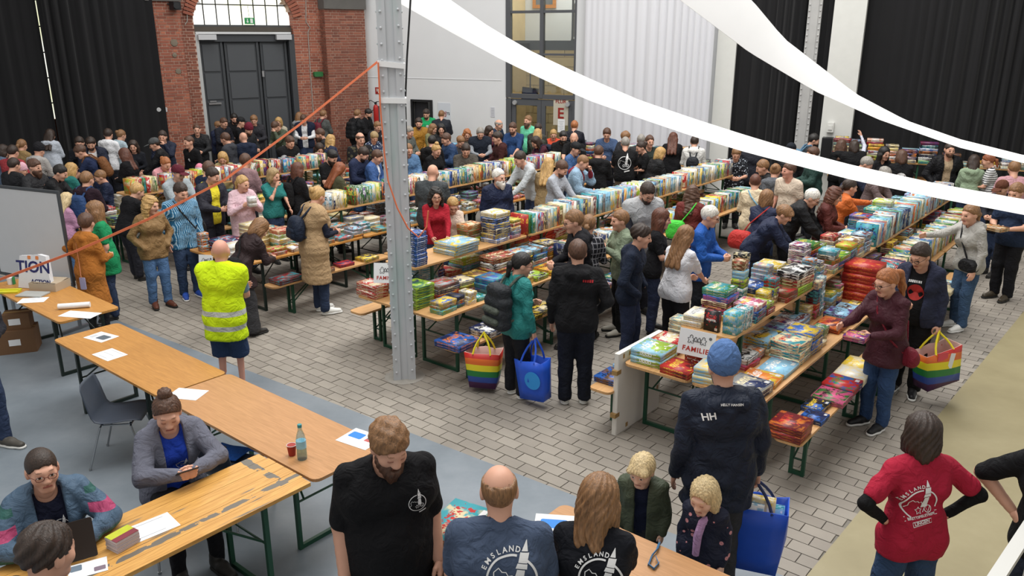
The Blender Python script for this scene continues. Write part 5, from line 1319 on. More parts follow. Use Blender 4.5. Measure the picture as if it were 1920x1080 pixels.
# ---- arm poses: wrist target (outward, forward, up) from the shoulder, elbow hint, hand style
ARMS = {'down': ((.06, .07, -.52), (.25, -1, 0), 'relax'), 'hip': ((.03, -.02, -.35), (1, -.3, .15), 'flat'), 'desk': ((-.12, .36, -.15), (1, .05, -.5), 'grip'), 'elbows': ((-.05, .37, -.18), (1, .05, -.5), 'relax'), 'hold': ((-.10, .28, -.30), (.6, -.4, -.8), 'grip'), 'low': ((-.04, .36, -.40), (.5, -.6, -.5), 'relax'),
        'fwd': ((-.02, .46, -.22), (.4, -.3, -1), 'relax'), 'out': ((.02, .53, -.10), (.3, 0, -1), 'relax'), 'face': ((-.13, .21, .04), (.4, .3, -1), 'grip'), 'up': ((.0, .33, .40), (.7, .2, -.4), 'relax'),
        'pocket': ((.01, .10, -.43), (.8, -.8, 0), 'relax'), 'back': ((-.08, -.15, -.42), (.8, -.6, 0), 'relax'), 'cross': ((-.24, .2, -.22), (.5, .2, -1), 'flat'), 'carry': ((.09, .04, -.53), (.3, -1, 0), 'grip'),
        'belly': ((-.09, .22, -.36), (.8, -.3, -.4), 'relax'), 'table': ((-.06, .30, -.40), (.8, -.2, -.5), 'relax'), 'phone': ((-.12, .32, -.30), (.7, -.2, -.7), 'grip'), 'chest': ((-.06, .27, -.14), (.5, .1, -1), 'grip')}
def vnorm(v): return v/(np.linalg.norm(v)+1e-9)
def rot(ax, a):
    return np.array(Matrix.Rotation(a, 3, ax))
PEOPLE = []
def blocked(x, y):
    b = Vector((x, y, 0))
    for rn, (O, n, uu, us, un, ben) in ROWS.items():
        q = b-O; u, a = q.dot(UV), q.dot(AV)
        lo = -.30 if ben[0][1] < a < ben[0][1]+ben[0][2]*2.23 else 0.
        hi = ben[1][0]+.13 if a < ben[1][1]+ben[1][2]*2.23 else 1.43
        if lo-.12 < u < hi+.12 and -.12 < a < n*2.23+.1: return True
    for F_, sgn in ((WD, 1), (BD, -1)):
        q = b-CO; n_ = Vector((-F_.y, F_.x, 0))
        if q.dot(n_) > -.4 and q.dot(F_)*sgn > 0: return True
    return any(math.hypot(x-r['base'][0], y-r['base'][1]) < .33 for r in PEOPLE)
def person(px, py, H, yaw, label, hair='short:brown', top='hoodie:2a2f3a', bot='jeans:2f4260', arms='hold', lean=4, hp=22, hy=0, under=None, shoe='shoe:2a2826', skin='fair', sex='m', fat=1., legs='stand', acc=(), sleeve=None, group='visitors at the game sale', base=None, side=0, seatz=.47, hem=None, tw=0., fit=True):
    i = len(PEOPLE); r = random.Random(i*13+5); d2r = math.radians
    s = H/1.71; hs = ((.64+.37*s) if s < .9 else .5+.5*s)*1.05
    male = sex == 'm'
    Rt = rot('Z', d2r(tw)) @ rot('X', d2r(lean)) @ rot('Y', d2r(side)); Rh = rot('Z', d2r(hy)) @ rot('X', d2r(hp)) @ rot('Y', d2r(side*.5))
    sit = legs == 'sit'
    pz = (seatz+.09) if sit else .93*s
    hip = np.array((0, (.14*math.sin(d2r(lean))) if not sit else 0, pz))
    def tor(x, y, z): return hip+Rt @ (np.array((x, y, z))*s)
    sw = (.183 if male else .160); neckT = tor(0, -.015, .54); hc = neckT+Rh @ (np.array((0, -.016, .10))*hs)
    htop = hc+Rh @ (np.array((0, .012, .128))*hs)
    # legs
    J = {}
    for sd, nm in ((1, 'L'), (-1, 'R')):
        hpj = hip+np.array((sd*.088*s, 0, -.02*s))
        if sit: kn = hip+np.array((sd*.13*s, -.42*s, -.03)); an = np.array((sd*.13*s, kn[1]+.06*r.uniform(-1, 1.5), .085))
        else:
            off = {'stand': (.10, r.uniform(-.05, .05)), 'walk': (.07, -.16*sd), 'wide': (.17, r.uniform(-.03, .03)), 'step': (.09, .12*sd)}[legs]
            an = np.array((sd*off[0]*s, off[1]*s+.0, .085*s)); kn = (hpj+an)/2+np.array((0, -.035*s-.02*abs(off[1]), .02*s))
        J[nm] = (hpj, kn, an)
    # arms
    if isinstance(arms, str): arms = (arms, arms)
    A = {}
    for sd, nm, pr in ((1, 'L', arms[0]), (-1, 'R', arms[1])):
        S_ = tor(sd*sw, 0, .448); tg, hint, hst = ARMS[pr] if isinstance(pr, str) else pr
        Tg = S_+rot('Z', d2r(tw)) @ np.array((sd*tg[0], -tg[1], tg[2]))*s; l1, l2 = .29*s, .255*s
        if not isinstance(pr, str) or pr not in ('up',): pass
        v = Tg-S_; L_ = np.linalg.norm(v); L_ = min(max(L_, .12*s), (l1+l2)*.985); u = vnorm(v); Tg = S_+u*L_
        h = vnorm(np.array((sd*hint[0], -hint[1], hint[2]))); h = vnorm(h-u*(h@u)); ca = (l1*l1+L_*L_-l2*l2)/(2*l1*L_); ca = max(-1, min(1, ca)); E_ = S_+u*l1*ca+h*l1*math.sqrt(1-ca*ca)
        A[nm] = (S_, E_, Tg, hst, pr)
    # where it stands
    R0 = rot('Z', d2r(yaw))
    if base is None:
        def spot(k): q = R0 @ (htop*k); p = at(px, py, float(htop[2]*k)); return p.x-q[0], p.y-q[1]
        k = 1.
        if fit and not sit:      # body height adjusted a little so that the feet stand in an aisle
            for dk in (0, .012, -.012, .024, -.024, .036, -.036, .048, -.048, .06, -.06, .075, -.075, .09, -.09):
                if not blocked(*spot(1+dk)): k = 1+dk; break
            else: print('no free spot', label)
            if k != 1.: return person(px, py, H*k, yaw, label, hair, top, bot, arms, lean, hp, hy, under, shoe, skin, sex, fat, legs, acc, sleeve, group, spot(k), side, seatz, hem, tw, False)
        bx, by = spot(1.)
    else: bx, by = base[0], base[1]
    t = thing('person', label, 'person', (bx, by, 0), d2r(yaw), group)
    sc = scale_at((bx+(R0@htop)[0], by+(R0@htop)[1], 1.2)); lod = 0 if sc > 215 else 1 if sc > 118 else 2
    rb = (.024, .03, .039)[lod]; rg = (.012, .019, .032)[lod]; rh = (.0063, .0105, .0168)[lod]; rhn = (.006, .0088, .0142)[lod]; rhr = (.0075, .012, .0182)[lod]
    # ---- body
    def torso(d, part='all'):
        f = fat; P = []
        if male: rows = ((-.03, .078, .102), (.07, .07, .098), (.16, .066, .097), (.33, .088, .104), (.415, .11, .07))
        else: rows = ((-.03, .082, .106), (.07, .07, .095), (.16, .052, .085), (.33, .07, .096), (.415, .092, .062))
        for z, hw, rr in rows:
            g = f if z < .4 else 1+(f-1)*.35
            P.append(('c', tor(-hw*g, 0, z), tor(hw*g, 0, z), rr*g*s+d, rr*g*s+d))
        if fat > 1.08: P.append(('e', tor(0, -.05*f, .06), (.13*s*f+d, .115*s*f+d, .2*s+d)))
        if not male and s > .85:
            for q in (-1, 1): P.append(('e', tor(q*.07, -.075, .31), (.068*s+d, .062*s+d, .07*s+d)))
        for q in (-1, 1): P.append(('c', tor(q*.04, .008, .494), tor(q*sw*.9, 0, .446), .042*s+d*.8, .045*s+d*.8))
        return P
    ar = (.052, .044, .043, .028) if male else (.043, .037, .036, .024)
    g_ = 1+(fat-1)*.6
    def arm(nm, d, t1=1., d2=None):
        """upper arm and the share t1 of the whole arm length"""
        S_, E_, W_, _, _ = A[nm]; d2 = d if d2 is None else d2; P = []
        a0, a1, a2, a3 = [v*s*g_ for v in ar]
        if t1 <= .5: k = t1/.5; P.append(('c', S_, S_+(E_-S_)*k, a0+d, a0+(a1-a0)*k+d))
        else: k = (t1-.5)/.5; P += [('c', S_, E_, a0+d, a1+d), ('c', E_, E_+(W_-E_)*k, a2+d, a2+(a3-a2)*k+d2)]
        return P
    def leg(nm, d, wide=0.):
        h, k_, a = J[nm]; q = g_; return [('c', h, k_, .086*s*q+d, .06*s*q+d+wide*.4), ('c', k_, a+np.array((0, 0, -.02*s)), .058*s*q+d+wide*.4, .04*s+d+wide)]
    B = torso(-.014-.007*lod)+leg('L', -.01-.005*lod)+leg('R', -.01-.005*lod)+[('c', tor(0, .012, .45), neckT+Rh @ np.array((0, 0, .02)), .058*s, .053*s*(hs/s if s < .9 else 1))]
    V, F = sdf_mesh(B, rb, .035, late=arm('L', 0)+arm('R', 0)); Vs = [V]; Fs = [F]; Ms = [np.zeros(len(F), int)]; n = len(V)
    hv, hf, hm = head_tpl(rh); hm = hm.copy(); hm[hm == 1] = 1 if (lod == 0 and hp < 18) else 5
    if hp >= 18: hm[hm == 2] = 5 if lod == 0 else 2
    Vs.append((hv*hs) @ Rh.T+hc); Fs.append(hf+n); Ms.append(hm); n += len(hv)
    fwd = np.array((0, -1., 0))
    for nm, sd in (('L', 1), ('R', -1)):
        S_, E_, W_, hst, pr = A[nm]
        if pr == 'pocket': continue
        dirv = vnorm(W_-E_)
        if pr in ('table', 'low', 'belly'): dirv = vnorm(dirv*np.array((1, 1, .5))+np.array((0, -.25, 0)))
        th = np.array((0, 0, 1.)) if abs(dirv[2]) < .6 else np.array((-sd*.35, -1., 0))
        th = vnorm(th-dirv*(th@dirv)); palm = np.array((-sd, 0, -.3)) if abs(dirv[2]) > .5 else np.array((-sd*.6, 0, -1.))
        if pr == 'hip': palm = np.array((-sd, -.2, 0)); dirv = vnorm(np.array((-sd*.5, -.6, -.55))); th = np.array((-sd*.2, .6, -.3)) if False else np.array((0, .4, -1.)); th = vnorm(th-dirv*(th@dirv))
        zz = np.cross(dirv, th); hvv, hff = hand_tpl(hst, rhn); hs2 = s*(.95 if male else .88)
        if zz @ palm < 0: zz = -zz; hff = hff[:, ::-1]
        Rm = np.stack([dirv, th, zz], 1); Vs.append((hvv*hs2) @ Rm.T+W_); Fs.append(hff+n); Ms.append(np.zeros(len(hff), int)); n += len(hvv)
    hst_, hcol = (hair.split(':')+['brown'])[:2]; hcol = HAIR.get(hcol, hcol); sk = skin_mat(SKIN[skin])
    me = mesh_np('body', np.vstack(Vs), np.vstack(Fs), [sk, M_eye, M_iris, brow_mat(hcol, SKIN[skin]), M_lip, lid_mat(SKIN[skin])], np.concatenate(Ms), True); link('body', me, t)
    HM = Matrix.Translation(Vector(hc)) @ Matrix([list(map(float, q)) for q in Rh]).to_4x4() @ Matrix.Scale(hs, 4)
    def headpart(name, style, col, m=None):
        key = ('hm', style, col, rhr)
        if key not in _T:
            v, f = hair_tpl(style, rhr); _T[key] = mesh_np(name, v, f, [m or hair_mat(col)], None, True)
        o = link(name, _T[key], t); o.matrix_local = HM; return o
    if hst_ not in ('bald', 'none'): headpart('hair', hst_, hcol)
    for a_ in acc:
        k = a_.split(':')
        if k[0] in ('cap', 'beanie'): headpart(k[0], k[0], k[1], cloth(k[1]))
        elif k[0] in ('beard', 'stubble'): headpart('beard', k[0], HAIR.get(k[1], k[1]))
        elif k[0] == 'glasses' and lod < 2:
            mb = MB(); gm = mat('glasses_frame', k[1] if len(k) > 1 else '2a2422', .4, var=0)
            for q in (-1, 1): mb.tube([(q*.032+.023*math.cos(x), -.106, .008+.017*math.sin(x)) for x in [2*math.pi*z/10 for z in range(10)]], .0022, 5, close=True); mb.tube([(q*.055, -.104, .012), (q*.078, -.05, .012), (q*.082, .015, .008)], .002, 5)
            mb.tube([(-.009, -.109, .012), (.009, -.109, .012)], .002, 5); o = mb.build('glasses', gm, t); o.matrix_local = HM
    # ---- clothes
    sd0 = r.random()*20
    wr = lambda am: (lambda X, Y, Z: am*np.sin(23*Z+6*np.sin(9*X+sd0)+3*Y)*np.sin(15*X+11*Y+5*Z+sd0)+am*.5*np.sin(41*Z-20*X+sd0*2))
    def garment(spec, d0=0., name=None, opened=False):
        kind, col = spec.split(':')[:2]; pat = spec.split(':')[2] if spec.count(':') > 1 else None
        d, slv, hm_, am = {'tee': (.016, .36, -.13, .004), 'polo': (.016, .36, -.13, .004), 'tank': (.014, 0, -.12, .003), 'long': (.016, .97, -.12, .004), 'hoodie': (.023, .97, -.13, .006), 'jacket': (.028, .97, -.17, .007), 'coat': (.036, .97, -.42, .006), 'dress': (.022, .97, -.52, .004),
                              'puffer': (.042, .97, -.15, .004), 'vest': (.036, 0, -.15, .004), 'longvest': (.05, 0, -.48, .005), 'hivis': (.034, .0, -.24, .005), 'shirt': (.02, .95, -.15, .005), 'halfsleeve': (.018, .42, -.12, .004)}[kind]
        if hem is not None and d0 == 0: hm_ = hem
        if sleeve is not None and d0 == 0 and slv: slv = sleeve
        d += d0; P = torso(d)
        late = []
        if slv:
            for nm in 'LR': late += arm(nm, d*.8, slv, d*.5)
        else:
            for nm in 'LR': P += arm(nm, d*.9, .1)
        hemz = pz+hm_*s
        if hm_ < -.2 and not sit:
            fl = .04 if kind in ('coat', 'dress') else .02
            P.append(('c', hip+np.array((-.05*s, 0, -.05*s)), np.array((-.055*s, 0, hemz)), .115*s*fat+d*.7, (.115+fl)*s*fat+d*.7)); P.append(('c', hip+np.array((.05*s, 0, -.05*s)), np.array((.055*s, 0, hemz)), .115*s*fat+d*.7, (.115+fl)*s*fat+d*.7))
        elif not sit: P += [('c', J[nm][0], J[nm][0]+(J[nm][1]-J[nm][0])*.45, .088*s*g_+d, .082*s*g_+d) for nm in 'LR']
        if kind == 'hoodie' or 'hood' in acc: late += [('c', tor(-.075, .05, .505), tor(.075, .05, .505), .046*s, .046*s), ('c', tor(-.07, .09, .46), tor(.07, .09, .46), .056*s, .056*s), ('c', tor(-.07, .0, .51), tor(-.04, -.05, .46), .035*s, .02*s), ('c', tor(.07, .0, .51), tor(.04, -.05, .46), .035*s, .02*s), ('c', tor(0, .105, .42), tor(0, .11, .35), .05*s, .03*s)]
        elif kind in ('jacket', 'coat', 'puffer', 'vest', 'shirt', 'polo'): 
            hgt = .545 if kind != 'shirt' else .53
            late += [('c', tor(-.05, .035, hgt-.02), tor(.05, .035, hgt-.02), .022*s, .022*s), ('c', tor(-.062, .02, hgt-.02), tor(-.045, -.05, .475), .02*s, .018*s), ('c', tor(.062, .02, hgt-.02), tor(.045, -.05, .475), .02*s, .018*s)]
        subs = [('c', tor(0, -.01, .47), tor(0, -.03, .62), .056*s, .07*s)]
        if kind in ('tee', 'tank', 'halfsleeve'): subs = [('c', tor(0, -.035, .49), tor(0, -.03, .62), .062*s, .08*s)]
        if opened: Rb = Rt; subs.append(('b', tor(0, -.17, .08), (.07*s*fat, .13*s, .6*s), Rb)); subs.append(('b', tor(0, -.17, .42), (.075*s, .14*s, .12*s), Rb))
        nz = wr(am)
        if kind in ('puffer', 'longvest'): nz = lambda X, Y, Z: .008*np.abs(np.sin(Z*34+.8*np.sin(6*X)))-.004+0*X+0*Y
        v, f = sdf_mesh(P, rg, .045, [((0, 0, -1), -hemz)], subs, nz, late)
        m = cloth(col, pat or ('hivis' if kind == 'hivis' else None), .62 if kind in ('jacket', 'puffer') else .88)
        return link(name or kind, mesh_np(name or kind, v, f, [m], None, True), t)
    NAMES = {'tee': 't_shirt', 'polo': 'polo_shirt', 'tank': 'tank_top', 'long': 'sweater', 'hoodie': 'hoodie', 'jacket': 'jacket', 'coat': 'coat', 'dress': 'dress', 'puffer': 'puffer_jacket', 'vest': 'vest', 'longvest': 'long_vest', 'hivis': 'safety_vest', 'shirt': 'shirt', 'halfsleeve': 't_shirt'}
    tops = []
    if under: tops.append(garment(under, -.006 if not under.startswith('hoodie') else 0, NAMES[under.split(':')[0]]))
    tops.append(garment(top, .012 if under else 0., NAMES[top.split(':')[0]], opened=('open' in acc)))
    kind, col = bot.split(':')[:2]; dd, wd = {'jeans': (.016, .006), 'trousers': (.018, .012), 'wide': (.02, .05), 'leggings': (.008, 0), 'shorts': (.024, .03)}[kind]
    ft = 1+(fat-1)*.75; P = [('c', hip+np.array((-.078*s*ft, 0, -.02*s)), hip+np.array((.078*s*ft, 0, -.02*s)), .106*s*ft+dd*.6, .106*s*ft+dd*.6), ('c', hip+np.array((-.07*s*ft, 0, .04*s)), hip+np.array((.07*s*ft, 0, .04*s)), .098*s*ft+dd*.2, .098*s*ft+dd*.2)]+leg('L', dd, wd)+leg('R', dd, wd)
    v, f = sdf_mesh(P, rg*1.4, .03, [((0, 0, 1), pz+.05*s), ((0, 0, -1), -(.045 if kind != 'shorts' else .47*s))], (), wr(.005))
    link('trousers' if kind != 'shorts' else 'shorts', mesh_np('trousers', v, f, [cloth(col, 'denim' if kind == 'jeans' else None)], None, True), t)
    sst, scol = shoe.split(':')
    for nm, sd in (('L', 1), ('R', -1)):
        a = J[nm][2]; o = link('shoe', shoe_mesh(sst, scol), t, (a[0], a[1]-.06*s+.0, 0), (0, 0, sd*.16+r.uniform(-.1, .1))); o.scale = (s, s, s)
    rec = dict(t=t, tops=tops, tor=tor, Rt=Rt, hc=hc, Rh=Rh, A=A, J=J, s=s, R0=R0, base=(bx, by), lod=lod, HM=HM, hs=hs, yaw=yaw, fat=fat, label=label, H=H, hip=hip)
    PEOPLE.append(rec); return rec
def to_world(rec, v): q = rec['R0'] @ np.array(v); return Vector((q[0]+rec['base'][0], q[1]+rec['base'][1], q[2]))
def to_world_dir(rec, v): return Vector(rec['R0'] @ np.array(v))
# ================================================================ the people in the photograph
P = person
# --- helpers and visitors near the camera
beard = P(735, 803, 1.88, 18, 'heavy bearded man in black t-shirt looking down between the front tables', hair='curly:light', top='tee:121215', bot='jeans:23293a', arms='down', fat=1.3, hp=27, hy=14, acc=('beard:brown',), legs='wide', sleeve=.44, group='helpers', lean=2, hem=-.2)
bald = P(935, 870, 1.82, 176, 'balding man in slate blue t-shirt seen from behind beside stacked games', hair='balding:light', top='tee:46536a', bot='jeans:23293a', arms='hold', fat=1.12, hp=16, hy=8, sleeve=.4, group='helpers', lean=12)
wom = P(1130, 890, 1.70, 165, 'woman with shoulder length light brown hair in black t-shirt from behind', hair='chin:light', top='tee:14161d', bot='jeans:23293a', arms=('hold', 'low'), sex='f', hp=16, hy=-14, sleeve=.4, acc=('glasses:2a2422',), group='helpers', lean=14, fat=1.1)
boy = P(1203, 857, 1.06, -20, 'small blond boy in olive green jacket behind the table', hair='fringe:pale', top='jacket:474f3f', under='tee:151c33', bot='trousers:2a2d33', arms='down', hp=16, hy=-12, skin='pale', group='children', acc=('open', 'hood'))
girl = P(1318, 905, 1.1, -30, 'small blonde girl with lilac scarf in dark patterned jacket', hair='bob:pale', top='jacket:1d2134:dots', bot='trousers:23242c', arms='down', sex='f', hp=20, hy=-10, skin='pale', group='children')
big = P(1358, 652, 1.90, 186, 'tall man in blue knitted hat and navy outdoor jacket seen from behind', hair='none:brown', top='jacket:1a2233', bot='trousers:3a3b3e', arms=('down', 'carry'), hp=10, hy=-6, fat=1.14, acc=('beanie:5474a6', 'hood', 'stubble:brown'), hem=-.22)
red = P(1735, 775, 1.68, 188, 'woman with dark bob in red t-shirt, hands on hips', hair='bob:dark', top='tee:a51f38', under='long:101012', bot='jeans:2c4363', arms='hip', sex='f', hp=8, hy=-25, group='helpers', legs='wide', sleeve=.42, hem=-.17)
edge = P(2030, 800, 1.80, -35, 'man in black t-shirt cut off by the right edge', hair='short:dark', top='tee:101114', bot='jeans:1d2333', arms='hip', group='helpers', fat=1.1, sleeve=.46)
lap = P(72, 845, 1.78, 38, 'person with cropped dark hair and glasses in colourful fleece at the laptop', hair='buzz:dark', top='jacket:4a6076:fleece', under='tee:12162a', bot='trousers:23242c', arms='elbows', sex='f', legs='sit', hp=4, hy=2, acc=('open', 'glasses:6a3a30'), group='helpers', lean=8, fat=1.1)
phone = P(310, 748, 1.80, 38, 'woman with tied up hair in grey zip hoodie looking at her phone', hair='topbun:brown', top='hoodie:686a77', under='tee:1f3fa8', bot='leggings:15151a', arms='desk', sex='f', legs='sit', hp=20, hy=-12, fat=1.06, acc=('open',), group='helpers', lean=10)
dark = P(85, 985, 1.80, 160, 'person with short dark hair seen from behind at the bottom left corner', hair='crop:dark', top='tee:1a1c22', bot='trousers:23242c', arms='hold', hp=12, group='helpers')
leg = P(-62, 430, 1.8, 60, 'person in jeans and dark sneakers cut off by the left edge', hair='short:brown', top='jacket:23242c', bot='jeans:26344f', arms='hold', shoe='sneaker:4a4640', base=tuple(at(-20, 832, 0))[:2], legs='walk')
hiv = P(412, 448, 1.80, 172, 'bald man in yellow safety vest with crossed arms seen from behind', hair='none:light', top='hivis:c9e619', under='tee:6d8496', bot='shorts:273a5a', arms='cross', hp=10, hy=14, skin='rosy', shoe='sneaker:3a3a3c', fat=1.0, group='helpers', sleeve=.46)
brown = P(160, 400, 1.62, 150, 'woman in ochre hooded dress standing by the whiteboard', hair='short:brown', top='dress:a4662a', bot='leggings:15151a', arms=('hip', 'hold'), sex='f', hp=8, hy=30, fat=1.12, acc=('hood',), group='helpers', shoe='boot:1c1b1b', hem=-.5)
green = P(172, 378, 1.68, -60, 'woman with long hair in green t-shirt facing the woman in ochre', hair='long:light', top='tee:1f8a58', bot='jeans:26344f', arms='down', sex='f', hp=8, fat=1.12, group='helpers', hem=-.25)
# --- aisle in front of the left display
P(283, 368, 1.66, 45, 'blonde woman in short tan jacket and jeans with brown ankle boots', hair='wavy:blond', top='jacket:8a6d48', bot='jeans:4a6a92', arms='pocket', sex='f', hp=14, hy=30, shoe='boot:5a3020')
P(341, 345, 1.78, 38, 'man in blue striped shirt and jeans with bright blue sneakers', hair='short:dark', top='shirt:2f6c94:vstripe', bot='jeans:2a3c58', arms='down', hp=24, hy=20, shoe='sneaker:2a4fa8', hem=-.2)
bent = P(497, 413, 1.66, 140, 'bent over woman in dark brown jacket with black shoulder bag', hair='bob:light', top='jacket:2e2123', bot='wide:3a3a3d', arms='hold', sex='f', lean=34, hp=46, hem=-.24)
pvest = P(600, 350, 1.70, 128, 'blonde woman in long tan padded vest with dark blue backpack', hair='bun:blond', top='longvest:b39672', under='long:1b2030', bot='jeans:26344f', arms='hold', sex='f', hp=28, hy=20, shoe='sneaker:e6e6e2')
P(402, 316, 1.80, 60, 'dark haired man in charcoal jacket with yellow collar behind the left display', hair='short:dark', top='jacket:2c2c36', under='hoodie:e3d53a', bot='trousers:23242c', arms='hold', hp=24, hy=18, acc=('open',))
P(456, 330, 1.66, 40, 'blonde woman in pale pink coat holding a white box', hair='tied:blond', top='coat:d9b9c2', bot='jeans:26344f', arms='chest', sex='f', hp=14, hy=25)
P(514, 316, 1.66, 45, 'woman with grey blond bob in teal t-shirt', hair='bob:greyblond', top='tee:2f7d7a', bot='jeans:26344f', arms=('low', 'face'), sex='f', hp=14, hy=20)
P(560, 305, 1.70, 140, 'red brown haired woman in black coat with dark backpack seen from behind', hair='long:auburn', top='coat:17171a', bot='trousers:17171a', arms='hold', sex='f', hp=14)
P(641, 306, 1.68, 130, 'red haired woman in olive coat looking down', hair='longback:red', top='coat:4a4a36', bot='trousers:23242c', arms='hold', sex='f', hp=28)
P(688, 279, 1.80, 60, 'dark haired man in navy sweater looking down beside the column', hair='short:dark', top='hoodie:222a44', bot='shorts:2b4468', arms='hold', hp=40, hy=25, acc=('stubble:dark',))
P(712, 283, 1.74, 80, 'person in blue and white jacket half hidden by the column', hair='short:brown', top='jacket:3a5a90', under='tee:dfe3ea', bot='trousers:23242c', arms='hold', acc=('open',), hp=28)
P(128, 362, 1.40, 150, 'girl with long blond hair in pink top behind the whiteboard', hair='longback:pale', top='hoodie:b98aa8', bot='jeans:4a6a92', arms='hold', sex='f', group='children')
P(163, 322, 1.72, 165, 'person in dark maroon top with blue drawstring bag seen from behind', hair='short:light', top='hoodie:2a1a24', bot='trousers:17171a', arms='hold', hp=14)
P(182, 321, 1.45, -60, 'brown haired boy in navy jacket turned left', hair='short:light', top='jacket:1d2740', bot='jeans:26344f', arms='hold', group='children')
P(262, 345, 1.62, 140, 'blond person in black fleece bending over the far left display', hair='short:blond', top='hoodie:151518', bot='trousers:23242c', arms='low', lean=22, hp=30)
# --- crowd at the left, before the black curtain
P(8, 272, 1.70, 150, 'dark haired person at the left edge in grey blue top', hair='bob:dark', top='hoodie:56657a', bot='trousers:23242c', arms='hold', sex='f')
P(25, 273, 1.78, 175, 'dark haired man in red t-shirt seen from behind', hair='short:dark', top='tee:9c3a40', bot='jeans:26344f', arms='hold')
P(42, 262, 1.70, 172, 'woman with light ponytail in tan top seen from behind', hair='tied:light', top='jacket:8d744c', bot='trousers:23242c', arms='hold', sex='f')
P(95, 243, 1.74, 178, 'woman with long dark hair in pale blue grey sweater seen from behind', hair='longback:dark', top='hoodie:b9c0cb', bot='jeans:26344f', arms='hold', sex='f', fat=1.08)
P(74, 271, 1.74, 165, 'person in black beanie and light grey hoodie', hair='none:dark', top='hoodie:a8a5a2', bot='trousers:23242c', arms='hold', acc=('beanie:1c1c20',), lean=14)
P(28, 297, 1.70, 160, 'person with dark hair in black jacket at the left edge', hair='short:dark', top='jacket:1b1c20', bot='trousers:17171a', arms='hold')
P(64, 299, 1.78, 80, 'bearded brown haired man turned right carrying the baby', hair='crop:brown', top='jacket:2b2b2e', bot='trousers:23242c', arms='chest', acc=('beard:brown',), hp=10)
P(43, 309, .95, 120, 'baby in pink knitted hat and cream jacket held on an arm', hair='none:pale', top='hoodie:dcd2bd', bot='trousers:c9b9a8', arms='hold', acc=('beanie:e0b0bc',), group='children', legs='sit', seatz=.9)
P(68, 331, 1.30, 150, 'child with strawberry blond hair above the whiteboard', hair='bob:ginger', top='hoodie:d9b9a8', bot='jeans:26344f', arms='hold', group='children', sex='f')
P(147, 258, 1.76, 20, 'dark haired man in dark sweater looking down near the curtain', hair='short:dark', top='long:1b1d24', bot='trousers:23242c', arms='hold', hp=24)
P(168, 259, 1.78, 20, 'dark haired man in navy jacket over white shirt looking down', hair='crop:dark', top='jacket:1d2436', under='tee:d9d9d9', bot='trousers:23242c', arms='hold', acc=('open', 'stubble:dark'), hp=28, lean=14)
P(143, 274, 1.80, -70, 'brown haired man in navy shirt leaning left with brown backpack', hair='crop:brown', top='tee:25304f', bot='jeans:26344f', arms='low', lean=22, hp=30)
P(203, 242, 1.80, 165, 'man in white sweatshirt with black motif seen from behind', hair='short:dark', top='hoodie:dfe0e4', bot='trousers:23242c', arms='hold', hy=20)
P(229, 244, 1.70, 150, 'woman with blond knot in pale blue top seen from behind', hair='bun:light', top='hoodie:a9bcc6', bot='jeans:26344f', arms='hold', sex='f')
P(248, 264, 1.64, 15, 'dark haired woman behind a cream box near the curtain', hair='long:dark', top='long:1b1d24', bot='trousers:23242c', arms='hold', sex='f', hp=18)
P(284, 260, 1.76, -70, 'man in grey cap and black jacket turned left', hair='short:dark', top='jacket:17181b', bot='trousers:17171a', arms='low', acc=('cap:4f5152',), lean=14, hp=24)
P(303, 246, 1.78, 10, 'man in navy jacket resting his hand on his face near the pilaster', hair='short:dark', top='jacket:1b2236', bot='trousers:17171a', arms=('face', 'hold'), hp=14)
P(228, 279, 1.72, -100, 'red haired woman in long black coat turned left', hair='long:auburn', top='coat:131316', bot='trousers:17171a', arms='hold', sex='f', hem=-.55)
P(118, 311, 1.76, 100, 'dark haired man in black jacket bending right', hair='short:black', top='jacket:17181b', bot='trousers:17171a', arms='low', lean=20, hp=30)
P(136, 306, 1.60, 150, 'blond woman in teal hoodie behind the bending man', hair='chin:blond', top='hoodie:2a706a', bot='jeans:26344f', arms='hold', sex='f')
P(313, 297, 1.70, 60, 'red haired woman with bun in pink coat leaning over a table', hair='bun:ginger', top='coat:d79aa2', bot='jeans:26344f', arms='low', sex='f', lean=26, hp=30)
P(335, 310, 1.74, 60, 'grey haired man in maroon cap and teal collar', hair='short:grey', top='hoodie:a8b2b8', bot='jeans:26344f', arms='low', acc=('cap:5a1f2c',), lean=10, hp=18)
P(373, 312, 1.25, 0, 'child in pink cap and magenta jacket', hair='none:pale', top='jacket:c0267a', bot='jeans:26344f', arms='hold', acc=('beanie:e08aa0',), group='children')
P(394, 303, 1.72, 150, 'brown haired person in navy jacket beside the magenta child', hair='short:brown', top='jacket:1d2740', bot='trousers:23242c', arms='hold')
P(461, 288, 1.74, 160, 'person in dusty pink hooded jacket seen from behind', hair='short:brown', top='hoodie:8f7276', bot='trousers:23242c', arms='hold', hp=14, fat=1.08)
P(416, 288, 1.66, 10, 'blonde woman with fringe in cream top looking down', hair='bob:blond', top='long:b9ac7c', bot='jeans:26344f', arms='hold', sex='f', hp=34)
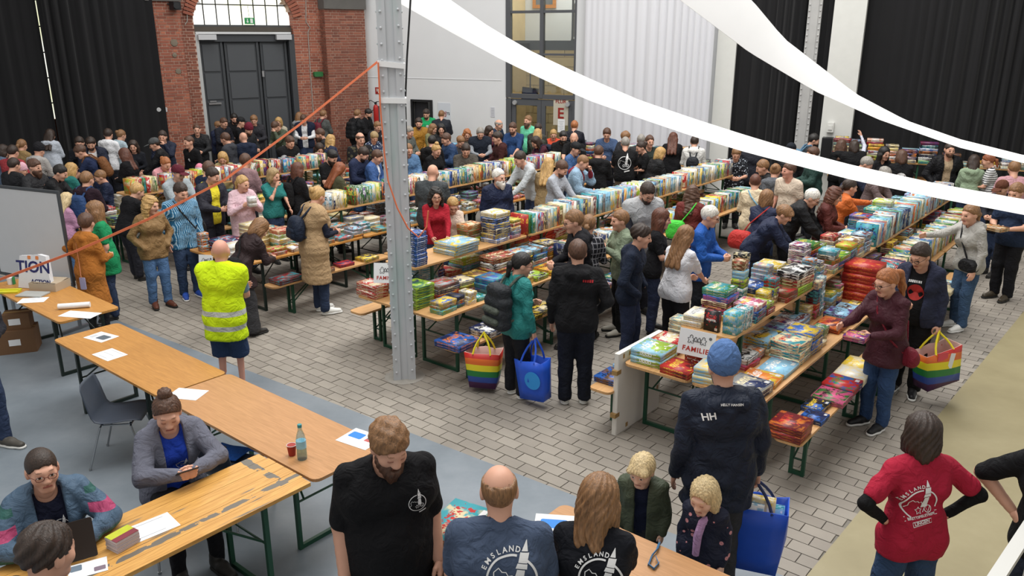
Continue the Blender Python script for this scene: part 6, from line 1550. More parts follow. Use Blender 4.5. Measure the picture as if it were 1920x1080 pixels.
# --- crowd before the arched door
P(368, 233, 1.78, 20, 'man with glasses in black jacket beside the door holding a phone', hair='buzz:brown', top='jacket:1b1c1f', bot='trousers:17171a', arms='phone', acc=('glasses',), hp=10)
P(352, 255, 1.80, -35, 'man with glasses in black sweater with small white logo', hair='buzz:brown', top='long:131316', bot='trousers:17171a', arms='down', acc=('glasses',), hp=6)
P(410, 228, 1.60, 70, 'boy with bowl haircut in navy jacket before the door', hair='fringe:light', top='jacket:1b2540', bot='trousers:23242c', arms='hold', group='children', hp=16)
P(439, 214, 1.80, 30, 'dark haired man with glasses in black before the door', hair='short:black', top='jacket:131316', bot='trousers:17171a', arms='hold', acc=('glasses', 'stubble:black'))
P(421, 222, 1.74, 60, 'brown haired man half hidden behind the bowl cut boy', hair='short:brown', top='jacket:23242c', bot='trousers:17171a', arms='hold')
P(453, 220, 1.78, 100, 'man in black cap and black top before the door', hair='buzz:dark', top='tee:131316', bot='trousers:17171a', arms='hold', acc=('cap:17181b',), hp=16)
P(475, 217, 1.80, 10, 'brown haired man in dark jacket before the middle door leaf', hair='crop:light', top='jacket:2a2a30', bot='trousers:17171a', arms='hold', hp=22)
P(468, 234, 1.76, 60, 'man in maroon knitted hat looking down', hair='none:brown', top='jacket:1b1c1f', bot='trousers:17171a', arms='hold', acc=('beanie:6a2030', 'stubble:brown'), hp=26)
P(418, 250, 1.78, -100, 'man with glasses and dark jacket in profile to the left', hair='short:brown', top='hoodie:3a3c42', bot='trousers:23242c', arms='hold', acc=('glasses',))
P(454, 248, 1.76, -140, 'bald man in navy parka with beige fur hood', hair='none:light', top='coat:1d2538', bot='trousers:23242c', arms='hold', acc=('hood',), hp=18)
P(511, 231, 1.78, -30, 'man in olive green jacket with bowed head', hair='short:brown', top='jacket:47503f', bot='trousers:23242c', arms=('face', 'hold'), hp=46, lean=12)
P(521, 221, 1.66, 0, 'blonde woman in cream sweater behind the olive jacket', hair='bob:blond', top='long:b9b19c', bot='jeans:26344f', arms='hold', sex='f', hp=22)
P(568, 217, 1.78, 5, 'man in navy vest over white shirt before the brick wall', hair='short:brown', top='vest:1d2438', under='shirt:dfe0e2', bot='jeans:26344f', arms='hold', hp=36, acc=('open',))
P(563, 211, 1.72, 150, 'long haired person directly behind the man in navy vest', hair='long:light', top='hoodie:8b8d90', bot='trousers:23242c', arms='hold', sex='f')
P(608, 207, 1.80, 150, 'man in grey jacket with maroon backpack at the brick wall', hair='short:light', top='jacket:4f5250', bot='trousers:23242c', arms='hold')
P(596, 242, 1.76, -80, 'bearded man in profile before the brick wall', hair='short:brown', top='jacket:1b1c1f', bot='trousers:17171a', arms='hold', acc=('beard:brown',))
P(622, 253, 1.68, 150, 'woman with curly blond hair in navy jacket seen from behind', hair='wavy:blond', top='jacket:232b45', bot='jeans:26344f', arms='hold', sex='f', lean=14)
P(546, 257, 1.76, 55, 'young man in black varsity jacket with grey sleeves', hair='short:brown', top='vest:141416', under='hoodie:a9aaac', bot='trousers:23242c', arms='low', hp=28, lean=10)
P(600, 271, 1.58, 30, 'long haired woman in olive jacket with green straps looking down', hair='long:dark', top='jacket:4d5a42', bot='jeans:26344f', arms='hold', sex='f', hp=36)
P(627, 284, 1.76, 60, 'bearded man in black t-shirt looking down at the left display', hair='crop:black', top='tee:141416', bot='trousers:17171a', arms='hold', acc=('beard:dark',), hp=34)
P(672, 206, 1.82, 150, 'man in black jacket with black backpack at the brick pilaster', hair='short:light', top='jacket:17181b', bot='trousers:17171a', arms='hold')
P(693, 205, 1.82, 75, 'dark haired man in black jacket beside the fire extinguisher', hair='crop:black', top='jacket:131316', bot='trousers:17171a', arms='hold', acc=('stubble:black',))
P(676, 248, 1.80, 35, 'balding man in black t-shirt with print behind the left display', hair='balding:brown', top='tee:19191c:camo', bot='trousers:17171a', arms='hold', hp=16, fat=1.12)
P(703, 249, 1.66, 30, 'older woman with curly grey blond hair in floral top', hair='curly:greyblond', top='halfsleeve:2b3550:floral', bot='trousers:23242c', arms='hold', sex='f', hp=30)
P(709, 229, 1.70, 40, 'brown haired person at the left edge of the column', hair='short:light', top='jacket:23242c', bot='trousers:17171a', arms='hold', hp=24)
# --- between column and glass front
P(785, 222, 1.80, 5, 'man with glasses in mustard jacket right of the column', hair='short:dark', top='jacket:a4762a', bot='trousers:3a3a32', arms='low', acc=('glasses', 'stubble:dark'), hp=18)
P(798, 206, 1.82, -10, 'man in bright green t-shirt in the small doorway', hair='short:dark', top='tee:27a868', bot='trousers:17171a', arms='hold', hp=30, acc=('stubble:dark',), group='helpers')
P(828, 207, 1.84, 178, 'man in dark jacket seen from behind at the wall poster', hair='buzz:light', top='jacket:1f222a', bot='trousers:17171a', arms='hold', fat=1.1)
P(827, 233, 1.70, 5, 'woman with long black hair facing forward near the white wall', hair='long:black', top='jacket:17181b', bot='trousers:17171a', arms='hold', sex='f', hp=16)
P(814, 233, 1.66, 60, 'pale haired woman beside the long black haired woman', hair='long:light', top='jacket:7d7a55', bot='jeans:26344f', arms='hold', sex='f')
P(811, 255, 1.74, 170, 'person with black hair and black top seen from behind', hair='short:black', top='hoodie:141416', bot='trousers:17171a', arms='hold')
P(833, 251, 1.76, -60, 'brown haired man in blue jacket with orange red collar', hair='short:brown', top='jacket:2c4468', under='hoodie:c0502f', bot='jeans:26344f', arms='hold', hp=22, acc=('hood',))
P(821, 272, 1.68, 50, 'woman with blond topknot in black jacket holding something pink', hair='topbun:blond', top='jacket:141416', bot='trousers:17171a', arms='hold', sex='f', hp=26)
P(813, 308, 1.84, 165, 'bald man in dark grey jacket seen from behind', hair='none:light', top='jacket:3c4144', bot='trousers:23242c', arms='hold', fat=1.12)
P(767, 270, 1.74, 30, 'man in denim jacket at the right edge of the column', hair='buzz:light', top='jacket:56789e', bot='jeans:26344f', arms='hold')
P(770, 238, 1.76, 60, 'person in grey jacket partly hidden by the column', hair='short:grey', top='jacket:5d615c', bot='trousers:23242c', arms='hold')
P(817, 352, 1.66, 15, 'woman with long curly black hair and glasses in red top', hair='wavy:black', top='long:a3202f', bot='jeans:26344f', arms='low', sex='f', acc=('glasses',), hp=10)
P(850, 374, 1.50, 15, 'girl with light brown hair in cream top looking down', hair='tied:blond', top='long:d9c4b4', bot='jeans:26344f', arms='low', sex='f', hp=34, group='children')
P(876, 243, 1.66, 10, 'red curly haired woman at the white wall', hair='wavy:ginger', top='hoodie:4a4a40', bot='jeans:26344f', arms='hold', sex='f', hp=24)
P(874, 272, 1.78, 10, 'man in dark grey jacket with orange shoulder patches', hair='short:dark', top='jacket:4a453e', bot='trousers:23242c', arms='low', hp=34)
P(866, 257, 1.60, 40, 'boy with brown curly hair behind the orange patched jacket', hair='curly:light', top='hoodie:3a3a3e', bot='jeans:26344f', arms='hold', group='children', hp=28)
P(901, 241, 1.76, 10, 'grey haired man in dark vest using a phone', hair='short:grey', top='vest:1f2530', under='shirt:8b9096', bot='trousers:23242c', arms='phone', hp=30)
P(920, 237, 1.66, 60, 'woman with brown bob before the white wall', hair='bob:dark', top='jacket:5a2a36', bot='trousers:23242c', arms='hold', sex='f')
P(930, 248, 1.80, -70, 'man with glasses in maroon brown hoodie turned left', hair='crop:dark', top='hoodie:40201e', bot='trousers:23242c', arms='hold', hp=16, acc=('glasses',))
P(938, 225, 1.82, 60, 'balding man with turquoise shirt at the glass frame', hair='balding:grey', top='jacket:1b2a40', under='tee:7fc4c4', bot='trousers:23242c', arms='hold', hp=22, acc=('open',))
P(960, 231, 1.84, -25, 'broad man in navy blue sweater before the glass door', hair='short:brown', top='tee:28436e', bot='trousers:23242c', arms='low', acc=('stubble:brown',), hp=22, fat=1.12, sleeve=.5)
P(990, 217, 1.86, -40, 'bearded man in mint green polo shirt before the glass door', hair='short:light', top='polo:6fd0a8', bot='trousers:23242c', arms='down', acc=('beard:brown',), hp=2, group='helpers', fat=1.1)
P(1011, 232, 1.76, 150, 'dark haired man just behind the mint green shirt', hair='short:dark', top='jacket:3a3a34', bot='trousers:23242c', arms='hold')
P(1009, 242, 1.68, 165, 'blonde woman in dark olive jacket with black bag from behind', hair='chin:blond', top='jacket:3a3d33', bot='trousers:17171a', arms='hold', sex='f')
P(1038, 244, 1.50, 0, 'boy in orange red shirt before the glass door', hair='short:blond', top='tee:e05a40', bot='jeans:26344f', arms='hold', group='children')
P(1057, 247, 1.76, 10, 'bearded man in black with dark hair right of the boy', hair='short:black', top='hoodie:141416', bot='trousers:17171a', arms='hold', acc=('beard:black',))
P(1076, 250, 1.80, -10, 'bald bearded man in black holding out a green box', hair='none:light', top='tee:141416', bot='trousers:17171a', arms=('hold', 'fwd'), acc=('beard:dark',), hp=28)
P(1078, 227, 1.80, 165, 'man with red brown hair seen from behind at the glass door edge', hair='short:ginger', top='jacket:1b1c26', bot='trousers:17171a', arms='hold')
P(1083, 268, 1.78, 60, 'man in black cap and denim jacket with pale straps', hair='buzz:dark', top='jacket:3c5a86', bot='jeans:26344f', arms='hold', acc=('cap:17181b',))
P(1000, 258, 1.70, -60, 'dark haired woman in maroon with navy backpack bending left', hair='chin:dark', top='hoodie:4a2430', bot='trousers:17171a', arms='low', sex='f', lean=26, hp=36)
P(970, 285, 1.82, -60, 'man in pale grey hoodie bending over the table', hair='short:dark', top='hoodie:b9bec1', bot='jeans:26344f', arms='low', lean=24, hp=26)
P(1030, 297, 1.72, 160, 'woman with very long blond hair in leopard print coat', hair='longback:blond', top='coat:9c8560:leopard', bot='trousers:17171a', arms='hold', sex='f')
P(936, 317, 1.78, 28, 'white haired bearded man in navy jacket behind the middle display', hair='short:white', top='jacket:1c2540', bot='trousers:23242c', arms='down', acc=('beard:white',), hp=6, hy=20, fat=1.1)
P(1060, 304, 1.82, 60, 'man with glasses in pale grey shirt looking down', hair='short:brown', top='shirt:a6abb4', bot='jeans:26344f', arms='low', acc=('stubble:brown', 'glasses'), hp=34)
P(1100, 293, 1.82, 75, 'man with receding hair in light denim jacket with red collar, hand on chin', hair='buzz:light', top='jacket:8aa6bd', under='hoodie:7c2836', bot='jeans:26344f', arms=('face', 'hold'), hp=34, acc=('open',))
P(1124, 274, 1.78, 160, 'man in black hoodie seen from behind right of the red collar', hair='short:brown', top='hoodie:141416', bot='trousers:17171a', arms='hold')
P(1138, 242, 1.82, -10, 'man in grey blue t-shirt before the white curtain', hair='short:brown', top='tee:46597a', bot='trousers:23242c', arms=('low', 'hold'), hp=28)
# --- before the white curtain
backlogo = P(1173, 258, 1.78, 172, 'person with short grey hair in black t-shirt with round white logo on back', hair='short:grey', top='tee:141416', bot='trousers:6a5c4c', arms='hold', fat=1.1, group='helpers', sleeve=.42)
P(1199, 266, 1.68, -80, 'dark haired woman with bun in black top turned left', hair='bun:dark', top='tee:141416', bot='trousers:17171a', arms='hold', sex='f', sleeve=.42)
P(1177, 247, 1.78, 100, 'bearded man behind the person with the white logo', hair='short:light', top='jacket:2c2d33', bot='trousers:23242c', arms='hold', acc=('stubble:light',))
P(1203, 253, 1.72, 165, 'grey haired person before the white curtain', hair='short:grey', top='jacket:2a2a2c', bot='trousers:23242c', arms='hold')
P(1219, 254, 1.74, 10, 'short haired person in dark green tank top facing forward', hair='short:brown', top='tank:2c3430', bot='trousers:23242c', arms='down', sex='f', hp=6)
P(1242, 277, 1.68, 110, 'woman with blond bob in black padded jacket', hair='bob:blond', top='puffer:17181b', bot='trousers:17171a', arms='hold', sex='f', lean=12, hp=20)
P(1263, 249, 1.74, 165, 'woman with long red brown hair in black coat from behind', hair='longback:auburn', top='coat:131316', bot='trousers:17171a', arms='hold', sex='f')
wht = P(1303, 256, 1.70, 165, 'dark haired person in white sweatshirt with small dark backpack', hair='short:dark', top='hoodie:d9d8d4', bot='trousers:17171a', arms='hold')
P(1382, 279, 1.70, -10, 'person in dark floral shirt behind the middle display', hair='short:light', top='halfsleeve:23252b:floral', bot='trousers:17171a', arms='hold', hp=34)
P(1416, 261, 1.76, 160, 'brown haired person in dark top partly behind the streamer', hair='short:brown', top='jacket:23242c', bot='trousers:17171a', arms='hold')
P(1426, 301, 1.74, -95, 'young man in black jacket with backpack turned left', hair='short:light', top='jacket:17181b', bot='trousers:17171a', arms='hold', hp=24, lean=12)
P(1456, 308, 1.68, 150, 'woman with blond knot and grey hood in the right aisle', hair='bun:light', top='hoodie:5d6066', bot='jeans:26344f', arms='hold', sex='f')
P(1417, 328, 1.66, 165, 'short red haired woman in cream jacket with light blue tote bag', hair='short:auburn', top='jacket:d9c7a8', bot='trousers:a89a86', arms='hold', sex='f')
P(1220, 346, 1.80, 20, 'dark haired man with glasses in light grey vest behind the middle display', hair='short:dark', top='vest:a9abae', under='long:23242c', bot='trousers:23242c', arms='hold', acc=('glasses', 'stubble:dark'), hp=34)
P(1300, 348, 1.68, 155, 'woman with long brown hair and bright green bag', hair='wavy:brown', top='jacket:6a2a26', bot='jeans:26344f', arms='hold', sex='f')
# --- right aisle and behind the right display
P(1480, 305, 1.80, -55, 'man in cream t-shirt turned left in the right aisle', hair='short:brown', top='tee:d0c0ae', bot='trousers:4a463f', arms='down', hp=4, hy=-20, skin='rosy')
P(1485, 269, 1.78, 150, 'man in dark cap before the black curtain', hair='none:dark', top='jacket:17181b', bot='trousers:17171a', arms='hold', acc=('cap:1c2028',))
P(1531, 252, 1.84, 80, 'dark haired man with blue backpack by the grey column', hair='short:black', top='jacket:2c3238', bot='trousers:17171a', arms='hold', acc=('stubble:black',))
P(1524, 276, 1.82, -95, 'brown haired man in dark green jacket behind the streamer', hair='crop:brown', top='jacket:2a443e', bot='trousers:23242c', arms='hold', hp=6, fat=1.1)
P(1578, 262, 1.72, 165, 'woman with long brown hair in black hooded jacket', hair='long:brown', top='hoodie:141416', bot='trousers:17171a', arms='hold', sex='f')
P(1602, 264, 1.72, 168, 'woman reaching up to the stacked boxes with raised arm', hair='bob:dark', top='vest:141416', under='long:c6c8d6', bot='trousers:17171a', arms=('hold', 'up'), sex='f')
P(1661, 276, 1.74, 15, 'woman with long black hair and glasses facing forward', hair='long:black', top='long:17171a', bot='trousers:17171a', arms='hold', sex='f', acc=('glasses',), hp=12)
P(1634, 297, 1.82, 60, 'grey haired man in navy sweater bending forward', hair='short:grey', top='long:2a3046', bot='trousers:23242c', arms='low', lean=26, hp=36, fat=1.1)
P(1667, 317, 1.66, 40, 'grey curly haired person beside the bending man', hair='curly:grey', top='jacket:6a5a5a', bot='trousers:23242c', arms='low', lean=16, hp=38)
P(1691, 282, 1.74, 165, 'person in black jacket with white print on the back', hair='bob:brown', top='jacket:131316', bot='trousers:17171a', arms='hold', sex='f')
P(1598, 336, 1.72, 95, 'woman in bright orange jacket reaching right across the table', hair='tied:dark', top='jacket:cc6a32', bot='jeans:26344f', arms=('out', 'low'), sex='f', lean=18, hp=14)
P(1533, 358, 1.76, 65, 'white haired man in black jacket with red collar bending forward', hair='short:white', top='puffer:17181b', under='long:b3262c', bot='trousers:17171a', arms='low', lean=28, hp=34, acc=('glasses', 'open'))
P(1440, 356, 1.66, 140, 'woman with brown bob in navy jacket leaning over the right display', hair='bob:light', top='jacket:252c46', bot='trousers:23242c', arms='low', sex='f', lean=16, hp=10)
P(1479, 387, 1.70, 70, 'brown haired person bowing deeply over the right display', hair='fringe:light', top='jacket:1f2740', bot='trousers:23242c', arms='low', lean=38, hp=28)
P(1572, 352, 1.68, 60, 'woman with brown wavy hair behind the red collar', hair='wavy:auburn', top='jacket:5a2a26', bot='trousers:23242c', arms='hold', sex='f', hp=22)
bjack = P(1783, 268, 1.86, -5, 'man in open black jacket over beige t-shirt behind the right display', hair='buzz:dark', top='jacket:131317', under='tee:b8a184', bot='trousers:17171a', arms='pocket', acc=('open', 'stubble:brown'), hp=8)
P(1828, 291, 1.68, 150, 'dark haired woman in sage green hoodie near the right edge', hair='chin:dark', top='hoodie:8a9c82', bot='jeans:26344f', arms='hold', sex='f')
P(1850, 289, 1.72, -120, 'red haired woman in black and white striped t-shirt', hair='tied:red', top='tee:dcdcdc:stripe', bot='jeans:26344f', arms='hold', sex='f', fat=1.1)
P(1902, 303, 1.76, 165, 'person in dusty pink top seen from behind at the right edge', hair='short:light', top='tee:bd8f96', bot='jeans:26344f', arms='hold', fat=1.12)
P(1878, 340, 1.60, -60, 'boy with brown hair in dark jacket near the right edge', hair='short:light', top='jacket:23242c', bot='jeans:26344f', arms='hold', group='children', acc=('cap:5a3526',))
P(1905, 345, 1.80, -60, 'man in dark top and dark trousers holding a flat box at the right edge', hair='short:light', top='tee:1f2c44', bot='trousers:15151a', arms='hold', shoe='shoe:3a3226', fat=1.1)
ghood = P(1820, 383, 1.68, -75, 'woman in light grey hoodie and jeans reaching towards the display with belt bag', hair='tied:light', top='hoodie:a9a7a2', bot='jeans:37506e', arms=('down', 'out'), sex='f', lean=8, hp=12, shoe='sneaker:e6e6e2')
navy = P(1722, 460, 1.72, -40, 'woman in navy cardigan and black t-shirt with red print holding a rainbow bag', hair='tied:dark', top='hoodie:2c3044', under='tee:131316', bot='trousers:121214', arms=('carry', 'hold'), sex='f', fat=1.14, acc=('open', 'glasses'), hp=30, hy=-18, shoe='sneaker:18181a', hem=-.2)
pony = P(1660, 506, 1.66, -62, 'woman with red ponytail in burgundy jacket reaching for a game', hair='pony:ginger', top='jacket:45202a', bot='jeans:2b456c', arms=('hold', 'fwd'), sex='f', lean=8, hp=18, acc=('glasses',), shoe='sneaker:17181b', hem=-.22, hy=-10)
bman = P(1338, 388, 1.76, 60, 'white haired man with glasses in bright blue jacket', hair='short:white', top='jacket:1f56a8', bot='trousers:23242c', arms='hold', acc=('glasses',), hp=18, hy=10)
wtee = P(1290, 424, 1.68, 130, 'woman with long light brown hair in white t-shirt', hair='longback:light', top='tee:dfe0e6', bot='trousers:15151a', arms='low', sex='f', hp=18, fat=1.1, lean=8, sleeve=.42)
P(1244, 392, 1.70, 80, 'woman with long dark red hair in black t-shirt', hair='long:auburn', top='tee:17171b', bot='jeans:232c46', arms='hold', sex='f', hp=10)
P(1206, 422, 1.78, 70, 'dark haired man in navy hoodie with hands in pockets', hair='crop:dark', top='hoodie:1d2536', bot='jeans:232c46', arms='pocket', hp=12, hy=10, lean=6)
P(1162, 395, 1.68, -75, 'woman with short light brown hair in sage green jacket', hair='short:light', top='jacket:7d8a74', bot='trousers:151517', arms='chest', sex='f', hp=6, shoe='shoe:b9b4a8')
P(1105, 403, 1.66, 165, 'woman with brown ponytail in black checked shirt', hair='tied:light', top='shirt:23242a:check', bot='trousers:151517', arms='hold', sex='f', hp=14)
pman = P(1072, 395, 1.82, -80, 'man with glasses in black jacket with round patch turned left', hair='short:light', top='hoodie:17171c', bot='trousers:151517', arms='hold', acc=('glasses',), hp=14, lean=6)
hman = P(1083, 450, 1.82, 176, 'young man in black hoodie with red print seen from behind, hand on hip', hair='short:brown', top='hoodie:161619', bot='trousers:141824', arms=('down', 'pocket'), shoe='sneaker:e2e2de', hp=10, hy=8, fat=1.06)
teal = P(985, 475, 1.64, 128, 'dark haired woman in teal jacket with large grey backpack', hair='tied:black', top='jacket:2a7d7a', bot='trousers:1c1d22', arms=('hold', 'carry'), sex='f', hp=18, hy=-28, shoe='sneaker:dcdcd8', fat=1.06, acc=('glasses',))
for rec in PEOPLE:   # keep feet clear of the display furniture
    pass
import sys as _sys
# ================================================================ bags, prints on clothes, small things
def rainbow_mat():
    m, nt, b = new_mat('rainbow_bag_print'); L = nt.links; tc = N(nt, 'ShaderNodeTexCoord'); sx = N(nt, 'ShaderNodeSeparateXYZ'); L.new(tc.outputs['Generated'], sx.inputs[0])
    r = N(nt, 'ShaderNodeValToRGB'); cr = r.color_ramp; cr.interpolation = 'CONSTANT'; cs = ['47194f', '2b4a9c', '1f7a3c', 'e8d829', 'dc6a28', 'c22a22']
    cr.elements[0].color = (*lin(cs[0]), 1); cr.elements[1].position = .17; cr.elements[1].color = (*lin(cs[1]), 1)
    for i, c in enumerate(cs[2:]): e = cr.elements.new((i+2)/6.); e.color = (*lin(c), 1)
    L.new(sx.outputs[2], r.inputs[0]); L.new(r.outputs[0], b.inputs['Base Color']); b.inputs['Roughness'].default_value = .4; return m
M_rain = rainbow_mat(); M_yel = mat('yellow_strap', 'e6d52c', .5, var=.03); M_blue = mat('blue_bag_plastic', '2456cc', .35, var=.2, vscale=4, bump=.4, bscale=9); M_navyst = mat('navy_strap', '22305a', .6)
def open_bag(name, label, p, yaw, wb, wt, db, dt, h, m, m_in, m_strap, tilt=0., handle=None, hh=.18):
    """carrier bag with an open top, standing or hanging with its bottom middle at p; handles meet at handle (world) if given"""
    t = thing(name, label, 'bag', p, yaw); R_ = Ry(tilt)
    def ring(f, ins=0.): 
        w_, d_ = (wb+(wt-wb)*f)/2-ins, (db+(dt-db)*f)/2-ins; bul = .025*math.sin(math.pi*f)
        P = []
        for i in range(4):
            for k in range(4):
                a = k/4; c0 = [(-w_, -d_), (w_, -d_), (w_, d_), (-w_, d_)][i]; c1 = [(-w_, -d_), (w_, -d_), (w_, d_), (-w_, d_)][(i+1) % 4]
                x, y = c0[0]+(c1[0]-c0[0])*a, c0[1]+(c1[1]-c0[1])*a; s_ = math.sin(math.pi*a)*bul
                P.append((x+(s_ if i == 1 else -s_ if i == 3 else 0), y+(-s_ if i == 0 else s_ if i == 2 else 0), h*f+.012*math.sin(3*x*9+i)*(f > .9)))
        return P
    V = []; F = []; rings = [ring(f) for f in (0, .25, .5, .75, 1.)]+[ring(f, .006) for f in (1., .6, .12)]
    for P in rings: V += [R_ @ Vector(q) for q in P]
    for i in range(len(rings)-1):
        for k in range(16): F.append((i*16+k, i*16+(k+1) % 16, (i+1)*16+(k+1) % 16, (i+1)*16+k))
    F.append(tuple(range(15, -1, -1))); F.append(tuple((len(rings)-1)*16+k for k in range(16)))
    me = mesh_np('bag_body', V, F, [m, m_in], [0]*(4*16)+[1]*(3*16)+[0, 1]); me.polygons.foreach_set('use_smooth', np.ones(len(me.polygons), bool)); link('bag_body', me, t)
    inv = Matrix.Rotation(-yaw, 3, 'Z')
    top = inv @ (Vector(handle)-Vector(p)) if handle is not None else R_ @ Vector((0, 0, h+hh))
    for sy in (-1, 1):
        mb = MB(); a = R_ @ Vector((-wt*.25, sy*dt/2, h*.97)); b = R_ @ Vector((wt*.25, sy*dt/2, h*.97)); q = top+Vector((0, sy*.01, 0))
        pts = [a+(q-a)*f+Vector((-.02*math.sin(math.pi*f), 0, 0)) for f in (0, .3, .6, .9)]+[q+Vector((0, 0, .015))]+[b+(q-b)*f+Vector((.02*math.sin(math.pi*f), 0, 0)) for f in (.9, .6, .3, 0)]
        mb.tube(pts, .011, 6); mb.build('handle', m_strap, t, smooth=True)
    return t
def wrist(rec, nm, d=.07): W_ = rec['A'][nm][2]; E_ = rec['A'][nm][1]; u = vnorm(W_-E_); return to_world(rec, W_+u*d)
M_pinkin = mat('pale_bag_lining', 'cfa8a0', .7)
open_bag('rainbow_bag', 'rainbow striped bag with yellow strap left of the teal jacket woman', at(908, 722, .06), math.radians(-12), .30, .40, .18, .22, .42, M_rain, M_pinkin, M_yel, hh=.2)
hb = wrist(teal, 'R'); b1 = open_bag('blue_bag', 'shiny blue carrier bag held by the teal jacket woman', (hb.x+.01, hb.y-.06, .08), math.radians(-35), .30, .34, .16, .2, max(.3, hb.z-.3), M_blue, M_blue, M_blue, tilt=-.1, handle=hb)
mb = MB(); hB = max(.3, hb.z-.3); mb.lathe([(.1, 0), (.1, .002)], 18, (.03, -.112, hB*.55), Rx(math.pi/2)); mb.build('print', mat('light_blue_print', '2f8fd8', .5, var=.1), b1)
hb = wrist(big, 'R'); b2 = open_bag('blue_bag', 'blue carrier bag full of games held by the man in the blue hat', (hb.x+.02, hb.y-.03, max(.1, hb.z-.66)), math.radians(-20), .34, .42, .2, .24, .5, M_blue, M_blue, M_navyst, handle=hb)
for k, (x, c, hgt) in enumerate(((-.05, ('white', 'sky', 'grey'), .44), (.03, ('cream', 'yellow', 'white'), .46), (.1, ('sky', 'teal', 'white'), .38))):
    bx = dict(p=Vector((0, 0, 0)), s=(.07, .19, hgt), rz=math.pi/2, c=c, w=('hero',), seed=.1+k*.3); o = link('game_box', box_mesh('game_box', [bx], False)); o.matrix_world = Matrix.Translation(b2.location+Matrix.Rotation(b2.rotation_euler.z, 3, 'Z') @ Vector((x*.9, -.06+.055*k, .08))) @ Matrix.Rotation(b2.rotation_euler.z, 4, 'Z')
    tag(o, ['white box standing in the blue bag of the man in the hat', 'cream box standing in the blue bag of the man in the hat', 'light blue box standing in the blue bag of the man in the hat'][k], 'game box', 'game boxes in bags')
hb = wrist(navy, 'L'); rb2 = open_bag('rainbow_bag', 'large rainbow striped bag with yellow handles held by the navy cardigan woman', (hb.x+.06, hb.y-.02, max(.05, hb.z-.58)), math.radians(18), .42, .46, .2, .22, .42, M_rain, M_pinkin, M_yel, tilt=-.18, handle=hb)
mb = MB(); mb.box((-.1, -.12, .36), (.13, .004, .09)); mb.build('pink_flyer', mat('pink_paper', 'd8525c', .6), rb2); mb = MB(); mb.box((.02, -.125, .3), (.06, .004, .17), Ry(.15)); mb.build('white_tag', M_paper, rb2)
# ---- rucksacks and shoulder bags worn by people
def sack(name, rec, label, off, size, col, straps=True, col2=None, cat='backpack', rz=0.):
    """rounded bag in the torso frame of its wearer"""
    t = thing(name, label, cat, (rec['base'][0], rec['base'][1], 0), math.radians(rec['yaw'])); tor, s = rec['tor'], rec['s']; w_, d_, h_ = size; r_ = min(d_*.5, .06)
    Q = []
    for f in (0., .33, .66, 1.):
        for y in (-d_/2+r_, d_/2-r_):
            ww = w_/2-r_-(.03 if f == 1. else 0); Q.append(('c', tor(off[0]-ww, off[1]+y, off[2]-h_/2+r_+(h_-2*r_)*f), tor(off[0]+ww, off[1]+y, off[2]-h_/2+r_+(h_-2*r_)*f), r_*s, r_*s))
    v, f = sdf_mesh(Q, .014 if rec['lod'] < 2 else .024, .07); m = cloth(col, None, .6); link('bag_body', mesh_np('bag_body', v, f, [m], None, True), t)
    if cat == 'backpack' and rec['lod'] < 2:
        Q = []
        for fz in (0, 1): Q.append(('c', tor(off[0]-w_*.28, off[1]+d_/2+.0, off[2]-h_*.3+fz*h_*.25), tor(off[0]+w_*.28, off[1]+d_/2, off[2]-h_*.3+fz*h_*.25), .04*s, .04*s))
        v, f = sdf_mesh(Q, .014, .06); link('front_pocket', mesh_np('front_pocket', v, f, [cloth(col2 or col, None, .6)], None, True), t)
    if straps:
        for q in (-1, 1):
            mb = MB(); mb.tube([tor(off[0]+q*w_*.22, off[1]-d_*.3, off[2]+h_*.42), tor(q*.1, .08, .52), tor(q*.105, .0, .548), tor(q*.11, -.09, .47), tor(q*.13, -.13, .3), tor(q*.17, -.03, .12), tor(off[0]+q*w_*.3, off[1]-d_*.3, off[2]-h_*.35)], .016*s, 6); mb.build('strap', cloth(col2 or col, None, .6), t, smooth=True)
    return t
sack('backpack', teal, 'large dark grey backpack worn by the teal jacket woman', (0, .24, .20), (.34, .2, .50), '2a2d31', True, '4a5048')
def rec_of(sub): return next(r for r in PEOPLE if sub in r['label'])
sack('backpack', pvest, 'dark blue backpack on the woman in the tan padded vest', (0.02, .23, .24), (.25, .13, .30), '1c2638')
sack('backpack', wht, 'small dark backpack on the white sweatshirt', (0, .2, .2), (.22, .1, .24), '23262c')
for sub, lab, sz, c in (('maroon backpack at', 'maroon backpack worn before the brick wall', (.28, .16, .42), '6a2230'), ('black backpack at the brick', 'bulky black backpack worn at the brick pilaster', (.3, .2, .45), '17181b'), ('brown backpack', 'brown leather backpack with tan flap on the leaning man', (.27, .15, .38), '7a4f2e'), ('blue drawstring', 'blue drawstring bag with white emblem on a maroon back', (.3, .1, .38), '2a4570'),
                        ('dark backpack seen', 'black backpack on the black coat', (.3, .16, .42), '141416'), ('jacket with backpack turned', 'black backpack in the right aisle', (.28, .17, .42), '17181b'), ('navy backpack bending', 'navy backpack on the bending woman in maroon', (.28, .16, .4), '1c2438'), ('blue backpack by the grey', 'light blue backpack by the grey column', (.28, .17, .42), '5b7f9a')):
    sack('backpack', rec_of(sub), lab, (0, .21, .22), sz, c)
def cross_bag(rec, label, off, size, col, sgn=1, strap=True, cat='shoulder bag'):
    t = sack('shoulder_bag', rec, label, off, size, col, False, None, cat)
    if strap:
        tor = rec['tor']; mb = MB(); q = sgn
        mb.tube([tor(off[0], off[1]-.0, off[2]+size[2]*.4), tor(off[0]*.6, .13, .22), tor(-q*.05, .14, .42), tor(-q*.10, .05, .52), tor(-q*.10, -.04, .51), tor(-q*.02, -.14, .36), tor(off[0]*.7, -.13, .1), tor(off[0], off[1]-.06, off[2]+size[2]*.35)], .011*rec['s'], 6); mb.build('strap', cloth(col, None, .6), t, smooth=True)
    return t
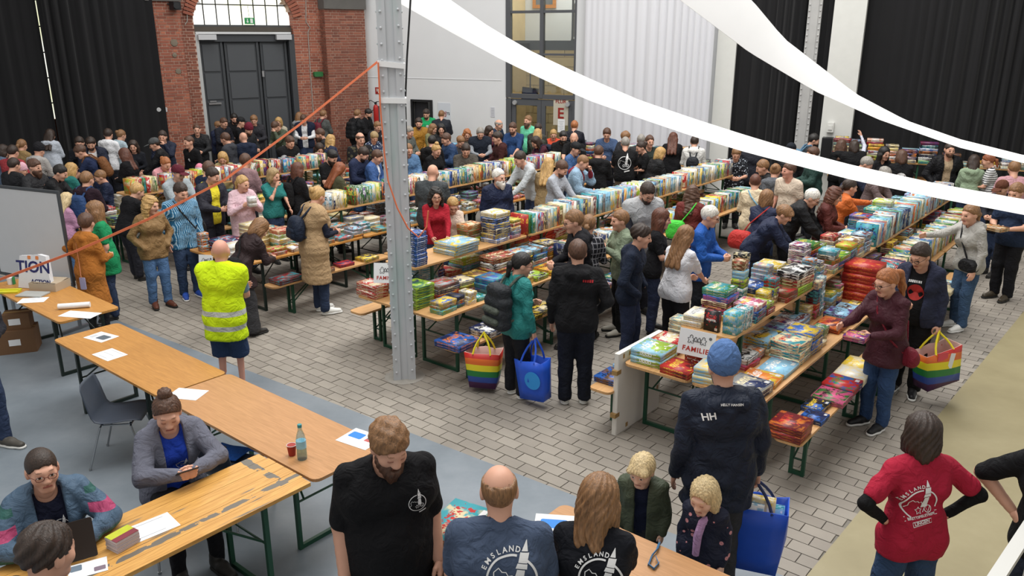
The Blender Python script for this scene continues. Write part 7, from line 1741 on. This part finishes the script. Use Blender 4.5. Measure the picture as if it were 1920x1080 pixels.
cross_bag(bent, 'black leather shoulder bag hanging on the bent over woman', (-.12, .17, .02), (.2, .09, .2), '17171a', -1)
cross_bag(pony, 'small burgundy handbag on the ponytail woman', (.20, .03, -.10), (.19, .07, .16), '7a2030', 1)
cross_bag(ghood, 'black belt bag on the woman in the grey hoodie', (.12, -.13, .0), (.2, .08, .12), '18181b', 1, True, 'belt bag')
cross_bag(rec_of('leaning over the right display'), 'red and navy shoulder bag of the woman leaning over the right display', (.22, .12, -.04), (.34, .13, .26), 'b3302c', 1)
cross_bag(rec_of('light blue tote bag'), 'light blue and green tote bag over the cream jacket', (-.2, .12, -.02), (.3, .1, .32), '6fa9c9', -1)
cross_bag(rec_of('bright green bag'), 'bright green bag over the shoulder of the long haired woman', (.16, .14, .1), (.26, .08, .26), '4fd048', 1)
cross_bag(rec_of('blue striped shirt'), 'black shoulder bag beside the blue striped shirt', (.22, .06, .05), (.22, .09, .26), '1b1c1e', 1)
# ---- prints on clothes
M_pw = mat('white_textile_print', 'e4e4e4', .8, var=.03)
def decal(rec, gobj, polys, C, nrm, right, scale, m, name='print', rotz=0., off=.0045):
    """flat print (list of (verts2d, faces)) laid on the garment surface"""
    dg = gobj.data; nv = len(dg.vertices); co = np.zeros(nv*3, f32); dg.vertices.foreach_get('co', co); co = co.reshape(-1, 3)
    bvh = BVHTree.FromPolygons([tuple(c) for c in co], [tuple(p.vertices) for p in dg.polygons])
    C = Vector(C); n = Vector(nrm).normalized(); rt = Vector(right); rt = (rt-n*rt.dot(n)).normalized(); up = n.cross(rt)
    if up.z < 0: up = -up
    V = []; F = []; cz, sz = math.cos(rotz), math.sin(rotz)
    for vs2, fs in polys:
        k = len(V)
        for x, y in vs2:
            X, Y = (x*cz-y*sz)*scale, (x*sz+y*cz)*scale; o = C+rt*X+up*Y+n*.4; h = bvh.ray_cast(o, -n, .8)
            V.append((h[0]+n*off) if h[0] is not None else C+rt*X+up*Y)
        F += [tuple(i+k for i in f) for f in fs]
    me = mesh_np(name, V, F, [m]); o = link(name, me, rec['t']); return o
def t2d(txt, size, x=0, y=0, rotz=0.):
    me = text_mesh(txt, size, 0, True); c, s_ = math.cos(rotz), math.sin(rotz)
    V = [(x+v.co.x*c-v.co.y*s_, y+v.co.x*s_+v.co.y*c) for v in me.vertices]; F = [tuple(p.vertices) for p in me.polygons]; bpy.data.meshes.remove(me); return V, F
def ring2d(r0, r1, n=40, a0=0., a1=2*math.pi):
    V = []; F = []
    for i in range(n+1): a = a0+(a1-a0)*i/n; V += [(r0*math.cos(a), r0*math.sin(a)), (r1*math.cos(a), r1*math.sin(a))]
    for i in range(n): F.append((2*i, 2*i+1, 2*i+3, 2*i+2))
    return V, F
def line2d(P, w_):
    V = []; F = []
    for i, p in enumerate(P):
        a = P[max(i-1, 0)]; b = P[min(i+1, len(P)-1)]; dx, dy = b[0]-a[0], b[1]-a[1]; l = math.hypot(dx, dy) or 1; nx_, ny_ = -dy/l*w_, dx/l*w_; V += [(p[0]+nx_, p[1]+ny_), (p[0]-nx_, p[1]-ny_)]
    for i in range(len(P)-1): F.append((2*i, 2*i+1, 2*i+3, 2*i+2))
    return V, F
def quadgrid(q, n=4):
    V = []; F = []
    for i in range(n+1):
        for j in range(n+1):
            u, v = i/n, j/n; V.append(tuple((q[0][k]*(1-u)*(1-v)+q[1][k]*u*(1-v)+q[2][k]*u*v+q[3][k]*(1-u)*v) for k in (0, 1)))
    for i in range(n):
        for j in range(n): a = i*(n+1)+j; F.append((a, a+n+1, a+n+2, a+1))
    return V, F
def club_logo(full=True, tower=1.):
    L_ = [ring2d(.92, 1., 44, math.radians(-20 if full else -60), math.radians(62)), ring2d(.92, 1., 44, math.radians(84), math.radians(232 if full else 300))]
    if full:
        for k, ch in enumerate('EMSLAND'):
            a = math.radians(160-k*12.6); L_.append(t2d(ch, .27, 1.16*math.cos(a), 1.16*math.sin(a), a-math.pi/2))
    tw = lambda x, y: (x+.28*y*.35+.25, y)
    for q in (((-.10, 1.12), (.14, 1.12), (.02, 1.5), (-.0, 1.5)), ((-.14, .72), (.2, .72), (.2, 1.08), (-.14, 1.08)), ((-.2, .5), (.24, .5), (.22, .69), (-.16, .69)), ((-.2, -.25), (.2, -.25), (.17, .46), (-.13, .46))): L_.append(quadgrid([tw(*p) for p in q], 4))
    L_.append(line2d([(-.85, -.2), (-.7, -.02), (-.72, .25), (-.55, .42), (-.4, .28), (-.25, .3), (-.15, .16), (0, .2), (.08, .05), (.1, -.2)], .022))
    st = [(.0+.2*math.cos(math.radians(90+36*k))*(1 if k % 2 == 0 else .5)-.12, -.42+.24*math.sin(math.radians(90+36*k))*(1 if k % 2 == 0 else .5)) for k in range(11)]; L_.append(line2d(st, .02))
    L_.append(line2d([(.2+.2*math.cos(a)+.25, -.38+.22*math.sin(a)) for a in [2*math.pi*k/12 for k in range(13)]], .02)); L_.append(line2d([(.12, -.55), (.3, -.2), (.45, -.55), (.6, -.2)], .022))
    if full: L_ += [t2d('BRETTSPIELETREFF', .2, .02, -.78, .1), line2d([(-.95, -.98), (1.0, -.78)], .018), line2d([(-.95, -.76), (1.0, -.56)], .018), t2d('LINGEN', .27, .0, -1.13, .1), line2d([(-.55, -1.34), (.6, -1.22), (.58, -.95), (-.57, -1.07), (-.55, -1.34)], .018)]
    else: L_.append(quadgrid(((.0, -1.4), (.8, -1.2), (.8, -1.02), (.0, -1.22)), 4))
    return L_
def back_print(rec, polys, z, scale, rotz=0., x=0., m=None, name='print', g=-1): return decal(rec, rec['tops'][g], polys, rec['tor'](x, .12, z), rec['Rt'] @ np.array((0, 1., 0)), (-1, 0, 0), scale, m or M_pw, name, rotz)
def chest_print(rec, polys, z, scale, rotz=0., x=0., m=None, name='print', g=-1): return decal(rec, rec['tops'][g], polys, rec['tor'](x, -.12, z), rec['Rt'] @ np.array((0, -1., 0)), (1, 0, 0), scale, m or M_pw, name, rotz)
def tiny_text(n, seed=1):   # print too small to read in the photograph: short strokes
    r = random.Random(seed); x = -n*.09; L_ = []
    for k in range(n): w_ = r.uniform(.06, .13); L_.append(quadgrid(((x, -.1), (x+w_, -.1), (x+w_, .1), (x, .1)), 1)); x += w_+.05
    return L_
LG = club_logo(True); LS = club_logo(False)
back_print(bald, LG, .29, .125, -.08, -.07); back_print(wom, LG, .285, .112, -.08, -.06); back_print(red, LG, .26, .1, .12, .05)
chest_print(beard, LS, .33, .05, .15, .13); chest_print(phone, LS, .24, .045, .0, .045, g=0); chest_print(lap, LS, .3, .045, 0., .04, g=0); back_print(backlogo, LS, .26, .14)
disc = [(V_, F_) for V_, F_ in [ring2d(.02, 1., 24)]]
chest_print(navy, disc, .26, .085, 0, 0, mat('red_round_print', 'a82a26', .7, var=.2, vscale=30), g=0); chest_print(navy, tiny_text(9, 3), .37, .12, 0, 0, g=0)
back_print(hman, tiny_text(5, 5), .40, .14, -.06, -.11, mat('red_textile_print', 'a8242a', .8, var=0))
back_print(big, [t2d('HH', 1., 0, 0, .1)], .40, .062, .1, .13); back_print(big, [t2d('HELLY HANSEN', .3, 0, 0)], .475, .07, 0, 0)
chest_print(rec_of('small white logo'), disc, .3, .035, 0, .04); back_print(rec_of('white print on the back'), [ring2d(.5, 1., 16), quadgrid(((-.3, -.6), (.3, -.6), (.2, .5), (-.2, .5)), 3)], .26, .1)
chest_print(green, [t2d('ILD', .3, 0, 0)], .33, .2, 0, 0, M_ink); back_print(rec_of('black motif'), [ring2d(.6, 1., 16), line2d([(-1, -1.6), (1, -1.6)], .2)], .26, .09, 0, 0, M_ink)
chest_print(rec_of('bright green t-shirt in'), disc, .3, .045, 0, .03)
chest_print(edge, tiny_text(6, 7), .36, .12, 0, -.1)
# lilac scarf of the girl, phone on a cord of the woman in ochre
tor = girl['tor']; mb = MB(); mb.tube([tor(-.06, .03, .50), tor(.0, .075, .50), tor(.065, .03, .50), tor(.06, -.06, .46), tor(.0, -.12, .40), tor(-.03, -.15, .25), tor(-.04, -.15, .02)], [.03*.8, .03*.8, .032*.8, .035*.8, .035*.8, .036*.8, .03*.8], 8); mb.build('scarf', cloth('b48fb8'), girl['t'], smooth=True)
tor = brown['tor']; o = thing('phone', 'lilac phone hanging on a cord at the hip of the woman in ochre', 'phone', (brown['base'][0], brown['base'][1], 0), math.radians(brown['yaw']))
mb = MB(); c_ = tor(-.13, .19, -.14); mb.prism(rrect(.08, .16, .012), -.005, .005, rot_m := Matrix([list(map(float, q)) for q in (rot('Z', .35) @ rot('X', math.pi/2))]), Vector(c_)); mb.build('case', mat('lilac_case', 'a9a4c4', .4), o)
mb = MB(); mb.tube([Vector(c_)+Vector((0, .01, .08)), tor(-.02, .15, .15), tor(.06, .12, .40), tor(.08, .02, .53)], .004, 5); mb.build('cord', mat('pink_cord', 'c07a5a', .6), o)
# ---- things on the front tables
def sheet(p, rz, wd, h, label, cat='paper', m=None, lines=0, parts=()):
    t = thing('paper_sheet', label, cat, p, rz); mb = MB(); mb.box((0, 0, .0012), (wd, h, .0012)); mb.build('sheet', m or M_paper, t)
    for k in range(lines): mb = MB(); mb.box((-.02*(k % 2), h*.36-k*h*.7/max(lines-1, 1), .0021), (wd*(.7-.12*(k % 3)), h*.02, .0004)); mb.build('print_line', mat('grey_print', '8b8f96', .7, var=0), t)
    for (x, y, w_, h_, c) in parts: mb = MB(); mb.prism(rrect(w_*wd, h_*h, min(w_*wd, h_*h)*.15), .0018, .0024, None, (x*wd, y*h, 0)); mb.build('picture', mat('print_'+c, c, .6, var=.1), t)
    return t
ZT = .7705
sheet(at(190, 632, ZT), -.5, .30, .21, 'white sheet with dark picture on the orange table', lines=0, parts=((.12, .0, .45, .5, '55606a'), (-.3, -.1, .2, .4, 'c0c4c8')))
sheet(at(206, 665, ZT), -.62, .30, .21, 'blank white sheet nearer the chair on the orange table', lines=3)
sheet(at(351, 739, ZT), -.2, .30, .21, 'white sheet at the left end of the bottle table')
INFO = ((-.2, .12, .42, .36, '2f7fd0'), (.28, .16, .3, .14, '6b6e74'), (.28, .02, .3, .14, 'b85a58'))
sheet(at(676, 823, ZT), -.55, .31, .24, 'information sheet with blue bag picture on the bottle table', lines=0, parts=INFO)
sheet(at(1062, 990, ZT), -.12, .42, .28, 'information sheet with blue bag picture between the two helpers', parts=INFO)
sheet(at(283, 990, ZT), RROW-.1, .30, .21, 'blank white sheet on the plank table', lines=2)
sheet(at(165, 1066, ZT), .5, .21, .15, 'small printed card at the bottom left of the plank table', parts=((-.3, .2, .3, .4, '6a7a8a'), (.3, -.2, .3, .3, '7a6a78')))
# flyer pack
fp = thing('card_pack', 'stack of green and maroon cards beside the laptop', 'card stack', at(232, 1022, ZT), RROW+.15)
for k in range(7): mb = MB(); mb.box((.002*math.sin(k*2.), .002*math.cos(k*3.), .006+k*.0115), (.155, .115, .0105)); mb.build('card_bundle', mat('card_edge%d' % (k % 2), ['cfc8cc', 'b8aeb4'][k % 2], .7), fp)
mb = MB(); mb.box((.0, .025, .0835), (.155, .065, .001)); mb.build('cover_green', mat('cover_green', 'b9bf2e', .5, var=.2, vscale=20), fp); mb = MB(); mb.box((0, -.033, .0835), (.155, .05, .001)); mb.build('cover_maroon', mat('cover_maroon', '7c2f3a', .5, var=.2, vscale=20), fp)
# bottle and cup
bp = at(567, 860, ZT); bt = thing('water_bottle', 'clear plastic water bottle with pale blue label', 'bottle', bp)
M_pet = thin_glass('clear_bottle', 'dcebee', .18)
mb = MB(); mb.lathe([(.034, 0), (.037, .01), (.037, .075), (.036, .085), (.037, .095), (.037, .16), (.03, .2), (.016, .24), (.0145, .265)], 18); mb.build('bottle_body', M_pet, bt, smooth=True)
mb = MB(); mb.lathe([(.0345, .002), (.0345, .13)], 16); mb.build('water', thin_glass('water', 'cfe6ee', .05), bt, smooth=True)
mb = MB(); mb.lathe([(.0378, .095), (.0378, .155)], 18); mb.build('label', mat('bottle_label', '8fc3d8', .5, var=.3, vscale=30), bt, smooth=True); mb = MB(); mb.lathe([(.0165, .262), (.0165, .285), (.014, .287)], 14); mb.build('cap', mat('teal_cap', '3f8f95', .5), bt)
cp = at(548, 853, ZT); ct = thing('paper_cup', 'red paper cup beside the water bottle', 'cup', cp); mb = MB(); mb.lathe([(.026, 0), (.036, .085)], 16); mb.build('cup_wall', mat('red_cup', '9c2f26', .5), ct, smooth=True); mb = MB(); mb.tube([(.036*math.cos(a), .036*math.sin(a), .086) for a in [2*math.pi*k/16 for k in range(16)]], .002, 5, close=True); mb.build('rim', M_paper, ct)
# laptop, seen from the back of its lid
lp = thing('laptop', 'open black laptop seen from behind its lid', 'laptop', at(118, 1032, ZT), math.radians(32))
mb = MB(); mb.prism(rrect(.36, .24, .012), 0, .016); mb.build('base', mat('laptop_black', '1b1a1a', .4), lp)
Rl = Rx(math.radians(18)); mb = MB(); mb.prism(rrect(.36, .24, .012), -.005, .005, Rx(math.radians(72)), Vector((0, -.155, .13))); lid = mb.build('lid', mat('laptop_lid', '2a211c', .35), lp)
mb = MB(); P_ = [(-.022, .022), (.012, .022), (.022, .0), (.012, -.022), (-.02, -.022)]; mb.tube([Rx(math.radians(72)) @ Vector((a, b, -.007))+Vector((0, -.155, .13)) for a, b in P_], .002, 5); mb.build('emblem', mat('silver_emblem', 'c9cacc', .3, 1., var=0), lid)
# phone held by the seated woman
hL, hR = wrist(phone, 'L', .06), wrist(phone, 'R', .06); pc = (hL+hR)/2+Vector((0, -.02, .035)); ph = thing('phone', 'dark phone held by the seated woman in the grey hoodie', 'phone', pc, math.radians(phone['yaw']))
mb = MB(); mb.prism(rrect(.15, .075, .01), -.004, .004, Rx(math.radians(-35))); mb.build('case', mat('phone_case', '2a2420', .4), ph); mb = MB(); mb.prism(rrect(.142, .067, .008), .004, .0046, Rx(math.radians(-35))); mb.build('screen', mat('phone_screen', '101114', .1), ph)
# seats of the seated helpers
for rec, lab in ((phone, 'slate shell chair under the woman with the phone'), (lap, 'slate shell chair under the person at the laptop')):
    chair_at((rec['base'][0], rec['base'][1]), math.radians(rec['yaw']), lab)
# blue cloth over the empty chair
q = at(427, 850, .46); mb = MB(); n_ = 8
V = []; F = []
for i in range(n_+1):
    for j in range(n_+1): x, y = -.16+.32*i/n_, -.2+.3*j/n_; V.append((x, y, .004+.012*abs(math.sin(9*x+4*y))+(-.08*max(0, -y-.12)/.08)))
for side in (0, 1):
    for i in range(n_):
        for j in range(n_): a = i*(n_+1)+j; F.append((a, a+n_+1, a+n_+2, a+1))
    break
me = mesh_np('blue_cloth', V, F, [cloth('1f58b0')], None); o = link('blue_cloth', me, None, (q.x, q.y, .462), (0, 0, math.radians(160))); sm = o.modifiers.new('thickness', 'SOLIDIFY'); sm.thickness = .006; tag(o, 'bright blue cloth lying on the empty chair', 'cloth')
# ---- left table before the whiteboard
def on0(px, py): return at(px, py, ZT)
rp = on0(140, 578); rl = thing('rolled_poster', 'rolled white poster with dark red inside', 'poster roll', rp, math.radians(14)); mb = MB(); mb.tube([(-.17, 0, .034), (.17, 0, .034)], .033, 14); mb.build('roll', M_paper, rl, smooth=True); mb = MB(); mb.tube([(-.172, 0, .034), (-.165, 0, .034)], .029, 12); mb.build('dark_core', mat('maroon_inside', '5a2428', .6), rl)
sheet(on0(150, 590)+Vector((0, 0, 0)), -.2, .42, .2, 'white sheets lying under the rolled poster', lines=3); sheet(on0(62, 563), .2, .3, .2, 'pair of printed white sheets on the left table', lines=4)
cb = thing('cardboard_tray', 'shallow beige cardboard box on the left table', 'cardboard box', on0(95, 540), -.15); M_card = mat('beige_card', 'b0a08a', .8, var=.08)
mb = MB()
for x0, y0, w_, d_ in ((0, -.14, .36, .006), (0, .14, .36, .006), (-.18, 0, .006, .28), (.18, 0, .006, .28)): mb.box((x0, y0, .05), (w_, d_, .1))
mb.box((0, 0, .003), (.36, .28, .006)); mb.build('tray', M_card, cb); mb = MB(); mb.box((0, .02, .1), (.34, .2, .004), Rx(.12)); mb.build('flap', M_card, cb)
tb = thing('printed_bag', 'white carrier bag with blue and orange lettering leaning on the whiteboard', 'bag', on0(60, 545)+Vector((0, .1, 0)), math.radians(-12)); mb = MB(); mb.prism([(-.24, 0), (.25, 0), (.19, .42), (.08, .44), (-.05, .42), (-.19, .41)], -.03, .03, Rx(math.radians(82))); mb.build('bag_body', mat('white_bag', 'd9dade', .5, var=.05), tb)
Rt_ = Rx(math.radians(82)); text_obj('lettering', 'TION', .2, mat('navy_print', '23265f', .6, var=0), tb, Rt_ @ Vector((0, .27, .032)), Rt_); text_obj('lettering', 'ACTION', .075, mat('navy_print', '23265f', .6, var=0), tb, Rt_ @ Vector((.1, .09, .032)), Rt_)
for x in (-.05, .065): mb = MB(); mb.prism(rrect(.045, .045, .01), .031, .033, Rt_, Rt_ @ Vector((x, .395, 0))); mb.build('orange_dot', mat('orange_print', 'd9834a', .6, var=0), tb)
fd = thing('flat_folder', 'flat pale grey folder in front of the printed bag', 'folder', on0(62, 553), -.1); mb = MB(); mb.prism(rrect(.33, .2, .01), .003, .018); mb.build('cover', mat('grey_folder', 'a7a9a6', .5), fd)
yl = thing('yellow_tray', 'bright yellow plastic tray at the left end of the table', 'tray', on0(14, 548), .1); mb = MB(); mb.prism(rrect(.3, .12, .02), .0, .012); mb.tube([(x*.145, y*.055, .02) for x, y in ((-1, -1), (1, -1), (1, 1), (-1, 1))], .012, 6, close=True); mb.build('tray', mat('yellow_plastic', 'd7d233', .4), yl)
sc_ = thing('paper_cup', 'white paper cup with green strip on the left table', 'cup', on0(20, 533), 0); mb = MB(); mb.lathe([(.03, 0), (.038, .09)], 14); mb.build('cup_wall', M_paper, sc_, smooth=True); mb = MB(); mb.box((.05, 0, .05), (.006, .05, .1)); mb.build('strip', M_green, sc_)
for k, (px_, py_, w_, h_, z_, lab) in enumerate(((40, 655, .42, .3, 0, 'large brown carton on the floor under the left table'), (58, 628, .3, .2, .302, 'smaller brown carton with white sticker on the lower carton'))):
    p = at(px_, py_, 0) if k == 0 else CTN+Vector((.02, .02, .302)); CTN = p.copy() if k == 0 else CTN; c_ = thing('carton', lab, 'carton', p, math.radians(20)); mb = MB(); mb.prism(rrect(w_, w_*.75, .006, 2), 0, h_); mb.build('carton_body', mat('brown_carton', '6e5138', .8, var=.1), c_)
    mb = MB(); mb.box((0, 0, h_+.001), (w_*.98, .05, .002)); mb.build('tape', M_btape, c_); mb = MB(); mb.box((-.02, -w_*.375-.001, h_*.5), (.13, .002, .08)); mb.build('sticker', M_paper, c_)
# ---- stack of games in front of the bald man, lanyard on the sheet table
gs = [(('teal', 'cream', 'red'), (.40, .28, .075)), (('white', 'cream', 'grey'), (.38, .27, .07)), (('cream', 'orange', 'brown'), (.38, .27, .06)), (('brown', 'black', 'maroon'), (.42, .30, .06))]
cr = thing('transport_crate', 'black transport crate under the piled games before the bald man', 'crate', UA(-2.9, 3.0), RROW)
mb = MB(); mb.prism(rrect(.46, .36, .012, 3), .04, .7695); mb.build('crate_body', mat('black_crate', '1d1c1c', .5, var=.08), cr)
mb = MB()
for x in (-.215, .215):
    for y in (-.165, .165): mb.box((x, y, .4), (.04, .04, .736))
mb.build('corner_rails', M_alu, cr)
for x in (-.19, .19):
    for y in (-.14, .14): mb = MB(); mb.lathe([(.025, 0), (.025, .04)], 8, (x, y, 0)); mb.build('foot', mat('black_plastic', '1c1d20', .4), cr)
zz = ZT
for k, (c, sz) in enumerate(reversed(gs)):
    bx = dict(p=Vector((0, 0, 0)), s=sz, rz=0, c=c, w=('hero',), seed=.21*k+.05); o = link('game_box', box_mesh('game_box', [bx], False)); o.location = UA(-2.9, 3.0, zz); o.rotation_euler = (0, 0, RROW+.06*k); zz += sz[2]+.0006
    tag(o, ['dark brown game box at the bottom of the pile before the bald man', 'cream and orange game box second from bottom before the bald man', 'white game box below the turquoise one before the bald man', 'turquoise and cream game box on top of the pile before the bald man'][k], 'game box', 'games piled before the bald man')
lp_ = [at(1236, 1018, ZT+.012), at(1232, 1030, ZT+.02), at(1222, 1042, ZT+.012), at(1216, 1058, ZT+.012), at(1226, 1066, ZT+.012), at(1235, 1056, ZT+.012), at(1230, 1044, ZT+.02)]
tag(strap(lp_, .02).build('lanyard', mat('blue_lanyard', '3a6f9c', .6, var=.4, vscale=40)), 'blue patterned lanyard lying on the sheet table', 'lanyard')
# ---- things held in hands
def held(rec, nm, size, cols, label, off=(0, 0, 0), rz=0., both=False):
    h = wrist(rec, 'L', .08)*.5+wrist(rec, 'R', .08)*.5 if both else wrist(rec, nm, .09)
    bx = dict(p=Vector((0, 0, 0)), s=size, rz=0, c=cols, w=('hero',), seed=random.Random(label).random()); o = link('game_box', box_mesh('game_box', [bx], False)); o.location = h+to_world_dir(rec, off); o.rotation_euler = (0, 0, math.radians(rec['yaw'])+rz); return tag(o, label, 'game box', 'games held in hands')
held(rec_of('holding a white box'), 'L', (.12, .12, .16), ('white', 'white', 'grey'), 'white box held up by the woman in the pink coat', (0, -.08, -.03), both=True)
held(pony, 'L', (.2, .2, .05), ('purple', 'pink', 'yellow'), 'purple and pink game box under the arm of the ponytail woman', (0, -.06, -.02), .4)
held(rec_of('holding out a green box'), 'R', (.28, .16, .05), ('green', 'lime', 'black'), 'green box held out by the bald bearded man', (0, -.08, -.02))
held(rec_of('something pink'), 'R', (.12, .1, .2), ('pink', 'orange', 'yellow'), 'pink box held by the woman with the blond topknot', (0, -.07, -.06), both=True)
held(rec_of('holding a flat box'), 'R', (.3, .22, .06), ('brown', 'cream', 'orange'), 'flat brown box held by the man at the right edge', (0, -.1, .0), both=True)
held(rec_of('sage green jacket'), 'R', (.22, .03, .28), ('sky', 'orange', 'yellow'), 'colourful thin box held by the woman in the sage jacket', (0, -.06, -.1), both=True)
# ---- white handrail post at the lower right corner, close to the camera
a_, b_ = pt(1845, 1120, 3.35), pt(1968, 930, 4.15)
hr = thing('handrail', 'white painted handrail cutting across the lower right corner', 'handrail'); Rr = basis(b_-a_, Vector((1, 0, 0))); mb = MB(); mb.box((a_+b_)/2, ((b_-a_).length, .07, .05), Rr); mb.build('rail', mat('white_gloss', 'd6d6d2', .35, var=.02), hr)
for f in (.15, .85): p = a_+(b_-a_)*f; mb = MB(); mb.tube([(p.x, p.y, 0), (p.x, p.y, p.z-.02)], .02, 8); mb.build('post', mat('white_gloss', 'd6d6d2', .35, var=.02), hr)
print('script time', round(time.time()-T0, 1), 'objects', len(bpy.data.objects), 'tris', sum(len(o.data.loop_triangles) if False else sum(len(p.vertices)-2 for p in o.data.polygons) if False else len(o.data.polygons) for o in S.objects if o.type == 'MESH'))
